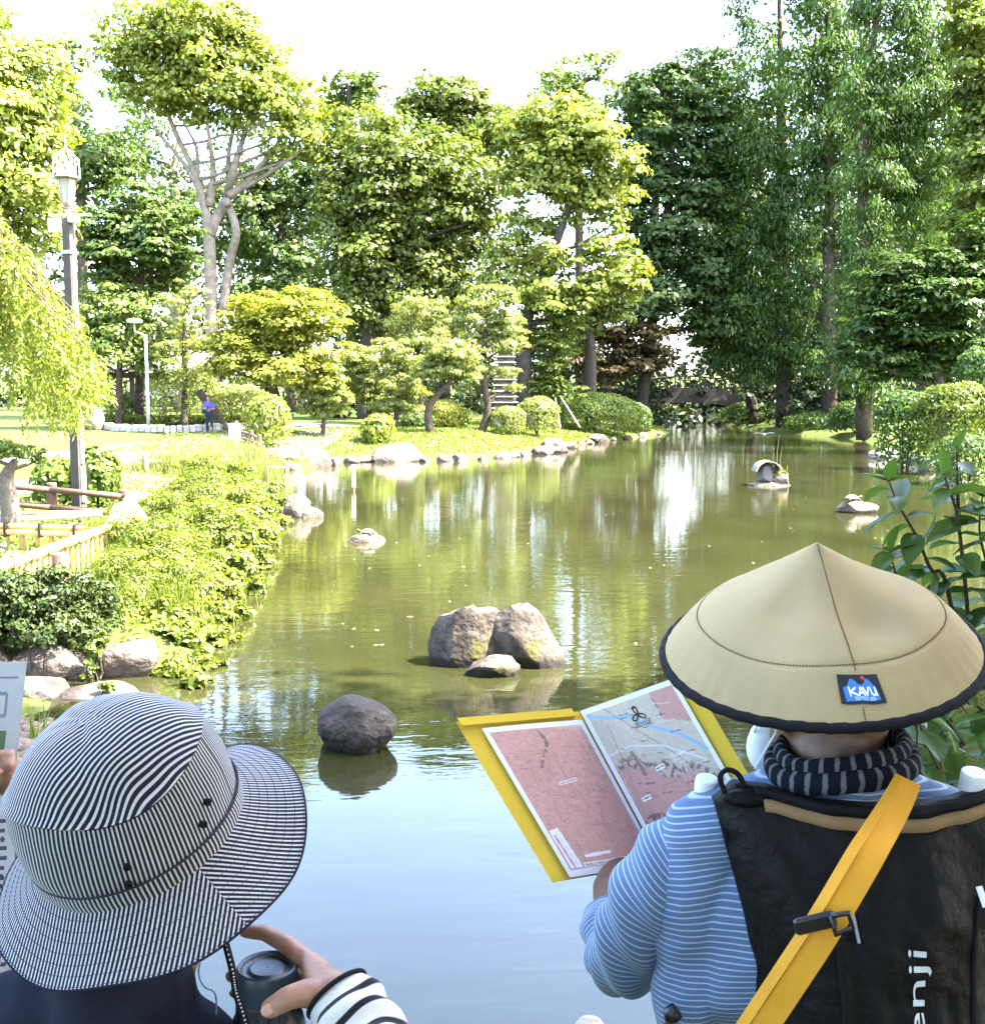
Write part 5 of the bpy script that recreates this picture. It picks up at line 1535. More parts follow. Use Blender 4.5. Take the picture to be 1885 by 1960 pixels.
# ---- flat prints are painted as small coloured faces
class Print:
    def __init__(s, w, h, bg):
        s.a = np.ones((h, w, 4)); s.a[:, :, :3] = bg; s.w, s.h = w, h
    def poly(s, pts, col, alpha=1.):
        pts = np.array(pts, float) * [s.w, s.h]
        yy, xx = np.mgrid[0:s.h, 0:s.w] + .5
        ins = np.zeros(xx.shape, bool)
        for i in range(len(pts)):
            (x0, y0), (x1, y1) = pts[i], pts[(i + 1) % len(pts)]
            c = (y0 > yy) != (y1 > yy)
            xi = x0 + (yy - y0) / ((y1 - y0) if y1 != y0 else 1e-9) * (x1 - x0)
            ins ^= c & (xx < xi)
        s.a[ins, :3] = s.a[ins, :3] * (1 - alpha) + np.array(col) * alpha
    def line(s, pts, col, w, alpha=1.):
        pts = np.array(pts, float) * [s.w, s.h]
        yy, xx = np.mgrid[0:s.h, 0:s.w] + .5
        m = np.zeros(xx.shape, bool)
        for (x0, y0), (x1, y1) in zip(pts[:-1], pts[1:]):
            dx, dy = x1 - x0, y1 - y0
            t = np.clip(((xx - x0) * dx + (yy - y0) * dy) / (dx * dx + dy * dy + 1e-9), 0, 1)
            m |= (xx - x0 - t * dx) ** 2 + (yy - y0 - t * dy) ** 2 < (w * .5) ** 2
        s.a[m, :3] = s.a[m, :3] * (1 - alpha) + np.array(col) * alpha
    def build(s, name, fn, mat, parent=None, **kw):
        """fn(u, v) with v running down gives the point on the sheet."""
        V = np.array([list(fn(i / s.w, j / s.h)) for j in range(s.h + 1) for i in range(s.w + 1)])
        ii = (np.arange(s.h)[:, None] * (s.w + 1) + np.arange(s.w)[None, :]).ravel()
        F = np.stack([ii, ii + s.w + 1, ii + s.w + 2, ii + 1], 1)
        me = np_mesh(name, V, F, True, {'ink': ('FACE', s.a.reshape(-1, 4))})
        return mobj(name, me, mat, parent, **kw)

def ink_mat(name, rough=.6, coat=0., bump=0.):
    if name in MAT: return MAT[name]
    m, nt, out = new_mat(name)
    b = nd(nt, 'ShaderNodeBsdfPrincipled')
    at = nd(nt, 'ShaderNodeAttribute', attribute_name='ink')
    nt.links.new(at.outputs['Color'], b.inputs['Base Color'])
    b.inputs['Roughness'].default_value = rough
    b.inputs['Coat Weight'].default_value = coat
    b.inputs['Coat Roughness'].default_value = .12
    if bump:
        tc = nd(nt, 'ShaderNodeTexCoord'); n1 = nd(nt, 'ShaderNodeTexNoise'); n1.inputs['Scale'].default_value = 14; n1.inputs['Detail'].default_value = 3
        n1.inputs['Distortion'].default_value = 1.2
        nt.links.new(tc.outputs['Object'], n1.inputs['Vector'])
        bp = nd(nt, 'ShaderNodeBump'); bp.inputs['Strength'].default_value = 1; bp.inputs['Distance'].default_value = bump
        nt.links.new(n1.outputs[0], bp.inputs['Height']); nt.links.new(bp.outputs[0], b.inputs['Coat Normal'])
    nt.links.new(b.outputs[0], out.inputs[0])
    MAT[name] = m
    return m

def text_mesh(txt, size=1.0, extrude=0.0):
    cu = bpy.data.curves.new('t', 'FONT'); cu.body = txt; cu.size = size; cu.extrude = extrude; cu.resolution_u = 4
    o = bpy.data.objects.new('t', cu); side.collection.objects.link(o)
    side.view_layers[0].update()
    me = bpy.data.meshes.new_from_object(o.evaluated_get(side.view_layers[0].depsgraph))
    side.collection.objects.unlink(o); spare.append(o)
    return me

def lettering(name, txt, fn, w, h, mat, parent, fit=True):
    """Letters laid on a surface: fn(a, b) with a along, b up, both in metres."""
    me = text_mesh(txt)
    co = np.array([v.co[:] for v in me.vertices])
    mn, mxx = co.min(0), co.max(0)
    sx = w / (mxx[0] - mn[0]); sy = h / (mxx[1] - mn[1])
    for v in me.vertices:
        v.co = fn((v.co.x - mn[0]) * sx, (v.co.y - mn[1]) * sy)
    me.update()
    return mobj(name, me, mat, parent)

# ================================================================ man in the conical hat
GZ = hgt(.45, 1.42)
man = empty('person', (.455, 1.42, GZ), 'person in blue striped shirt and tan conical hat reading a map, seen from behind', 'person')
hd = Vector((.455, 1.455, 2.20))
fw = Vector((-.40, .90, -.1)).normalized()          # where the face looks
MH = Matrix((fw.cross(Vector((0, 0, 1))).normalized(), fw, Vector((0, 0, 1)))).transposed()
wr = P(1165, 1700, 1.70)                            # wrist under the folder
elb = P(1196, 1850, 1.53)
hand = [('cap', wr, .026, P(1185, 1668, 1.78), .03)]
for k, (xx, yy) in enumerate(((1160, 1640), (1185, 1625), (1210, 1620), (1232, 1630))):
    kn = P(1170 + 14 * k, 1662, 1.80); md = P(xx, yy + 15, 1.845); tp = P(xx + 12, yy - 12, 1.84)
    hand += [('cap', kn, .0105, md, .0095), ('cap', md, .0095, tp, .008)]
th0 = P(1190, 1680, 1.74)
hand += [('cap', wr.lerp(th0, .5), .016, P(1215, 1672, 1.755), .0125), ('cap', P(1215, 1672, 1.755), .0125, P(1240, 1655, 1.745), .0095)]
rw = Vector((.60, 1.74, 1.80))
hand2 = [('cap', Vector((.70, 1.50, 1.80)), .036, rw, .026), ('cap', rw, .026, rw + Vector((-.05, .05, .03)), .03)]
for k in range(4):
    q = rw + Vector((-.07, .05 + .012 * k - .02, .02 + .018 * k))
    hand2 += [('cap', q, .010, q + Vector((-.035, .03, .012)), .009), ('cap', q + Vector((-.035, .03, .012)), .009, q + Vector((-.06, .012, .02)), .008)]
blob('body', [('ell', hd, (.075, .093, .115), MH), ('ell', hd + fw * .035 + Vector((0, 0, -.06)), (.055, .06, .06), MH), ('ell', hd + fw * .1 + Vector((0, 0, -.01)), (.014, .02, .022), MH),
              ('ell', hd + MH @ Vector((-.078, -.005, -.01)), (.012, .02, .032), MH), ('ell', hd + MH @ Vector((.078, -.005, -.01)), (.012, .02, .032), MH),
              ('cap', hd + Vector((0, -.03, -.06)), .062, Vector((.455, 1.415, 2.04)), .066), ('cap', elb, .04, wr, .027),
              ('cap', Vector((.455, 1.42, 2.04)), .07, Vector((.455, 1.43, 1.6)), .1)] + hand +
     [('cap', Vector((.455, 1.43, 1.9)), .08, Vector((.32, 1.43, 1.99)), .05), ('cap', Vector((.32, 1.43, 1.99)), .045, elb, .038)] +
     [('cap', Vector((.455, 1.43, 1.9)), .08, Vector((.60, 1.43, 1.99)), .05), ('cap', Vector((.60, 1.43, 1.99)), .045, Vector((.70, 1.5, 1.80)), .038)] + hand2,
     .006, 4, TAN_SHADED, man)
blob('hair', [('ell', hd + Vector((0, -.012, .05)), (.081, .098, .085), MH)], .006, 4, HAIR, man)
SHIRT = cloth('shirt_blue_stripe', (.085, .145, .26), (.36, .41, .50), duty=.77, soft=.12)
def shirt_folds(p):
    q = Vector((p.x * 5 + p.z * 3, p.y * 4, p.z * 9 - p.x * 6))
    low = max(0, min(1, (2.0 - p.z) / .2))
    cre = .5 * math.sin(p.z * 75 + p.x * 55 + 4 * noise.noise(p * 6)) + .5 * math.sin(p.z * 34 - p.x * 60 + 3 * noise.noise(p * 5))
    return .0055 * low * cre * max(0, noise.noise(p * 9 + Vector((3, 1, 2))) + .35) + .016 * low * noise.noise(q * 1.1) + .010 * low * noise.noise(q * 2.3) + .002 * noise.noise(q * 5)
blob('shirt', [('cap', Vector((.455, 1.415, 2.095)), .07, Vector((.455, 1.42, 1.95)), .1), ('cap', Vector((.43, 1.415, 2.075)), .055, Vector((.285, 1.43, 2.015)), .06),
               ('cap', Vector((.48, 1.415, 2.075)), .055, Vector((.625, 1.43, 2.015)), .06), ('ell', Vector((.455, 1.43, 1.87)), (.205, .118, .2)), ('ell', Vector((.455, 1.43, 1.60)), (.208, .12, .3)),
               ('cap', Vector((.275, 1.43, 1.97)), .06, Vector((.27, 1.43, 1.7)), .055), ('cap', Vector((.635, 1.43, 1.97)), .06, Vector((.64, 1.43, 1.7)), .055)],
     .0065, 8, SHIRT, man, folds=shirt_folds, stripe=lambda p: (p.z - .14 * (p.x - .45) * (1 if p.x < .45 else -.6) + .012 * nz(p, 7) + .02 * abs(p.y - 1.3)) / .0078)
sl = [(P(1420, 1600, 1.44), .035), (P(1350, 1610, 1.44), .052), (P(1305, 1645, 1.445), .060), (P(1255, 1705, 1.455), .060), (P(1222, 1775, 1.475), .0565), (P(1200, 1830, 1.51), .052), (P(1185, 1835, 1.57), .049), (P(1172, 1790, 1.625), .047), (P(1166, 1748, 1.66), .045)]
sweep('sleeve', sl, SHIRT, man, n=56, k=10, period=.0074, folds=lambda q, l, a: .004 * math.sin(l * 95 + 5 * math.sin(a * 6.28)) * min(1, l / .12) + .004 * nz(q, 16),
      stw=lambda q, l, a: .012 * nz(q, 9))
rs = [(Vector((.55, 1.43, 2.0)), .035), (Vector((.60, 1.43, 2.0)), .056), (Vector((.655, 1.45, 1.93)), .06), (Vector((.70, 1.5, 1.84)), .055), (Vector((.69, 1.58, 1.81)), .05), (Vector((.66, 1.65, 1.81)), .046)]
sweep('sleeve', rs, SHIRT, man, n=40, k=8, period=.0074, folds=lambda q, l, a: .004 * nz(q, 16))
TROU = solid('dark_trousers', (.05, .05, .055), .9, .15, bump=.3, bscale=300)
blob('trousers', [('ell', Vector((.455, 1.43, 1.35)), (.17, .12, .16)), ('cap', Vector((.37, 1.43, 1.3)), .09, Vector((.36, 1.42, GZ + .5)), .068), ('cap', Vector((.36, 1.42, GZ + .5)), .068, Vector((.35, 1.40, GZ + .06)), .055),
                  ('cap', Vector((.54, 1.43, 1.3)), .09, Vector((.56, 1.42, GZ + .5)), .068), ('cap', Vector((.56, 1.42, GZ + .5)), .068, Vector((.57, 1.40, GZ + .06)), .055)], .012, 6, TROU, man)
for x in (.35, .57):
    V, F = ellipsoid((x, 1.45, GZ + .04), (.05, .13, .045)); MB().add((V, F)).build('shoe', solid('dark_shoe', (.04, .035, .03), .6, .4), man, smooth=True)
# scarf: two rolls round the neck
def scarf_mat():
    m, nt, out = new_mat('scarf_knit')
    b = nd(nt, 'ShaderNodeBsdfPrincipled')
    a1 = nd(nt, 'ShaderNodeAttribute', attribute_name='st')
    fr = nd(nt, 'ShaderNodeMath', operation='FRACT'); nt.links.new(a1.outputs['Fac'], fr.inputs[0])
    rp = ramp(nt, [(0, (.007, .008, .013)), (.66, (.007, .008, .013)), (.72, (.10, .102, .112)), (.94, (.10, .102, .112)), (1, (.012, .014, .022))]); nt.links.new(fr.outputs[0], rp.inputs[0])
    nt.links.new(rp.outputs[0], b.inputs['Base Color']); b.inputs['Roughness'].default_value = .95; b.inputs['Specular IOR Level'].default_value = .05
    tc = nd(nt, 'ShaderNodeTexCoord'); n1 = nd(nt, 'ShaderNodeTexNoise'); n1.inputs['Scale'].default_value = 400; nt.links.new(tc.outputs['Object'], n1.inputs['Vector'])
    bp = nd(nt, 'ShaderNodeBump'); bp.inputs['Strength'].default_value = .7; bp.inputs['Distance'].default_value = .003; nt.links.new(n1.outputs[0], bp.inputs['Height']); nt.links.new(bp.outputs[0], b.inputs['Normal'])
    nt.links.new(b.outputs[0], out.inputs[0]); return m
SCARF = scarf_mat()
V, F, ST = [], [], []
nu, nv = 120, 18
for roll, (rx, ry, z, tr, ph) in enumerate(((.078, .074, 2.144, .0125, .4), (.089, .085, 2.126, .0145, .0))):
    o0 = len(V)
    for i in range(nu):
        a = 2 * math.pi * i / nu
        c = Vector((.457 + rx * math.cos(a), 1.405 + ry * math.sin(a), z + .012 * math.cos(a) + .003 * math.sin(3 * a)))
        d = Vector((math.cos(a), math.sin(a), 0))
        for j in range(nv):
            t = 2 * math.pi * j / nv
            r_ = tr * (1 + .16 * noise.noise(Vector((a * 3, t, roll * 9))))
            V.append(c + d * r_ * .75 * math.cos(t) + Vector((0, 0, r_ * math.sin(t))))
            ST.append(a / (2 * math.pi) * 28 + ph + .06 * math.sin(t * 1.5) + .1 * noise.noise(Vector((a * 6, t * 2, 3))))
    for i in range(nu):
        for j in range(nv):
            F.append([o0 + i * nv + j, o0 + ((i + 1) % nu) * nv + j, o0 + ((i + 1) % nu) * nv + (j + 1) % nv, o0 + i * nv + (j + 1) % nv])
me = py_mesh('scarf', V, F, True); a = me.attributes.new('st', 'FLOAT', 'POINT'); a.data.foreach_set('value', ST)
mobj('scarf', me, SCARF, man)
# white face mask showing past the cheek
mk = hd + fw * .085 + Vector((-.008, 0, -.082))
V, F = ellipsoid(mk, (.058, .03, .05), MH); MB().add((V, F)).build('face_mask', solid('white_cloth', (.62, .64, .66), .9, .1, var=.05, scale=80), man, smooth=True)
MB().add(tube([mk + MH @ Vector((-.05, 0, .02)), hd + MH @ Vector((-.084, .03, -.01)), hd + MH @ Vector((-.088, -.012, .012)), hd + MH @ Vector((-.082, .01, -.045)), mk + MH @ Vector((-.05, -.005, -.03))], .0016, 5)).build('mask_loop', solid('white_cloth', None), man)

# ---- conical hat
HAT = solid('hat_canvas', (.31, .24, .13), .9, .12, var=.16, scale=4, bump=.3, bscale=420)
HBLK = solid('black_binding', (.007, .007, .009), .85, .15, var=.2)
hc = P(1566, 1238, 1.47)
Rh = .2075
az = Vector((-.115, -.235, 1)).normalized()
ax = (Vector((1, 0, .125)) - az * Vector((1, 0, .125)).dot(az)).normalized()
ay = az.cross(ax)
def hat_pt(r, phi, lift=0.):
    """r from 0 (tip) to 1 (rim)."""
    prof = [(0, .735), (.02, .724), (.06, .695), (.3, .535), (.55, .39), (.70, .302), (.762, .268), (.775, .256), (.80, .236), (.9, .128), (1.0, .0)]
    for (r0, z0), (r1, z1) in zip(prof[:-1], prof[1:]):
        if r <= r1:
            z = z0 + (z1 - z0) * (r - r0) / (r1 - r0); break
    wob = .016 * noise.noise(Vector((math.cos(phi) * 1.3, math.sin(phi) * 1.3, r * 2.0))) * min(1, r * 2.5)
    if r > .8: wob += .004 * math.sin(phi * 46 + 3 * noise.noise(Vector((math.cos(phi) * 4, math.sin(phi) * 4, 0)))) * (r - .8) / .2
    # soft dents in the back panels
    for pc, rc, dep in ((R(-72), .5, .075), (R(-132), .42, .045), (R(-100), .62, -.02), (R(-40), .6, -.02)):
        wob -= dep * math.exp(-((phi - pc) / .35) ** 2 - ((r - rc) / .16) ** 2)
    # slight ridge along the seams
    wob += .008 * math.exp(-((phi - R(-92)) / .05) ** 2) * math.exp(-((r - .3) / .3) ** 2)
    return hc + (ax * math.cos(phi) + ay * math.sin(phi)) * Rh * r + az * (Rh * (z + wob) + lift)
hat = empty('conical_hat', hc, 'tan conical sun hat with black rim on the map reader', 'hat')
nphi = 240
rs_ = [0.0005, .01, .02, .04, .06, .1, .15, .2, .25, .3, .36, .42, .48, .54, .6, .65, .7, .735, .755, .762, .768, .775, .785, .80, .83, .86, .9, .94, .97, 1.0]
V, F = [], []
for r in rs_:
    for k in range(nphi):
        ph = -math.pi + 2 * math.pi * k / nphi
        lift = -.0022 * math.exp(-((r - .768) / .012) ** 2)
        V.append(hat_pt(r, ph, lift))
nr = len(rs_)
for i in range(nr - 1):
    for k in range(nphi):
        l = (k + 1) % nphi
        F.append([i * nphi + k, (i + 1) * nphi + k, (i + 1) * nphi + l, i * nphi + l])
o1 = len(V)
V += [v - az * .004 for v in V[:o1]]
F += [[q + o1 for q in reversed(f)] for f in F[:]]
MB().add((V, F)).build('crown', HAT, hat, smooth=True)
MB().add(tube([hat_pt(1.0, -math.pi + 2 * math.pi * k / 160, -.003) for k in range(161)], .0068, 10, cap=False)).build('rim_binding', HBLK, hat, smooth=True)
THR = solid('brown_thread', (.13, .085, .035), .9, .1)
mb = MB()
for k in range(120):
    r0, r1 = k / 120 * .97 + .02, (k + .62) / 120 * .97 + .02
    if .80 < r0 < .935: continue
    mb.add(tube([hat_pt(r0, R(-92), .0008), hat_pt(r1, R(-92), .0008)], .0009, 4))
mb.build('seam_stitching', THR, hat, kind='stuff')
mb = MB()
for k in range(260):
    p0, p1 = 2 * math.pi * k / 260, 2 * math.pi * (k + .6) / 260
    mb.add(tube([hat_pt(.768, -math.pi + p0, -.0008), hat_pt(.768, -math.pi + p1, -.0008)], .0008, 4))
mb.build('ring_stitching', THR, hat, kind='stuff')
pr = Print(132, 64, (.010, .011, .018))
BL_ = (.035, .16, .52)
pr.poly([(.12, .90), (.10, .46), (.2, .38), (.30, .14), (.38, .16), (.48, .34), (.56, .36), (.62, .28), (.70, .12), (.78, .24), (.86, .46), (.90, .88)], BL_)
pr.poly([(.56, .10), (.60, .05), (.65, .06), (.67, .14), (.64, .2), (.60, .17)], (.62, .03, .06))
W_ = (.8, .8, .82)
for st in ([(.23, .44), (.245, .72)], [(.38, .45), (.26, .58), (.42, .72)], [(.44, .72), (.50, .45), (.57, .72)], [(.46, .64), (.55, .64)], [(.555, .45), (.625, .70), (.68, .45)], [(.72, .45), (.735, .66), (.77, .71), (.825, .69), (.835, .45)], [(.835, .5), (.85, .72)]):
    pr.line(st, W_, 4.2)
gl = dict(S=[(1, 0, 0, 0), (0, 0, 0, .5), (0, .5, 1, .5), (1, .5, 1, 1), (1, 1, 0, 1)], E=[(1, 0, 0, 0), (0, 0, 0, 1), (0, .5, .8, .5), (0, 1, 1, 1)], A=[(0, 1, .5, 0), (.5, 0, 1, 1), (.2, .6, .8, .6)], T=[(0, 0, 1, 0), (.5, 0, .5, 1)], L=[(0, 0, 0, 1), (0, 1, 1, 1)], U=[(0, 0, 0, 1), (0, 1, 1, 1), (1, 1, 1, 0)])
x = .33
for ch in 'SEATTLE USA':
    if ch != ' ':
        for a, b, c2, d2 in gl[ch]:
            pr.line([(x + a * .028, .78 + b * .085), (x + c2 * .028, .78 + d2 * .085)], (.45, .62, .85), 1.3)
    x += .043
def patch_fn(u, v):
    return hat_pt(.822 + .112 * v + .012 * (u - .5), R(-99.5) + .275 * u + .012 * (v - .5), .0022)
pat = pr.build('label_patch', patch_fn, ink_mat('woven_label', .8), hat)

# ---- folder with map
FOLD = solid('yellow_card', (.62, .42, .035), .45, .4, var=.03)
fold = empty('map_folder', P(1180, 1500, 1.85), 'open yellow folder with a printed map in clear sleeves', 'folder')
A0, A1 = P(872, 1382, 1.815), P(1108, 1362, 1.90)          # left page: top left, top right (spine)
B0, B1 = P(1057, 1690, 1.715), P(1266, 1656, 1.80)
C1, D1 = P(1318, 1288, 1.775), P(1492, 1585, 1.69)
def quad_fn(a, b, c, d, bow=0., nrm=None, lift=0.):
    a, b, c, d = map(Vector, (a, b, c, d))
    n = (b - a).cross(c - a).normalized()
    if n.y > 0: n = -n
    def f(u, v):
        p = a.lerp(b, u).lerp(c.lerp(d, u), v)
        return p + n * (lift + bow * math.sin(math.pi * u))
    return f
covL = quad_fn(A0, A1, B0, B1, .004)
covR = quad_fn(A1, C1, B1, D1, .006)
def sheet(name, f, mat, parent, u0, u1, v0, v1, lift=0., n=12, th=.0016):
    V, F = [], []
    for s in (0, 1):
        for j in range(n + 1):
            for i in range(n + 1):
                u, v = u0 + (u1 - u0) * i / n, v0 + (v1 - v0) * j / n
                q = f(u, v)
                V.append(q + (f(u, v) - cam.location).normalized() * (th * s - lift))
    m = (n + 1) ** 2
    for j in range(n):
        for i in range(n):
            q = j * (n + 1) + i
            F += [[q, q + n + 1, q + n + 2, q + 1], [m + q, m + q + 1, m + q + n + 2, m + q + n + 1]]
    e = [i for i in range(n + 1)] + [j * (n + 1) + n for j in range(1, n + 1)] + [n * (n + 1) + i for i in range(n - 1, -1, -1)] + [j * (n + 1) for j in range(n - 1, 0, -1)]
    for i in range(len(e)):
        p, q = e[i], e[(i + 1) % len(e)]
        F.append([p, q, m + q, m + p])
    return MB().add((V, F)).build(name, mat, parent, smooth=False)
sheet('cover', covL, FOLD, fold, 0, 1, 0, 1)
sheet('cover', covR, FOLD, fold, 0, 1, 0, 1)
f0 = covL
mb = MB().add(box((0, 0, 0), (1, 1, 1)))
Vq = []
for t in (0, 1):
    for du, dv, l in ((0, 0, .0), (0, 0, .012), (0, .05, .012), (0, .05, .0)):
        Vq.append(f0(.03 + .92 * t, -.02 + dv) - (f0(.5, .5) - cam.location).normalized() * l)
MB().add((Vq, [[0, 1, 2, 3], [7, 6, 5, 4], [0, 4, 5, 1], [1, 5, 6, 2], [2, 6, 7, 3], [3, 7, 4, 0]])).build('spring_clip', FOLD, fold)
def vnoise(h, w, f, seed):
    return np.array([[noise.noise(Vector((x / w * f, y / h * f * 1.4, seed))) for x in range(w)] for y in range(h)])
def map_print(right):
    w, h = 150, 210
    p = Print(w, h, (.70, .71, .76))
    yy, xx = np.mgrid[0:h, 0:w]; u, v = xx / w, yy / h
    ins = (u > .045) & (u < .955) & (v > .03) & (v < .955)
    n1, n2, n3 = vnoise(h, w, 7, 3. + right), vnoise(h, w, 22, 9. + right), vnoise(h, w, 55, 4. + right)
    pink = np.array((.50, .27, .245)); grey = np.array((.50, .44, .37)); dark = np.array((.10, .085, .08))
    if right:
        bd = .34 + .30 * u + .10 * n1
        m = np.clip((v - bd) * 8 + .5, 0, 1)
        m = np.where((u > .72) & (v < .2 + .3 * (u - .7)), 1 - np.clip((.72 - u) * 12 + .5, 0, 1), m)
    else:
        m = np.clip((v - .02 - .10 * np.maximum(0, u - .6)) * 20 + .5, 0, 1)
    col = grey * (1 - m[..., None]) + pink * m[..., None]
    col = col * (1 + .16 * n2 + .14 * n3)[..., None]
    edge = np.exp(-((m - .5) / .3) ** 2) * (n2 > .05)
    if right:
        edge = np.maximum(edge * .9, .8 * (np.abs(v - .80 + .05 * np.sin(u * 9)) < .022) * (n2 > -.2))
        edge = np.maximum(edge, .7 * (np.abs(u - .3 - .1 * (v - .5)) < .02) * (v > .33) * (v < .5))
    else:
        edge = .7 * (np.abs(u - .42 - .1 * np.sin(v * 14)) < .02) * (v < .3) * (n2 > -.1) + .4 * (n3 > .35)
    col = col * (1 - edge[..., None]) + dark * edge[..., None]
    p.a[..., :3] = np.where(ins[..., None], np.clip(col, 0, 1), p.a[..., :3])
    rnd = random.Random(5 + right)
    for k in range(34):
        x0, y0 = rnd.uniform(.05, .95), rnd.uniform(.04, .95); a = rnd.choice((.2, 1.75, .25, 1.8)) + rnd.gauss(0, .12); L = rnd.uniform(.06, .22)
        x1, y1 = min(.95, max(.05, x0 + L * math.cos(a))), min(.95, max(.04, y0 + L * math.sin(a)))
        p.line([(x0, y0), (x1, y1)], (.30, .15, .14) if (not right or y0 > .5) else (.62, .58, .53), 1.2, .6)
    if right:
        p.line([(.05, .05), (.25, .10), (.45, .13), (.62, .24), (.8, .33), (.95, .46)], (.22, .42, .66), 4.5)
        p.line([(.24, .03), (.45, .22), (.66, .42), (.86, .66), (.95, .76)], (.24, .21, .23), 1.6, .9)
        p.line([(.05, .32), (.3, .30), (.6, .36), (.9, .52)], (.62, .62, .7), 2.2, .8)
        p.line([(.2, .14), (.16, .4), (.1, .66)], (.25, .22, .25), 1.4, .8)
        for k in range(26):
            x0, y0 = rnd.uniform(.08, .85), rnd.uniform(.06, .92)
            p.line([(x0, y0), (x0 + rnd.uniform(.03, .09), y0 + .006)], (.12, .10, .12), 1.5, .8)
        for x0, y0, w0 in ((.42, .47, .1), (.70, .63, .12), (.14, .62, .1), (.60, .74, .1)):
            p.poly([(x0, y0), (x0 + w0, y0 - .008), (x0 + w0, y0 + .02), (x0, y0 + .028)], (.75, .74, .76))
            p.line([(x0 + .01, y0 + .012), (x0 + w0 - .01, y0 + .006)], (.15, .12, .14), 1.6)
    else:
        for k in range(12):
            x0, y0 = rnd.uniform(.1, .85), rnd.uniform(.1, .9)
            p.line([(x0, y0), (x0 + rnd.uniform(.03, .07), y0 - .006)], (.30, .16, .17), 1.4, .8)
        p.poly([(.42, .405), (.62, .385), (.62, .405), (.42, .425)], (.72, .68, .7)); p.line([(.43, .415), (.61, .396)], (.35, .28, .3), 2)
        p.poly([(.06, .70), (.16, .69), (.19, .945), (.07, .95)], (.72, .70, .76))
        p.line([(.09, .735), (.11, .94)], (.50, .25, .26), 3.5); p.line([(.12, .72), (.15, .94)], (.5, .48, .56), 1.5)
        p.poly([(.27, .875), (.55, .87), (.55, .89), (.27, .897)], (.74, .72, .76))
        p.poly([(.21, .925), (.84, .925), (.84, .952), (.21, .952)], (.70, .66, .66))
    return p
PRN = ink_mat('map_print', .5, .7, .012)
lf = lambda u, v: covL(.16 + .83 * u, .055 + .935 * v) - (covL(u, v) - cam.location).normalized() * (.006 + .004 * math.sin(math.pi * u))
rf_ = lambda u, v: covR(.01 + .86 * u, .0 + .97 * v) - (covR(u, v) - cam.location).normalized() * (.006 + .004 * math.sin(math.pi * u))
pgl = map_print(False).build('map_page', lf, PRN, fold)
pgr = map_print(True).build('map_page', rf_, PRN, fold)
INK = solid('black_ink', (.02, .018, .02), .6, .3, var=.05)
def on_page(f, u0, v0, du, dv):
    def g(a, b):
        q = f(u0 + du * a, v0 - dv * b)
        return q - (q - cam.location).normalized() * .0012
    return g
try:
    lettering('map_lettering', '品川区', on_page(rf_, .455, .215, 1, 1), .17, .036, INK, pgr)
    lettering('map_lettering', '地図と地形と地名で巡る品川区', on_page(lf, .22, .948, 1, 1), .60, .018, INK, pgl)
except Exception as ex:
    print('lettering failed', ex)
# round emblem on the map: three looped blades
mb = MB()
for k in range(3):
    a0 = R(90 + 120 * k)
    pts = []
    for t in np.linspace(0, 1, 13):
        r_ = math.sin(math.pi * t); an = a0 + (t - .5) * 1.5
        q = rf_(.53 + .075 * r_ * math.cos(an), .135 - .055 * r_ * math.sin(an))
        pts.append(q - (q - cam.location).normalized() * .001)
    mb.add(tube(pts, .0011, 5))
mb.build('map_emblem', INK, pgr)

# ---- dark backpack
PACK = solid('pack_nylon', (.0045, .0042, .0042), .6, .13, var=.6, scale=9, bump=.35, bscale=38)
pack = empty('backpack', (.475, 1.25, 1.45), 'black backpack with brown neck trim and silver lettering', 'backpack')
def pk_top(u):
    s = abs(u)
    return 2.108 - .014 * max(0, 1 - (s / .66) ** 2) ** .9 - .03 * max(0, s - .86) / .14
def pk(u, v, lift=0.):
    zt = pk_top(u)
    z = zt + (1.42 - zt) * v
    w = np.interp(z, [1.42, 1.6, 1.80, 1.88, 1.95, 2.03, 2.11], [.15, .15, .150, .153, .166, .188, .205])
    x = .486 + u * w
    f = np.interp(v, [0, .06, .2, .45, .8, 1.], [.20, .38, .68, 1., 1., .7])
    edge = (1 - abs(u) ** 2.6)
    y = 1.345 - .125 * f * edge ** .8 + .04 * (1 - min(1, v / .16)) * abs(u) ** 1.5
    wr_ = .014 * noise.noise(Vector((x * 16, z * 9, 1))) + .010 * (.5 - abs(noise.noise(Vector((x * 22 + z * 6, z * 7 - x * 5, 8))))) + .004 * noise.noise(Vector((x * 34 + z * 20, z * 22, 5)))
    crease = -.007 * math.exp(-((u - .38) / .05) ** 2) * (v > .3) - .006 * math.exp(-((u + .25 + .3 * v) / .05) ** 2) * (v > .12)
    return Vector((x, y - (wr_ - crease * -1) * edge - lift, z))
V, F = [], []
NU, NV = 70, 70
for j in range(NV + 1):
    for i in range(NU + 1):
        V.append(pk(-1 + 2 * i / NU, j / NV))
for j in range(NV):
    for i in range(NU):
        q = j * (NU + 1) + i
        F.append([q, q + 1, q + NU + 2, q + NU + 1])
m_ = len(V)
V += [Vector((v.x, 1.36 if v.z < 2.05 else v.y + .02, v.z)) for v in V]
F += [[m_ + i for i in reversed(f)] for f in F[:]]
e = [i for i in range(NU + 1)] + [j * (NU + 1) + NU for j in range(1, NV + 1)] + [NV * (NU + 1) + i for i in range(NU - 1, -1, -1)] + [j * (NU + 1) for j in range(NV - 1, 0, -1)]
for i in range(len(e)):
    p, q = e[i], e[(i + 1) % len(e)]
    F.append([q, p, m_ + p, m_ + q])
MB().add((V, F)).build('bag', PACK, pack, smooth=True)
TRIM = solid('brown_trim', (.20, .125, .06), .8, .2, var=.1, scale=30)
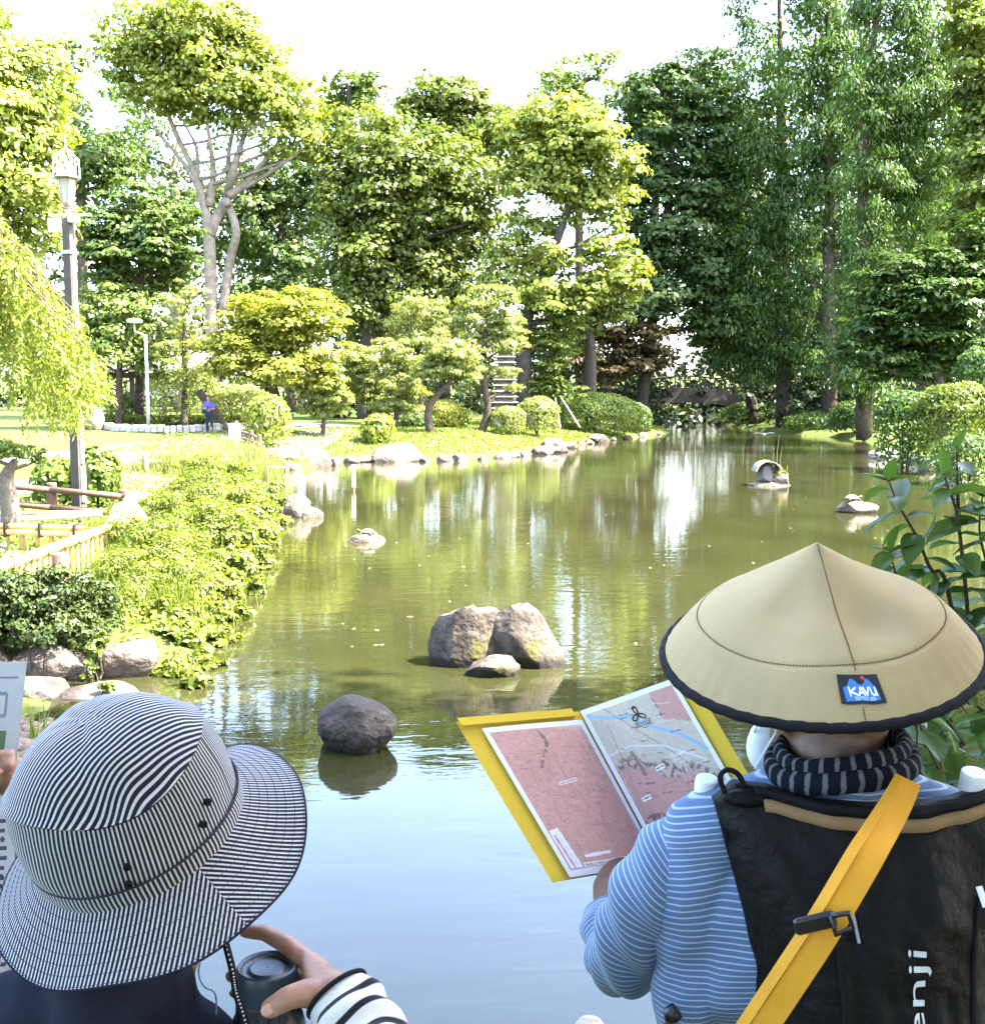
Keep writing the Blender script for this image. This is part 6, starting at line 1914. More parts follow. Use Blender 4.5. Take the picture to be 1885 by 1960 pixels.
def band(f, ts, w, th, n=1):
    """flat strip along f(t) -> (point, side, normal)"""
    V, F = [], []
    for t in ts:
        p, s, nn = f(t)
        V += [p - s * w / 2, p + s * w / 2, p + s * w / 2 + nn * th, p - s * w / 2 + nn * th]
    for i in range(len(ts) - 1):
        for k in range(4):
            l = (k + 1) % 4
            F.append([i * 4 + k, i * 4 + l, i * 4 + 4 + l, i * 4 + 4 + k])
    F += [[3, 2, 1, 0], [len(V) - 4, len(V) - 3, len(V) - 2, len(V) - 1]]
    return V, F
def trim_f(t):
    u = -.72 + 1.52 * t
    return pk(u, .028, .0015), (pk(u, .03) - pk(u, .0)).normalized(), Vector((0, -1, .3)).normalized()
MB().add(band(trim_f, np.linspace(0, 1, 50), .016, .003)).build('neck_trim', TRIM, pack, smooth=True)
def trim_b(t):
    u = -.76 + 1.58 * t
    return pk(u, .006, .002), (pk(u, .03) - pk(u, .0)).normalized(), Vector((0, -1, .3)).normalized()
MB().add(band(trim_b, np.linspace(0, 1, 50), .009, .006)).build('neck_piping', HBLK, pack, smooth=True)
lp = [P(1388, 1520, 1.36), P(1378, 1488, 1.36), P(1392, 1474, 1.36), P(1412, 1482, 1.36), P(1425, 1505, 1.36)]
MB().add(tube([Vector(q) for q in smoothpath(lp, 5)], .0035, 8)).build('grab_loop', HBLK, pack, smooth=True)
V, F = ellipsoid(P(1432, 1528, 1.355), (.034, .014, .012)); MB().add((V, F)).build('strap_padding', PACK, pack, smooth=True)
SILV = solid('silver_print', (.55, .57, .6), .35, .6, var=.03)
def pk_text(a, b):
    # reads upward; a runs up the pack, b to the left
    return pk(.20 - b / .15, (2.08 - (1.82 + a)) / (2.08 - 1.42), .004)
lettering('lettering', 'lenji', pk_text, .118, .026, SILV, pack)
MB().add(tube([pk(-.30, .17, .004), pk(-.29, .215, .006)], .0022, 6)).build('zip_pull', solid('grey_plastic', (.25, .26, .27), .5, .4), pack)
for q0, q1 in ((P(1866, 1690, 1.23), P(1878, 1728, 1.22)),):
    MB().add(tube([q0 - Vector((0, .01, 0)), q1 - Vector((0, .012, 0))], .004, 6)).build('zip_pull', WHITE, pack)
for u in (.60, -.44):
    MB().add(tube([pk(u - .05 * t, .16 + .6 * t, .002) for t in np.linspace(0, 1, 16)], .003, 6)).build('zip', HBLK, pack)
MB().add(band(lambda t: (pk(-.46 + .2 * t, .42 + .3 * t, .003), Vector((1, 0, .3)).normalized(), Vector((0, -1, 0))), np.linspace(0, 1, 10), .022, .003)).build('compression_strap', HBLK, pack)
# bottles in the shoulder pockets
BCAP = solid('white_plastic', (.68, .69, .72), .4, .5, var=.03)
for (x, y, Y, lab, lt) in ((1352, 1504, 1.44, 'white capped drink bottle in the left shoulder pocket of the pack', ''), (1862, 1492, 1.36, 'white capped drink bottle in the right shoulder pocket of the pack', '')):
    c = P(x, y, Y)
    bt = empty('drink_bottle', c - Vector((0, 0, .15)), lab, 'bottle', 'bottles in the shoulder pockets')
    Mq = Matrix.Rotation(R(12), 3, 'X')
    MB().add(lathe([(.0145, -.02), (.0158, -.016), (.0158, .006), (.0148, .0105), (.012, .0115), (.001, .0115)], 28, c, Mq, cap=False)).build('cap', BCAP, bt, smooth=False)
    MB().add(lathe([(.012, -.018), (.013, -.03), (.03, -.055), (.031, -.15), (.02, -.155)], 20, c, Mq)).build('bottle_body', solid('clear_plastic', (.5, .55, .58), .2, .5), bt, smooth=True)

# ---- yellow shoulder strap
YEL = solid('yellow_webbing', (.52, .24, .012), .7, .3, var=.08, scale=25, bump=.25, bscale=500)
strap = empty('shoulder_strap', (.45, 1.2, 1.6), 'yellow webbing bag strap slung across the black backpack', 'strap')
sc_ = smoothpath([tuple(P(1738, 1492, 1.30)), tuple(P(1712, 1545, 1.262)), tuple(P(1655, 1640, 1.195)), tuple(P(1575, 1775, 1.165)), tuple(P(1490, 1905, 1.16)), tuple(P(1400, 2040, 1.17)), tuple(P(1300, 2190, 1.24))], 8)
V, F = [], []
for i, p in enumerate(sc_):
    a, b = Vector(sc_[max(0, i - 1)]), Vector(sc_[min(len(sc_) - 1, i + 1)])
    d = (b - a).normalized(); p = Vector(p)
    nrm = (cam.location - p).normalized(); s = d.cross(nrm).normalized()
    if s.x < 0: s = -s
    w = .0155 + .0045 * min(1, i / 16)
    # a fold raises the left third
    for q, h in ((-1, .001), (-.42, .007), (-.36, .0035), (1, .002), (1, -.0005), (-1, -.0015)):
        V.append(p + s * w * q + nrm * h)
for i in range(len(sc_) - 1):
    for k in range(6):
        l = (k + 1) % 6
        F.append([i * 6 + k, i * 6 + l, i * 6 + 6 + l, i * 6 + 6 + k])
MB().add((V, F)).build('webbing', YEL, strap)
bc = P(1575, 1772, 1.15)
Mb = Matrix.Rotation(R(-14), 3, 'Y')
BK = solid('black_plastic', (.006, .006, .007), .4, .5, var=.1)
MB().add(box(bc + Vector((-.008, .002, .002)), (.046, .009, .019), rot=Mb, bev=.003)).build('slider', BK, strap)
MB().add(tube([bc + Mb @ Vector(q) for q in ((.010, -.004, .011), (.029, -.004, .0095), (.030, -.004, -.008), (.011, -.004, -.011), (.010, -.004, .011))], .0034, 8)).build('buckle_ring', BK, strap, smooth=True)

# ================================================================ person in the striped bucket hat
GL = hgt(-.44, 1.2)
wom = empty('person', (-.44, 1.2, GL), 'person in navy top and striped bucket hat holding a flask, seen from behind', 'person')
bC = P(270, 1585, 1.215)                    # middle of the brim seam
haz = Vector((-.25, -.40, 1)).normalized()
hax = (Vector((1, 0, 0)) - haz * haz.x).normalized()
hay = haz.cross(hax)
lh = bC - haz * .045
Ml = Matrix((hax, hay, haz)).transposed()
def pt(x, y, Y): return P(x, y, Y)
wrist = pt(645, 1900, 1.135)
mcp = [pt(592, 1843, 1.205), pt(600, 1868, 1.225), pt(604, 1893, 1.23), pt(606, 1918, 1.22)]
fing = [[(545, 1806, 1.235), (508, 1786, 1.258), (470, 1782, 1.272)],
        [(572, 1856, 1.262), (500, 1866, 1.285), (443, 1868, 1.262)],
        [(575, 1885, 1.268), (505, 1897, 1.288), (450, 1900, 1.268)],
        [(580, 1915, 1.262), (520, 1925, 1.282), (468, 1930, 1.268)]]
hp = []
for m0, fs, r in zip(mcp, fing, (.0116, .0112, .0106, .0094)):
    q = [m0] + [pt(*f) for f in fs]
    for i in range(3):
        hp.append(('cap', q[i], r * (1.06 - .1 * i), q[i + 1], r * (.96 - .1 * i)))
    hp.append(('cap', wrist, .0185, m0, .013))
tb = [pt(615, 1903, 1.135), pt(588, 1900, 1.125), pt(553, 1910, 1.115), pt(517, 1931, 1.112)]
hp += [('cap', wrist, .0185, tb[0], .016), ('cap', tb[0], .0185, tb[1], .0145), ('cap', tb[1], .0140, tb[2], .0128), ('cap', tb[2], .0130, tb[3], .0108), ('cap', tb[0], .014, mcp[0], .012)]
elL = pt(900, 2290, 1.0)
shR = Vector((-.30, 1.2, 1.82))
lface = Matrix.Rotation(R(0), 3, 'Z')
blob('body', [('ell', lh + Vector((0, .01, -.035)), (.074, .09, .11), Ml), ('ell', lh + Vector((0, .06, -.1)), (.05, .05, .055)), ('ell', lh + Vector((0, .108, -.045)), (.012, .018, .02)), ('ell', lh + Vector((.076, .01, -.045)), (.01, .02, .03)), ('ell', lh + Vector((-.076, .01, -.045)), (.01, .02, .03)),
              ('cap', lh + Vector((0, -.01, -.1)), .055, Vector((-.43, 1.19, 1.86)), .06), ('cap', Vector((-.43, 1.19, 1.88)), .065, Vector((-.44, 1.2, 1.5)), .1),
              ('cap', Vector((-.43, 1.2, 1.83)), .05, shR, .045), ('cap', shR, .042, elL, .037), ('cap', elL, .03, wrist, .0215),
              ('cap', Vector((-.43, 1.2, 1.83)), .05, Vector((-.58, 1.2, 1.82)), .045), ('cap', Vector((-.58, 1.2, 1.82)), .042, Vector((-.64, 1.22, 1.55)), .035), ('cap', Vector((-.64, 1.22, 1.55)), .035, Vector((-.56, 1.42, 1.5)), .026),
              ('cap', Vector((-.56, 1.42, 1.5)), .028, Vector((-.52, 1.48, 1.5)), .028)] + hp, .0037, 3, SKIN, wom)
# nails of the two fingers in view
for tip, nxt in ((tb[3], tb[2]), (pt(470, 1782, 1.272), pt(508, 1786, 1.258))):
    d = (tip - nxt).normalized(); v = (cam.location - tip).normalized()
    nn = (v - d * v.dot(d)).normalized()
    if nxt is not tb[2]: nn = (nn * .35 + Vector((0, 0, 1))).normalized(); nn = (nn - d * nn.dot(d)).normalized()
    sx = d.cross(nn)
    M3 = Matrix((sx, d, nn)).transposed()
    V, F = ellipsoid(tip + d * .0005 + nn * .0092, (.0062, .0078, .0018), M3, 12); MB().add((V, F)).build('nail', NAIL, wom, smooth=True)
blob('hair', [('ell', lh + Vector((0, -.005, -.01)), (.081, .096, .1), Ml), ('ell', lh + Vector((0, -.045, -.06)), (.066, .04, .07), Ml)], .006, 4, HAIR, wom)
NAVY = solid('navy_cloth', (.012, .014, .026), .9, .15, var=.25, scale=20, bump=.4, bscale=260)
blob('top', [('cap', Vector((-.418, 1.185, 1.945)), .08, Vector((-.44, 1.2, 1.75)), .12), ('cap', Vector((-.42, 1.19, 1.90)), .062, Vector((-.335, 1.2, 1.845)), .05), ('cap', Vector((-.47, 1.19, 1.91)), .06, Vector((-.60, 1.2, 1.865)), .06),
              ('ell', Vector((-.45, 1.2, 1.66)), (.18, .115, .22)), ('ell', Vector((-.45, 1.2, 1.42)), (.175, .115, .25)), ('cap', Vector((-.60, 1.2, 1.85)), .055, Vector((-.65, 1.22, 1.57)), .048)],
     .007, 8, NAVY, wom, folds=lambda p: .005 * nz(p, 12) + .003 * nz(p, 25))
# neckline roll
ring = [Vector((-.415 + .07 * math.cos(a), 1.182 + .07 * math.sin(a), 1.998 + .006 * math.cos(2 * a))) for a in np.linspace(0, 2 * math.pi, 40)]
MB().add(tube(ring, .011, 8, cap=False)).build('collar', NAVY, wom, smooth=True)
BWS = cloth('sleeve_black_white', (.55, .54, .53), (.012, .012, .016), duty=.70, soft=.05)
cuff = wrist.lerp(mcp[1], .1)
sv = [(cuff.lerp(elL, .02), .035), (cuff.lerp(elL, .09), .0385), (cuff.lerp(elL, .22), .041), (cuff.lerp(elL, .42), .044), (cuff.lerp(elL, .7), .047), (elL, .05), (elL.lerp(shR, .4), .055), (elL.lerp(shR, .8), .058), (shR, .06)]
sweep('sleeve', sv, BWS, wom, n=48, k=9, period=.026, folds=lambda q, l, a: .0045 * math.sin(l * 150 + 4 * math.sin(a * 6.28 + 1)) * min(1, l / .02) + .004 * nz(q, 22),
      stw=lambda q, l, a: .010 * math.sin(a * 6.28 + .6) * min(1, l / .03) + .006 * nz(q, 20))
MB().add(tube([Vector(q) for q in [cuff.lerp(elL, .02) + (frame_of(elL - cuff)[0] * math.cos(a) + frame_of(elL - cuff)[1] * math.sin(a)) * .0355 for a in np.linspace(0, 2 * math.pi, 36)]], .0028, 8, cap=False)).build('cuff_edge', HBLK, wom, smooth=True)
blob('trousers', [('ell', Vector((-.44, 1.2, 1.22)), (.165, .12, .16)), ('cap', Vector((-.52, 1.2, 1.15)), .085, Vector((-.53, 1.2, GL + .06)), .055), ('cap', Vector((-.36, 1.2, 1.15)), .085, Vector((-.35, 1.2, GL + .06)), .055)], .012, 6, TROU, wom)
for x in (-.53, -.35):
    V, F = ellipsoid((x, 1.24, GL + .04), (.045, .12, .045)); MB().add((V, F)).build('shoe', solid('dark_shoe', None), wom, smooth=True)
# khaki bag on the back
KHA = solid('khaki_canvas', (.20, .19, .11), .85, .2, var=.1, scale=18, bump=.3, bscale=300)
blob('rucksack', [('ell', Vector((-.385, 1.03, 1.70)), (.115, .06, .19)), ('ell', Vector((-.355, 1.075, 1.80)), (.075, .045, .135))], .007, 8, KHA, None, folds=lambda p: .004 * nz(p, 15), label='khaki rucksack top at the bottom edge below the striped hat', cat='rucksack')
# earphone cord
CB = solid('blue_cord', (.20, .33, .50), .5, .4)
MB().add(tube([Vector(q) for q in smoothpath([tuple(pt(x, y, 1.2)) for x, y in ((383, 1825), (384, 1835), (380, 1862), (386, 1882), (394, 1892), (408, 1898), (414, 1916), (412, 1956), (405, 2020))], 5)], .0011, 6)).build('earphone_cord', CB, wom, smooth=True)

# ---- bucket hat
HST = cloth('hat_stripe', (.009, .010, .021), (.45, .44, .46), duty=.60, soft=.09, weave=1200)
bh = empty('bucket_hat', bC, 'wide brimmed bucket hat with thin black and white stripes', 'hat')
PER = .0049
def H(r, phi, z):
    return bC + hax * (r * math.cos(phi)) + hay * (r * math.sin(phi)) + haz * z
def crumple(phi, z, amp):
    return amp * (noise.noise(Vector((math.cos(phi) * 1.6, math.sin(phi) * 1.6, z * 14))) + .5 * noise.noise(Vector((math.cos(phi) * 3.4, math.sin(phi) * 3.4, z * 30 + 5))))
def striped(name, V, F, ST, parent):
    me = py_mesh(name, V, F, True); a = me.attributes.new('st', 'FLOAT', 'POINT'); a.data.foreach_set('value', ST)
    return mobj(name, me, HST, parent)
RT, RS, ZT = .108, .117, .100
def rt(phi): return RT * (1 + .03 * math.cos(2 * phi - .6) + .018 * math.cos(3 * phi + 1.0))
NP = 180
# side of the crown
V, F, ST = [], [], []
zs = np.linspace(0, 1, 16)
for t in zs:
    for k in range(NP + 1):
        ph = 2 * math.pi * k / NP
        r = RS + (rt(ph) - RS) * t + .006 * math.sin(math.pi * t) + crumple(ph, t * .1, .0045) * math.sin(math.pi * t) ** .6
        zz = ZT * t + (.006 * math.sin(2 * ph + .5) + .006 * math.cos(3 * ph)) * t
        V.append(H(r, ph, zz)); ST.append(.112 * (ph + .10 * t * math.sin(ph * 1)) / PER)
for i in range(len(zs) - 1):
    for k in range(NP):
        q = i * (NP + 1) + k
        F.append([q, q + 1, q + NP + 2, q + NP + 1])
striped('crown_side', V, F, ST, bh)
# top panel
V, F, ST = [], [], []
rr = np.linspace(.001, 1, 18)
for t in rr:
    for k in range(NP):
        ph = 2 * math.pi * k / NP
        r = rt(ph) * t
        edge = (.006 * math.sin(2 * ph + .5) + .006 * math.cos(3 * ph))
        zz = ZT + edge * t ** 2 + .060 * (1 - t ** 2.8) + crumple(ph, t * .12, .007) * t * (1 - t) * 2 + .0025 * (t > .97)
        x, y = r * math.cos(ph), r * math.sin(ph)
        V.append(H(r + .0012 * (t > .99), ph, zz)); ST.append((x * math.sin(R(50)) - y * math.cos(R(50)) + .004 * noise.noise(Vector((x * 20, y * 20, 0)))) / PER)
for i in range(len(rr) - 1):
    for k in range(NP):
        l = (k + 1) % NP
        F.append([i * NP + k, i * NP + l, (i + 1) * NP + l, (i + 1) * NP + k])
striped('crown_top', V, F, ST, bh)
# brim: two panels whose stripes meet in chevrons at the seams
seam = R(-42)
BRW, BDROP = .083, R(40)
panels = ((seam - math.pi, seam, R(-104)), (seam, seam + math.pi, R(20)))
def brim_pt(t, ph):
    s = BRW * t
    wav = (.010 * math.sin(2 * ph + .4) + .007 * math.sin(3 * ph - .8) + .003 * math.sin(7 * ph)) * t
    return H(RS + .001 + s * math.cos(BDROP), ph, -s * math.sin(BDROP) * (1 - .15 * t) + wav + .001)
for a0, a1, f0_ in panels:
    V, F, ST = [], [], []
    ts, n2 = np.linspace(0, 1, 14), 110
    sA = math.cos(BDROP)
    for t in ts:
        for k in range(n2 + 1):
            ph = a0 + (a1 - a0) * k / n2
            V.append(brim_pt(t, ph))
            rho = (RS / sA + BRW * t)
            ST.append(rho * math.sin((ph - f0_) * sA) / PER)
    for i in range(len(ts) - 1):
        for k in range(n2):
            q = i * (n2 + 1) + k
            F.append([q, q + n2 + 1, q + n2 + 2, q + 1])
    o_ = len(V)
    V += [v - haz * .0025 for v in V[:o_]]; ST += ST[:o_]
    F += [[o_ + q for q in reversed(f)] for f in F[:]]
    striped('brim_panel', V, F, ST, bh)
V, F, ST = [], [], []
for t in (0, .5, 1):
    for k in range(NP + 1):
        ph = 2 * math.pi * k / NP
        V.append(H(RS + .0032 + .001 * math.sin(math.pi * t), ph, -.002 + .022 * t)); ST.append((.112 * ph + .0012) / PER)
for i in range(2):
    for k in range(NP):
        q = i * (NP + 1) + k
        F.append([q, q + 1, q + NP + 2, q + NP + 1])
striped('hat_band', V, F, ST, bh)
THN = solid('navy_thread', (.03, .035, .06), .9, .1)
mb = MB()
for t in np.linspace(.14, .97, 7):
    mb.add(tube([brim_pt(t, 2 * math.pi * k / 140) + haz * .0003 for k in range(141)], .0003, 4, cap=False))
mb.build('brim_stitching', THN, bh, kind='stuff')
MB().add(tube([H(RS + .0036, 2 * math.pi * k / 140, .0205) for k in range(141)], .0013, 6, cap=False)).build('seam_piping', cloth('stitch_white', (.02, .02, .03), (.6, .6, .62), .5), bh)
MB().add(tube([brim_pt(1.0, 2 * math.pi * k / 140) - haz * .0012 for k in range(141)], .0016, 6, cap=False)).build('brim_edge', NAVY, bh)
for ph, t in ((R(-22), .56), (R(-30), .40), (R(-72), .46), (R(-75), .26)):
    r = RS + (rt(ph) - RS) * t + .0075
    nrm = (hax * math.cos(ph) + hay * math.sin(ph))
    M3 = nrm.to_track_quat('Z', 'Y').to_matrix()
    V, F = lathe([(.0036, -.004), (.0042, .001), (.0036, .0018), (.002, .0012), (.001, -.001)], 14, H(r, ph, ZT * t), M3); MB().add((V, F)).build('eyelet', HBLK, bh, smooth=True)

# ---- flask
fl0 = P(511, 1847, 1.2)
fl = empty('flask', fl0 - Vector((0, 0, .22)), 'dark blue drink flask with lid held in the hand', 'flask')
FLK = solid('flask_navy', (.006, .008, .012), .4, .4, var=.1)
MB().add(lathe([(.001, -.0035), (.0175, -.0035), (.0195, -.0028), (.0205, -.0055), (.027, -.0065), (.0295, -.003), (.0325, .0), (.0345, -.003), (.0352, -.012), (.0355, -.034), (.034, -.037)], 48, fl0, cap=False)).build('lid', solid('lid_blue_grey', (.034, .052, .075), .4, .5, var=.08, scale=60), fl, smooth=True)
MB().add(lathe([(.0345, -.036), (.036, -.04), (.0365, -.058), (.0395, -.062), (.0425, -.075), (.043, -.095)], 48, fl0, cap=False)).build('neck', FLK, fl, smooth=True)
MB().add(lathe([(.0436, -.094), (.044, -.1), (.044, -.2), (.04, -.215), (.001, -.216)], 48, fl0, cap=False)).build('sleeve', solid('maroon_knit', (.09, .014, .028), .9, .2, var=.2, scale=80, bump=.5, bscale=300), fl, smooth=True)
MB().add(lathe([(.0435, -.083), (.0448, -.085), (.0448, -.089), (.0435, -.091)], 40, fl0 + Vector((0, 0, 0)), cap=False)).build('strap_ring', solid('grey_plastic', None), fl, smooth=True)
for k, a in enumerate((R(-86), R(-68), R(-50))):
    q = fl0 + Vector((.0365 * math.cos(a), .0365 * math.sin(a), -.046))
    MB().add(box(q, (.011, .006, .014), rz=a + R(90), bev=.0015)).build('clasp', solid('clasp_grey', (.04, .045, .052), .5, .4), fl)
st_ = empty('neck_strap', P(450, 1880, 1.14), 'thin black cord with white dots hanging over the flask', 'strap')
sq = [Vector(q) for q in smoothpath([tuple(P(420, 1770, 1.2)), tuple(P(430, 1800, 1.175)), tuple(P(446, 1862, 1.142)), tuple(P(452, 1900, 1.135)), tuple(P(468, 1950, 1.13)), tuple(P(480, 2010, 1.13))], 7)]
MB().add(tube(sq, .0042, 8)).build('cord', HBLK, st_, smooth=True)
mb = MB()
for i in range(6, len(sq) - 1):
    d = (sq[i + 1] - sq[i]); v = (cam.location - sq[i]).normalized()
    mb.add(tube([sq[i] + v * .0042 + d * .1, sq[i] + v * .0042 + d * .5], .0011, 5))
mb.build('white_dot', WHITE, st_, kind='stuff')

# ================================================================ third person at the left edge with a leaflet
GT = hgt(-1.0, 1.45)
third = empty('person', (-1.02, 1.42, GT), 'person mostly cut off by the left edge, fingers holding a printed sheet', 'person')
hx = P(-14, 1478, 1.50)
lhp = [('cap', Vector((-.86, 1.40, 1.88)), .036, hx + Vector((-.075, -.03, -.045)), .027), ('cap', hx + Vector((-.075, -.03, -.045)), .027, hx + Vector((-.02, 0, -.01)), .026)]
for k in range(4):
    q = hx + Vector((-.012, .016, .018 - .017 * k))
    lhp += [('cap', q, .0095, q + Vector((.026, .014, -.002)), .009), ('cap', q + Vector((.026, .014, -.002)), .009, q + Vector((.03, -.004, -.016)), .008)]
lhp += [('cap', hx + Vector((-.03, -.012, 0)), .013, hx + Vector((-.002, -.022, .012)), .011), ('cap', hx + Vector((-.002, -.022, .012)), .011, hx + Vector((.016, -.02, .006)), .009)]
blob('body', [('ell', Vector((-1.02, 1.42, 2.16)), (.075, .093, .115)), ('cap', Vector((-1.02, 1.40, 2.08)), .055, Vector((-1.02, 1.42, 1.9)), .06), ('cap', Vector((-1.02, 1.42, 1.92)), .07, Vector((-1.02, 1.42, 1.4)), .11), ('ell', Vector((-1.02, 1.515, 2.15)), (.013, .018, .02)),
              ('cap', Vector((-1.02, 1.42, 1.88)), .05, Vector((-.87, 1.42, 1.87)), .045), ('cap', Vector((-.87, 1.42, 1.87)), .042, Vector((-.82, 1.36, 1.64)), .037), ('cap', Vector((-.82, 1.36, 1.64)), .036, hx + Vector((-.075, -.03, -.045)), .027),
              ('cap', Vector((-1.02, 1.42, 1.88)), .05, Vector((-1.2, 1.42, 1.86)), .045), ('cap', Vector((-1.2, 1.42, 1.86)), .042, Vector((-1.25, 1.42, 1.6)), .037), ('cap', Vector((-1.25, 1.42, 1.6)), .036, Vector((-1.15, 1.6, 1.62)), .027)] + lhp[1:], .0065, 3, SKIN, third)
blob('hair', [('ell', Vector((-1.02, 1.405, 2.19)), (.082, .098, .1))], .008, 4, HAIR, third)
blob('shirt', [('cap', Vector((-1.02, 1.42, 1.91)), .07, Vector((-1.02, 1.42, 1.7)), .12), ('ell', Vector((-1.02, 1.42, 1.65)), (.175, .115, .24)), ('ell', Vector((-1.02, 1.42, 1.4)), (.17, .115, .24)), ('cap', Vector((-1.0, 1.42, 1.89)), .055, Vector((-.87, 1.42, 1.86)), .055), ('cap', Vector((-1.04, 1.42, 1.89)), .055, Vector((-1.2, 1.42, 1.85)), .055),
               ('cap', Vector((-.87, 1.42, 1.86)), .055, Vector((-.83, 1.37, 1.7)), .05), ('cap', Vector((-1.2, 1.42, 1.85)), .055, Vector((-1.24, 1.42, 1.7)), .05)], .009, 7, solid('sage_cloth', (.22, .25, .2), .9, .15, var=.1, scale=20), third)
blob('trousers', [('ell', Vector((-1.02, 1.42, 1.22)), (.165, .12, .16)), ('cap', Vector((-1.1, 1.42, 1.15)), .085, Vector((-1.11, 1.42, GT + .06)), .055), ('cap', Vector((-.94, 1.42, 1.15)), .085, Vector((-.93, 1.42, GT + .06)), .055)], .014, 6, TROU, third)
for x in (-1.11, -.93):
    V, F = ellipsoid((x, 1.46, GT + .04), (.045, .12, .045)); MB().add((V, F)).build('shoe', solid('dark_shoe', None), third, smooth=True)
lpnt = Print(120, 170, (.60, .64, .74))
lpnt.line([(.03, .05), (.95, .05)], (.35, .18, .40), 1.6); lpnt.poly([(.05, .1), (.9, .1), (.9, .17), (.05, .17)], (.66, .70, .78))
lpnt.line([(.05, .1), (.9, .1), (.9, .17), (.05, .17), (.05, .1)], (.25, .33, .5), 1.2)
lpnt.poly([(.05, .22), (.92, .22), (.92, .42), (.05, .42)], (.13, .22, .12))
for k in range(8): lpnt.line([(.1 + .1 * k, .24 + .02 * (k % 3)), (.16 + .1 * k, .38)], (.35, .42, .32), 4)
rnd = random.Random(3)
for j in range(16):
    x = .06
    while x < .93:
        w_ = rnd.uniform(.01, .03)
        lpnt.line([(x, .50 + .028 * j), (x + w_, .50 + .028 * j)], (.07, .08, .16), 2.2); x += w_ + .016
def leaf_fn(u, v):
    a = P(52 - 44 * min(1, v / .42) ** .9 + 20 * max(0, v - .42), 1255 + 640 * v, 1.56)
    return Vector((a.x - .22 * (1 - u), 1.56 + .03 * math.sin(3 * v) - .05 * (1 - u), a.z + .008 * math.sin(u * 5)))
lpnt.build('leaflet', leaf_fn, ink_mat('paper_print', .7), None, label='pale blue printed leaflet held up at the left edge', cat='leaflet')

# ================================================================ far walker in the purple shirt
pY = 50.5
b = gp(379, 0, pY)
wk = empty('person', b, 'person in purple polo shirt looking at a phone on the path', 'person')
def q_(x, y, z): return Vector((b.x + x, b.y + y, b.z + z))
blob('body', [('ell', q_(0, -.02, 1.54), (.08, .095, .115)), ('ell', q_(0, -.1, 1.49), (.04, .03, .04)), ('ell', q_(0, -.115, 1.53), (.014, .02, .02)), ('cap', q_(0, 0, 1.47), .055, q_(0, .01, 1.36), .065), ('cap', q_(0, .01, 1.34), .09, q_(0, .01, .95), .11),
              ('cap', q_(-.19, .01, 1.32), .05, q_(-.24, .02, 1.08), .042), ('cap', q_(-.24, .02, 1.08), .04, q_(-.06, -.2, 1.08), .03), ('cap', q_(-.06, -.2, 1.08), .03, q_(-.0, -.25, 1.12), .03),
              ('cap', q_(.19, .01, 1.32), .05, q_(.25, .0, 1.07), .042), ('cap', q_(.25, 0, 1.07), .04, q_(.1, -.2, 1.04), .03), ('cap', q_(.1, -.2, 1.04), .03, q_(.04, -.23, 1.08), .028),
              ('cap', q_(-.19, .01, 1.32), .05, q_(.19, .01, 1.32), .05), ('cap', q_(-.09, .01, .9), .08, q_(-.1, .02, .1), .05), ('cap', q_(.09, .01, .9), .08, q_(.11, -.05, .1), .05)], .016, 4, SKIN, wk)
blob('hair', [('ell', q_(0, .005, 1.59), (.092, .1, .1)), ('ell', q_(0, .04, 1.53), (.082, .07, .09))], .016, 3, HAIR, wk)
blob('polo_shirt', [('cap', q_(0, .01, 1.36), .085, q_(0, .01, 1.2), .15), ('ell', q_(0, .01, 1.12), (.185, .125, .24)), ('cap', q_(-.1, .01, 1.34), .07, q_(-.2, .01, 1.3), .07), ('cap', q_(.1, .01, 1.34), .07, q_(.2, .01, 1.3), .07),
                    ('cap', q_(-.2, .01, 1.3), .07, q_(-.235, .02, 1.15), .066), ('cap', q_(.2, .01, 1.3), .07, q_(.245, .0, 1.14), .066)], .018, 5, solid('purple_cloth', (.10, .085, .33), .9, .15, var=.1), wk)
NVY = solid('dark_navy_trousers', (.02, .025, .035), .9, .15, var=.15)
blob('trousers', [('ell', q_(0, .01, .88), (.175, .125, .14)), ('cap', q_(-.09, .01, .84), .095, q_(-.1, .02, .45), .075), ('cap', q_(-.1, .02, .45), .075, q_(-.1, .03, .08), .065), ('cap', q_(.09, .01, .84), .095, q_(.11, -.03, .45), .075), ('cap', q_(.11, -.03, .45), .075, q_(.12, -.02, .08), .065)], .018, 5, NVY, wk)
for x, y in ((-.1, -.02), (.12, -.07)):
    V, F = ellipsoid(q_(x, y, .045), (.05, .13, .05)); MB().add((V, F)).build('shoe', solid('dark_shoe', None), wk, smooth=True)
MB().add(box(q_(-.22, 0, .93), (.2, .1, .2), bev=.03)).build('shoulder_bag', NVY, None, label='dark bag at the hip of the person in purple', cat='bag')
MB().add(box(q_(.01, -.27, 1.14), (.075, .02, .14), bev=.004)).build('phone', BK, None, label='dark phone in the hands of the person in purple', cat='phone')
# post top at the bottom edge of the near bank
c = P(1129, 1966, 3.05)
MB().add(lathe([(.045, -.6), (.045, .0), (.035, .016), (.001, .02)], 20, c, cap=False)).build('mooring_post', solid('pale_post_top', (.26, .23, .18), .9, .2, var=.3, scale=60, bump=.5, bscale=120), label='pale weathered post top just at the bottom edge of the water', cat='post', smooth=True)
MB().add(tube([P(1278, 1958, 1.36), P(1285, 1943, 1.35), P(1296, 1934, 1.35)], [.004, .012, .011], 10)).build('waist_strap_end', BK, pack, smooth=True)

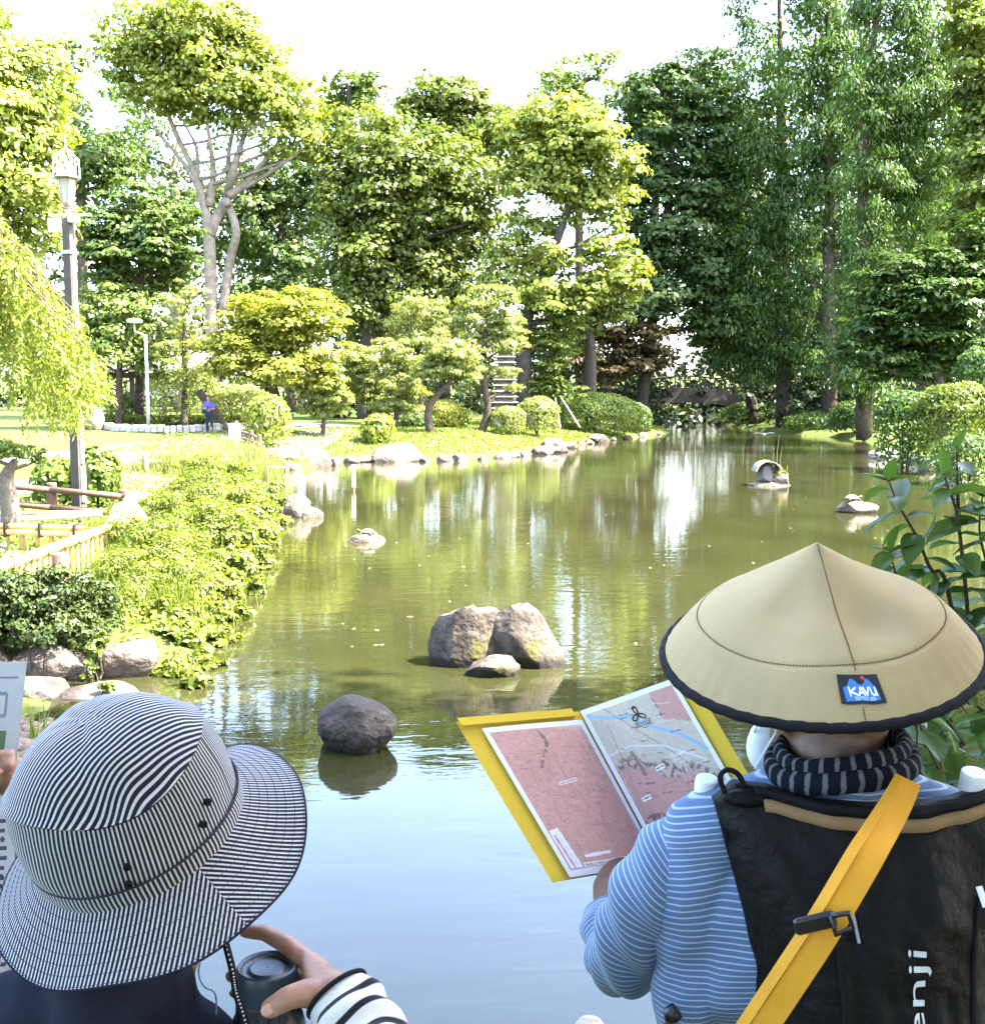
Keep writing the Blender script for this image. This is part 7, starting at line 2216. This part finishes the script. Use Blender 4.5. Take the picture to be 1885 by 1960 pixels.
# ================================================================ camellia at the right edge
rng = np.random.default_rng(700)
cam_root = empty('camellia', (1.12, 2.35, hgt(1.12, 2.35)), 'glossy leaved camellia bush beside the conical hat', 'bush')
def camellia_leaf(L, W, curl, seed):
    r_ = np.random.default_rng(seed)
    V, F = [], []
    n = 8
    for i in range(n + 1):
        t = i / n
        w = W * math.sin(math.pi * min(1, (t * .97 + .03)) ** .85) ** .8 * (1 if 0 < i < n else .06)
        z = -curl * L * t ** 2
        for s, up_ in ((-1, .22), (-.5, .08), (0, 0), (.5, .08), (1, .22)):
            V.append((s * w / 2, t * L, z + up_ * w * .8 + r_.normal() * .0006))
    for i in range(n):
        for k in range(4):
            q = i * 5 + k
            F.append([q, q + 1, q + 6, q + 5])
    return py_mesh('leaf', V, F, True)
def camellia_mat():
    m, nt, out = new_mat('camellia_leaf')
    b = nd(nt, 'ShaderNodeBsdfPrincipled'); oi = nd(nt, 'ShaderNodeObjectInfo')
    rp = ramp(nt, [(0, (.025, .055, .012)), (.6, (.042, .085, .016)), (1, (.075, .13, .024))]); nt.links.new(oi.outputs['Random'], rp.inputs[0])
    nt.links.new(rp.outputs[0], b.inputs['Base Color']); b.inputs['Roughness'].default_value = .33; b.inputs['Specular IOR Level'].default_value = .25
    tr = nd(nt, 'ShaderNodeBsdfTranslucent'); tr.inputs[0].default_value = (.09, .17, .02, 1)
    mx = nd(nt, 'ShaderNodeMixShader'); mx.inputs[0].default_value = .38
    nt.links.new(b.outputs[0], mx.inputs[1]); nt.links.new(tr.outputs[0], mx.inputs[2]); nt.links.new(mx.outputs[0], out.inputs[0])
    return m
CAML = camellia_mat()
lm = [camellia_leaf(.085, .042, .18, 1), camellia_leaf(.072, .04, .3, 2), camellia_leaf(.095, .046, .08, 3), camellia_leaf(.06, .032, .22, 4)]
for m in lm: m.materials.append(CAML)
nleaves = [0]
def put_leaf(p, d, up_, k, s=1.0):
    d = d.normalized(); x = d.cross(up_)
    if x.length < 1e-4: return
    x.normalize(); z = x.cross(d)
    o = bpy.data.objects.new('leaf', lm[k])
    M = Matrix((x * s, d * s, z * s)).transposed().to_4x4(); M.translation = p
    link(o); o.parent = cam_root; o.matrix_parent_inverse = Matrix.Translation(-cam_root.location); o.matrix_basis = M
    nleaves[0] += 1
TWIG = solid('twig', (.05, .035, .022), .8, .2, var=.2, scale=40)
def branch(pts, step, r0, seed, droop=.25, dens=1.0, tips=True):
    rr_ = np.random.default_rng(seed)
    sp = [Vector(q) for q in smoothpath([tuple(p) for p in pts], 8)]
    MB().add(tube(sp, [r0 * (1 - .75 * i / len(sp)) for i in range(len(sp))], 6)).build('branch', TWIG, cam_root, smooth=True)
    acc = 0.; side = 1; ang = rr_.uniform(0, 6.28)
    for i in range(1, len(sp)):
        acc += (sp[i] - sp[i - 1]).length
        if acc > step:
            acc = 0; ang += 2.4 + rr_.normal() * .35
            d0 = (sp[i] - sp[i - 1]).normalized(); a, b2 = frame_of(d0)
            d = (a * math.cos(ang) + b2 * math.sin(ang)) * .95 + d0 * .45 + Vector((0, 0, -droop - .25)) + Vector(rr_.normal(size=3) * .12)
            put_leaf(sp[i], d, Vector((0, 0, 1)) + Vector(rr_.normal(size=3) * .35), int(rr_.integers(4)), rr_.uniform(.85, 1.25))
    if tips:
        d0 = (sp[-1] - sp[-2]).normalized()
        for k in range(3):
            put_leaf(sp[-1], d0 + Vector(rr_.normal(size=3) * .7), Vector((0, 0, 1)), int(rr_.integers(4)), .7)
CY_ = 2.35
branch([P(1850, 1330, CY_), P(1810, 1115, CY_), P(1782, 1090, CY_ - .02), P(1755, 1028, CY_ - .04), P(1722, 971, CY_ - .06), P(1701, 922, CY_ - .07)], .0135, .0055, 1)
branch([P(1860, 1330, CY_), P(1850, 1150, CY_), P(1832, 990, CY_), P(1815, 935, CY_), P(1808, 912, CY_)], .014, .006, 2)
branch([P(1836, 1010, CY_ + .04), P(1833, 950, CY_ + .05), P(1832, 905, CY_ + .05), P(1831, 858, CY_ + .05)], .016, .005, 3)
branch([P(1790, 1240, CY_), P(1735, 1150, CY_ - .03), P(1716, 1105, CY_ - .05), P(1704, 1058, CY_ - .06)], .015, .0045, 4)
branch([P(1900, 1300, CY_), P(1895, 1120, CY_), P(1875, 1020, CY_ + .03), P(1880, 950, CY_ + .05)], .014, .005, 5)
branch([P(1930, 1300, CY_), P(1930, 1100, CY_), P(1915, 1000, CY_)], .016, .005, 6)
for k in range(22):
    x0, y0 = rng.uniform(1700, 1960), rng.uniform(1120, 1470)
    Y = rng.uniform(2.0, 2.6)
    a = P(x0 + 80, y0 + 240, Y + .1); b2 = P(x0 + rng.uniform(-60, 40), y0, Y)
    branch([a, a.lerp(b2, .5) + Vector(rng.normal(size=3) * .03), b2], .036, .004, 50 + k, tips=False)

bpy.data.batch_remove(spare + [side])
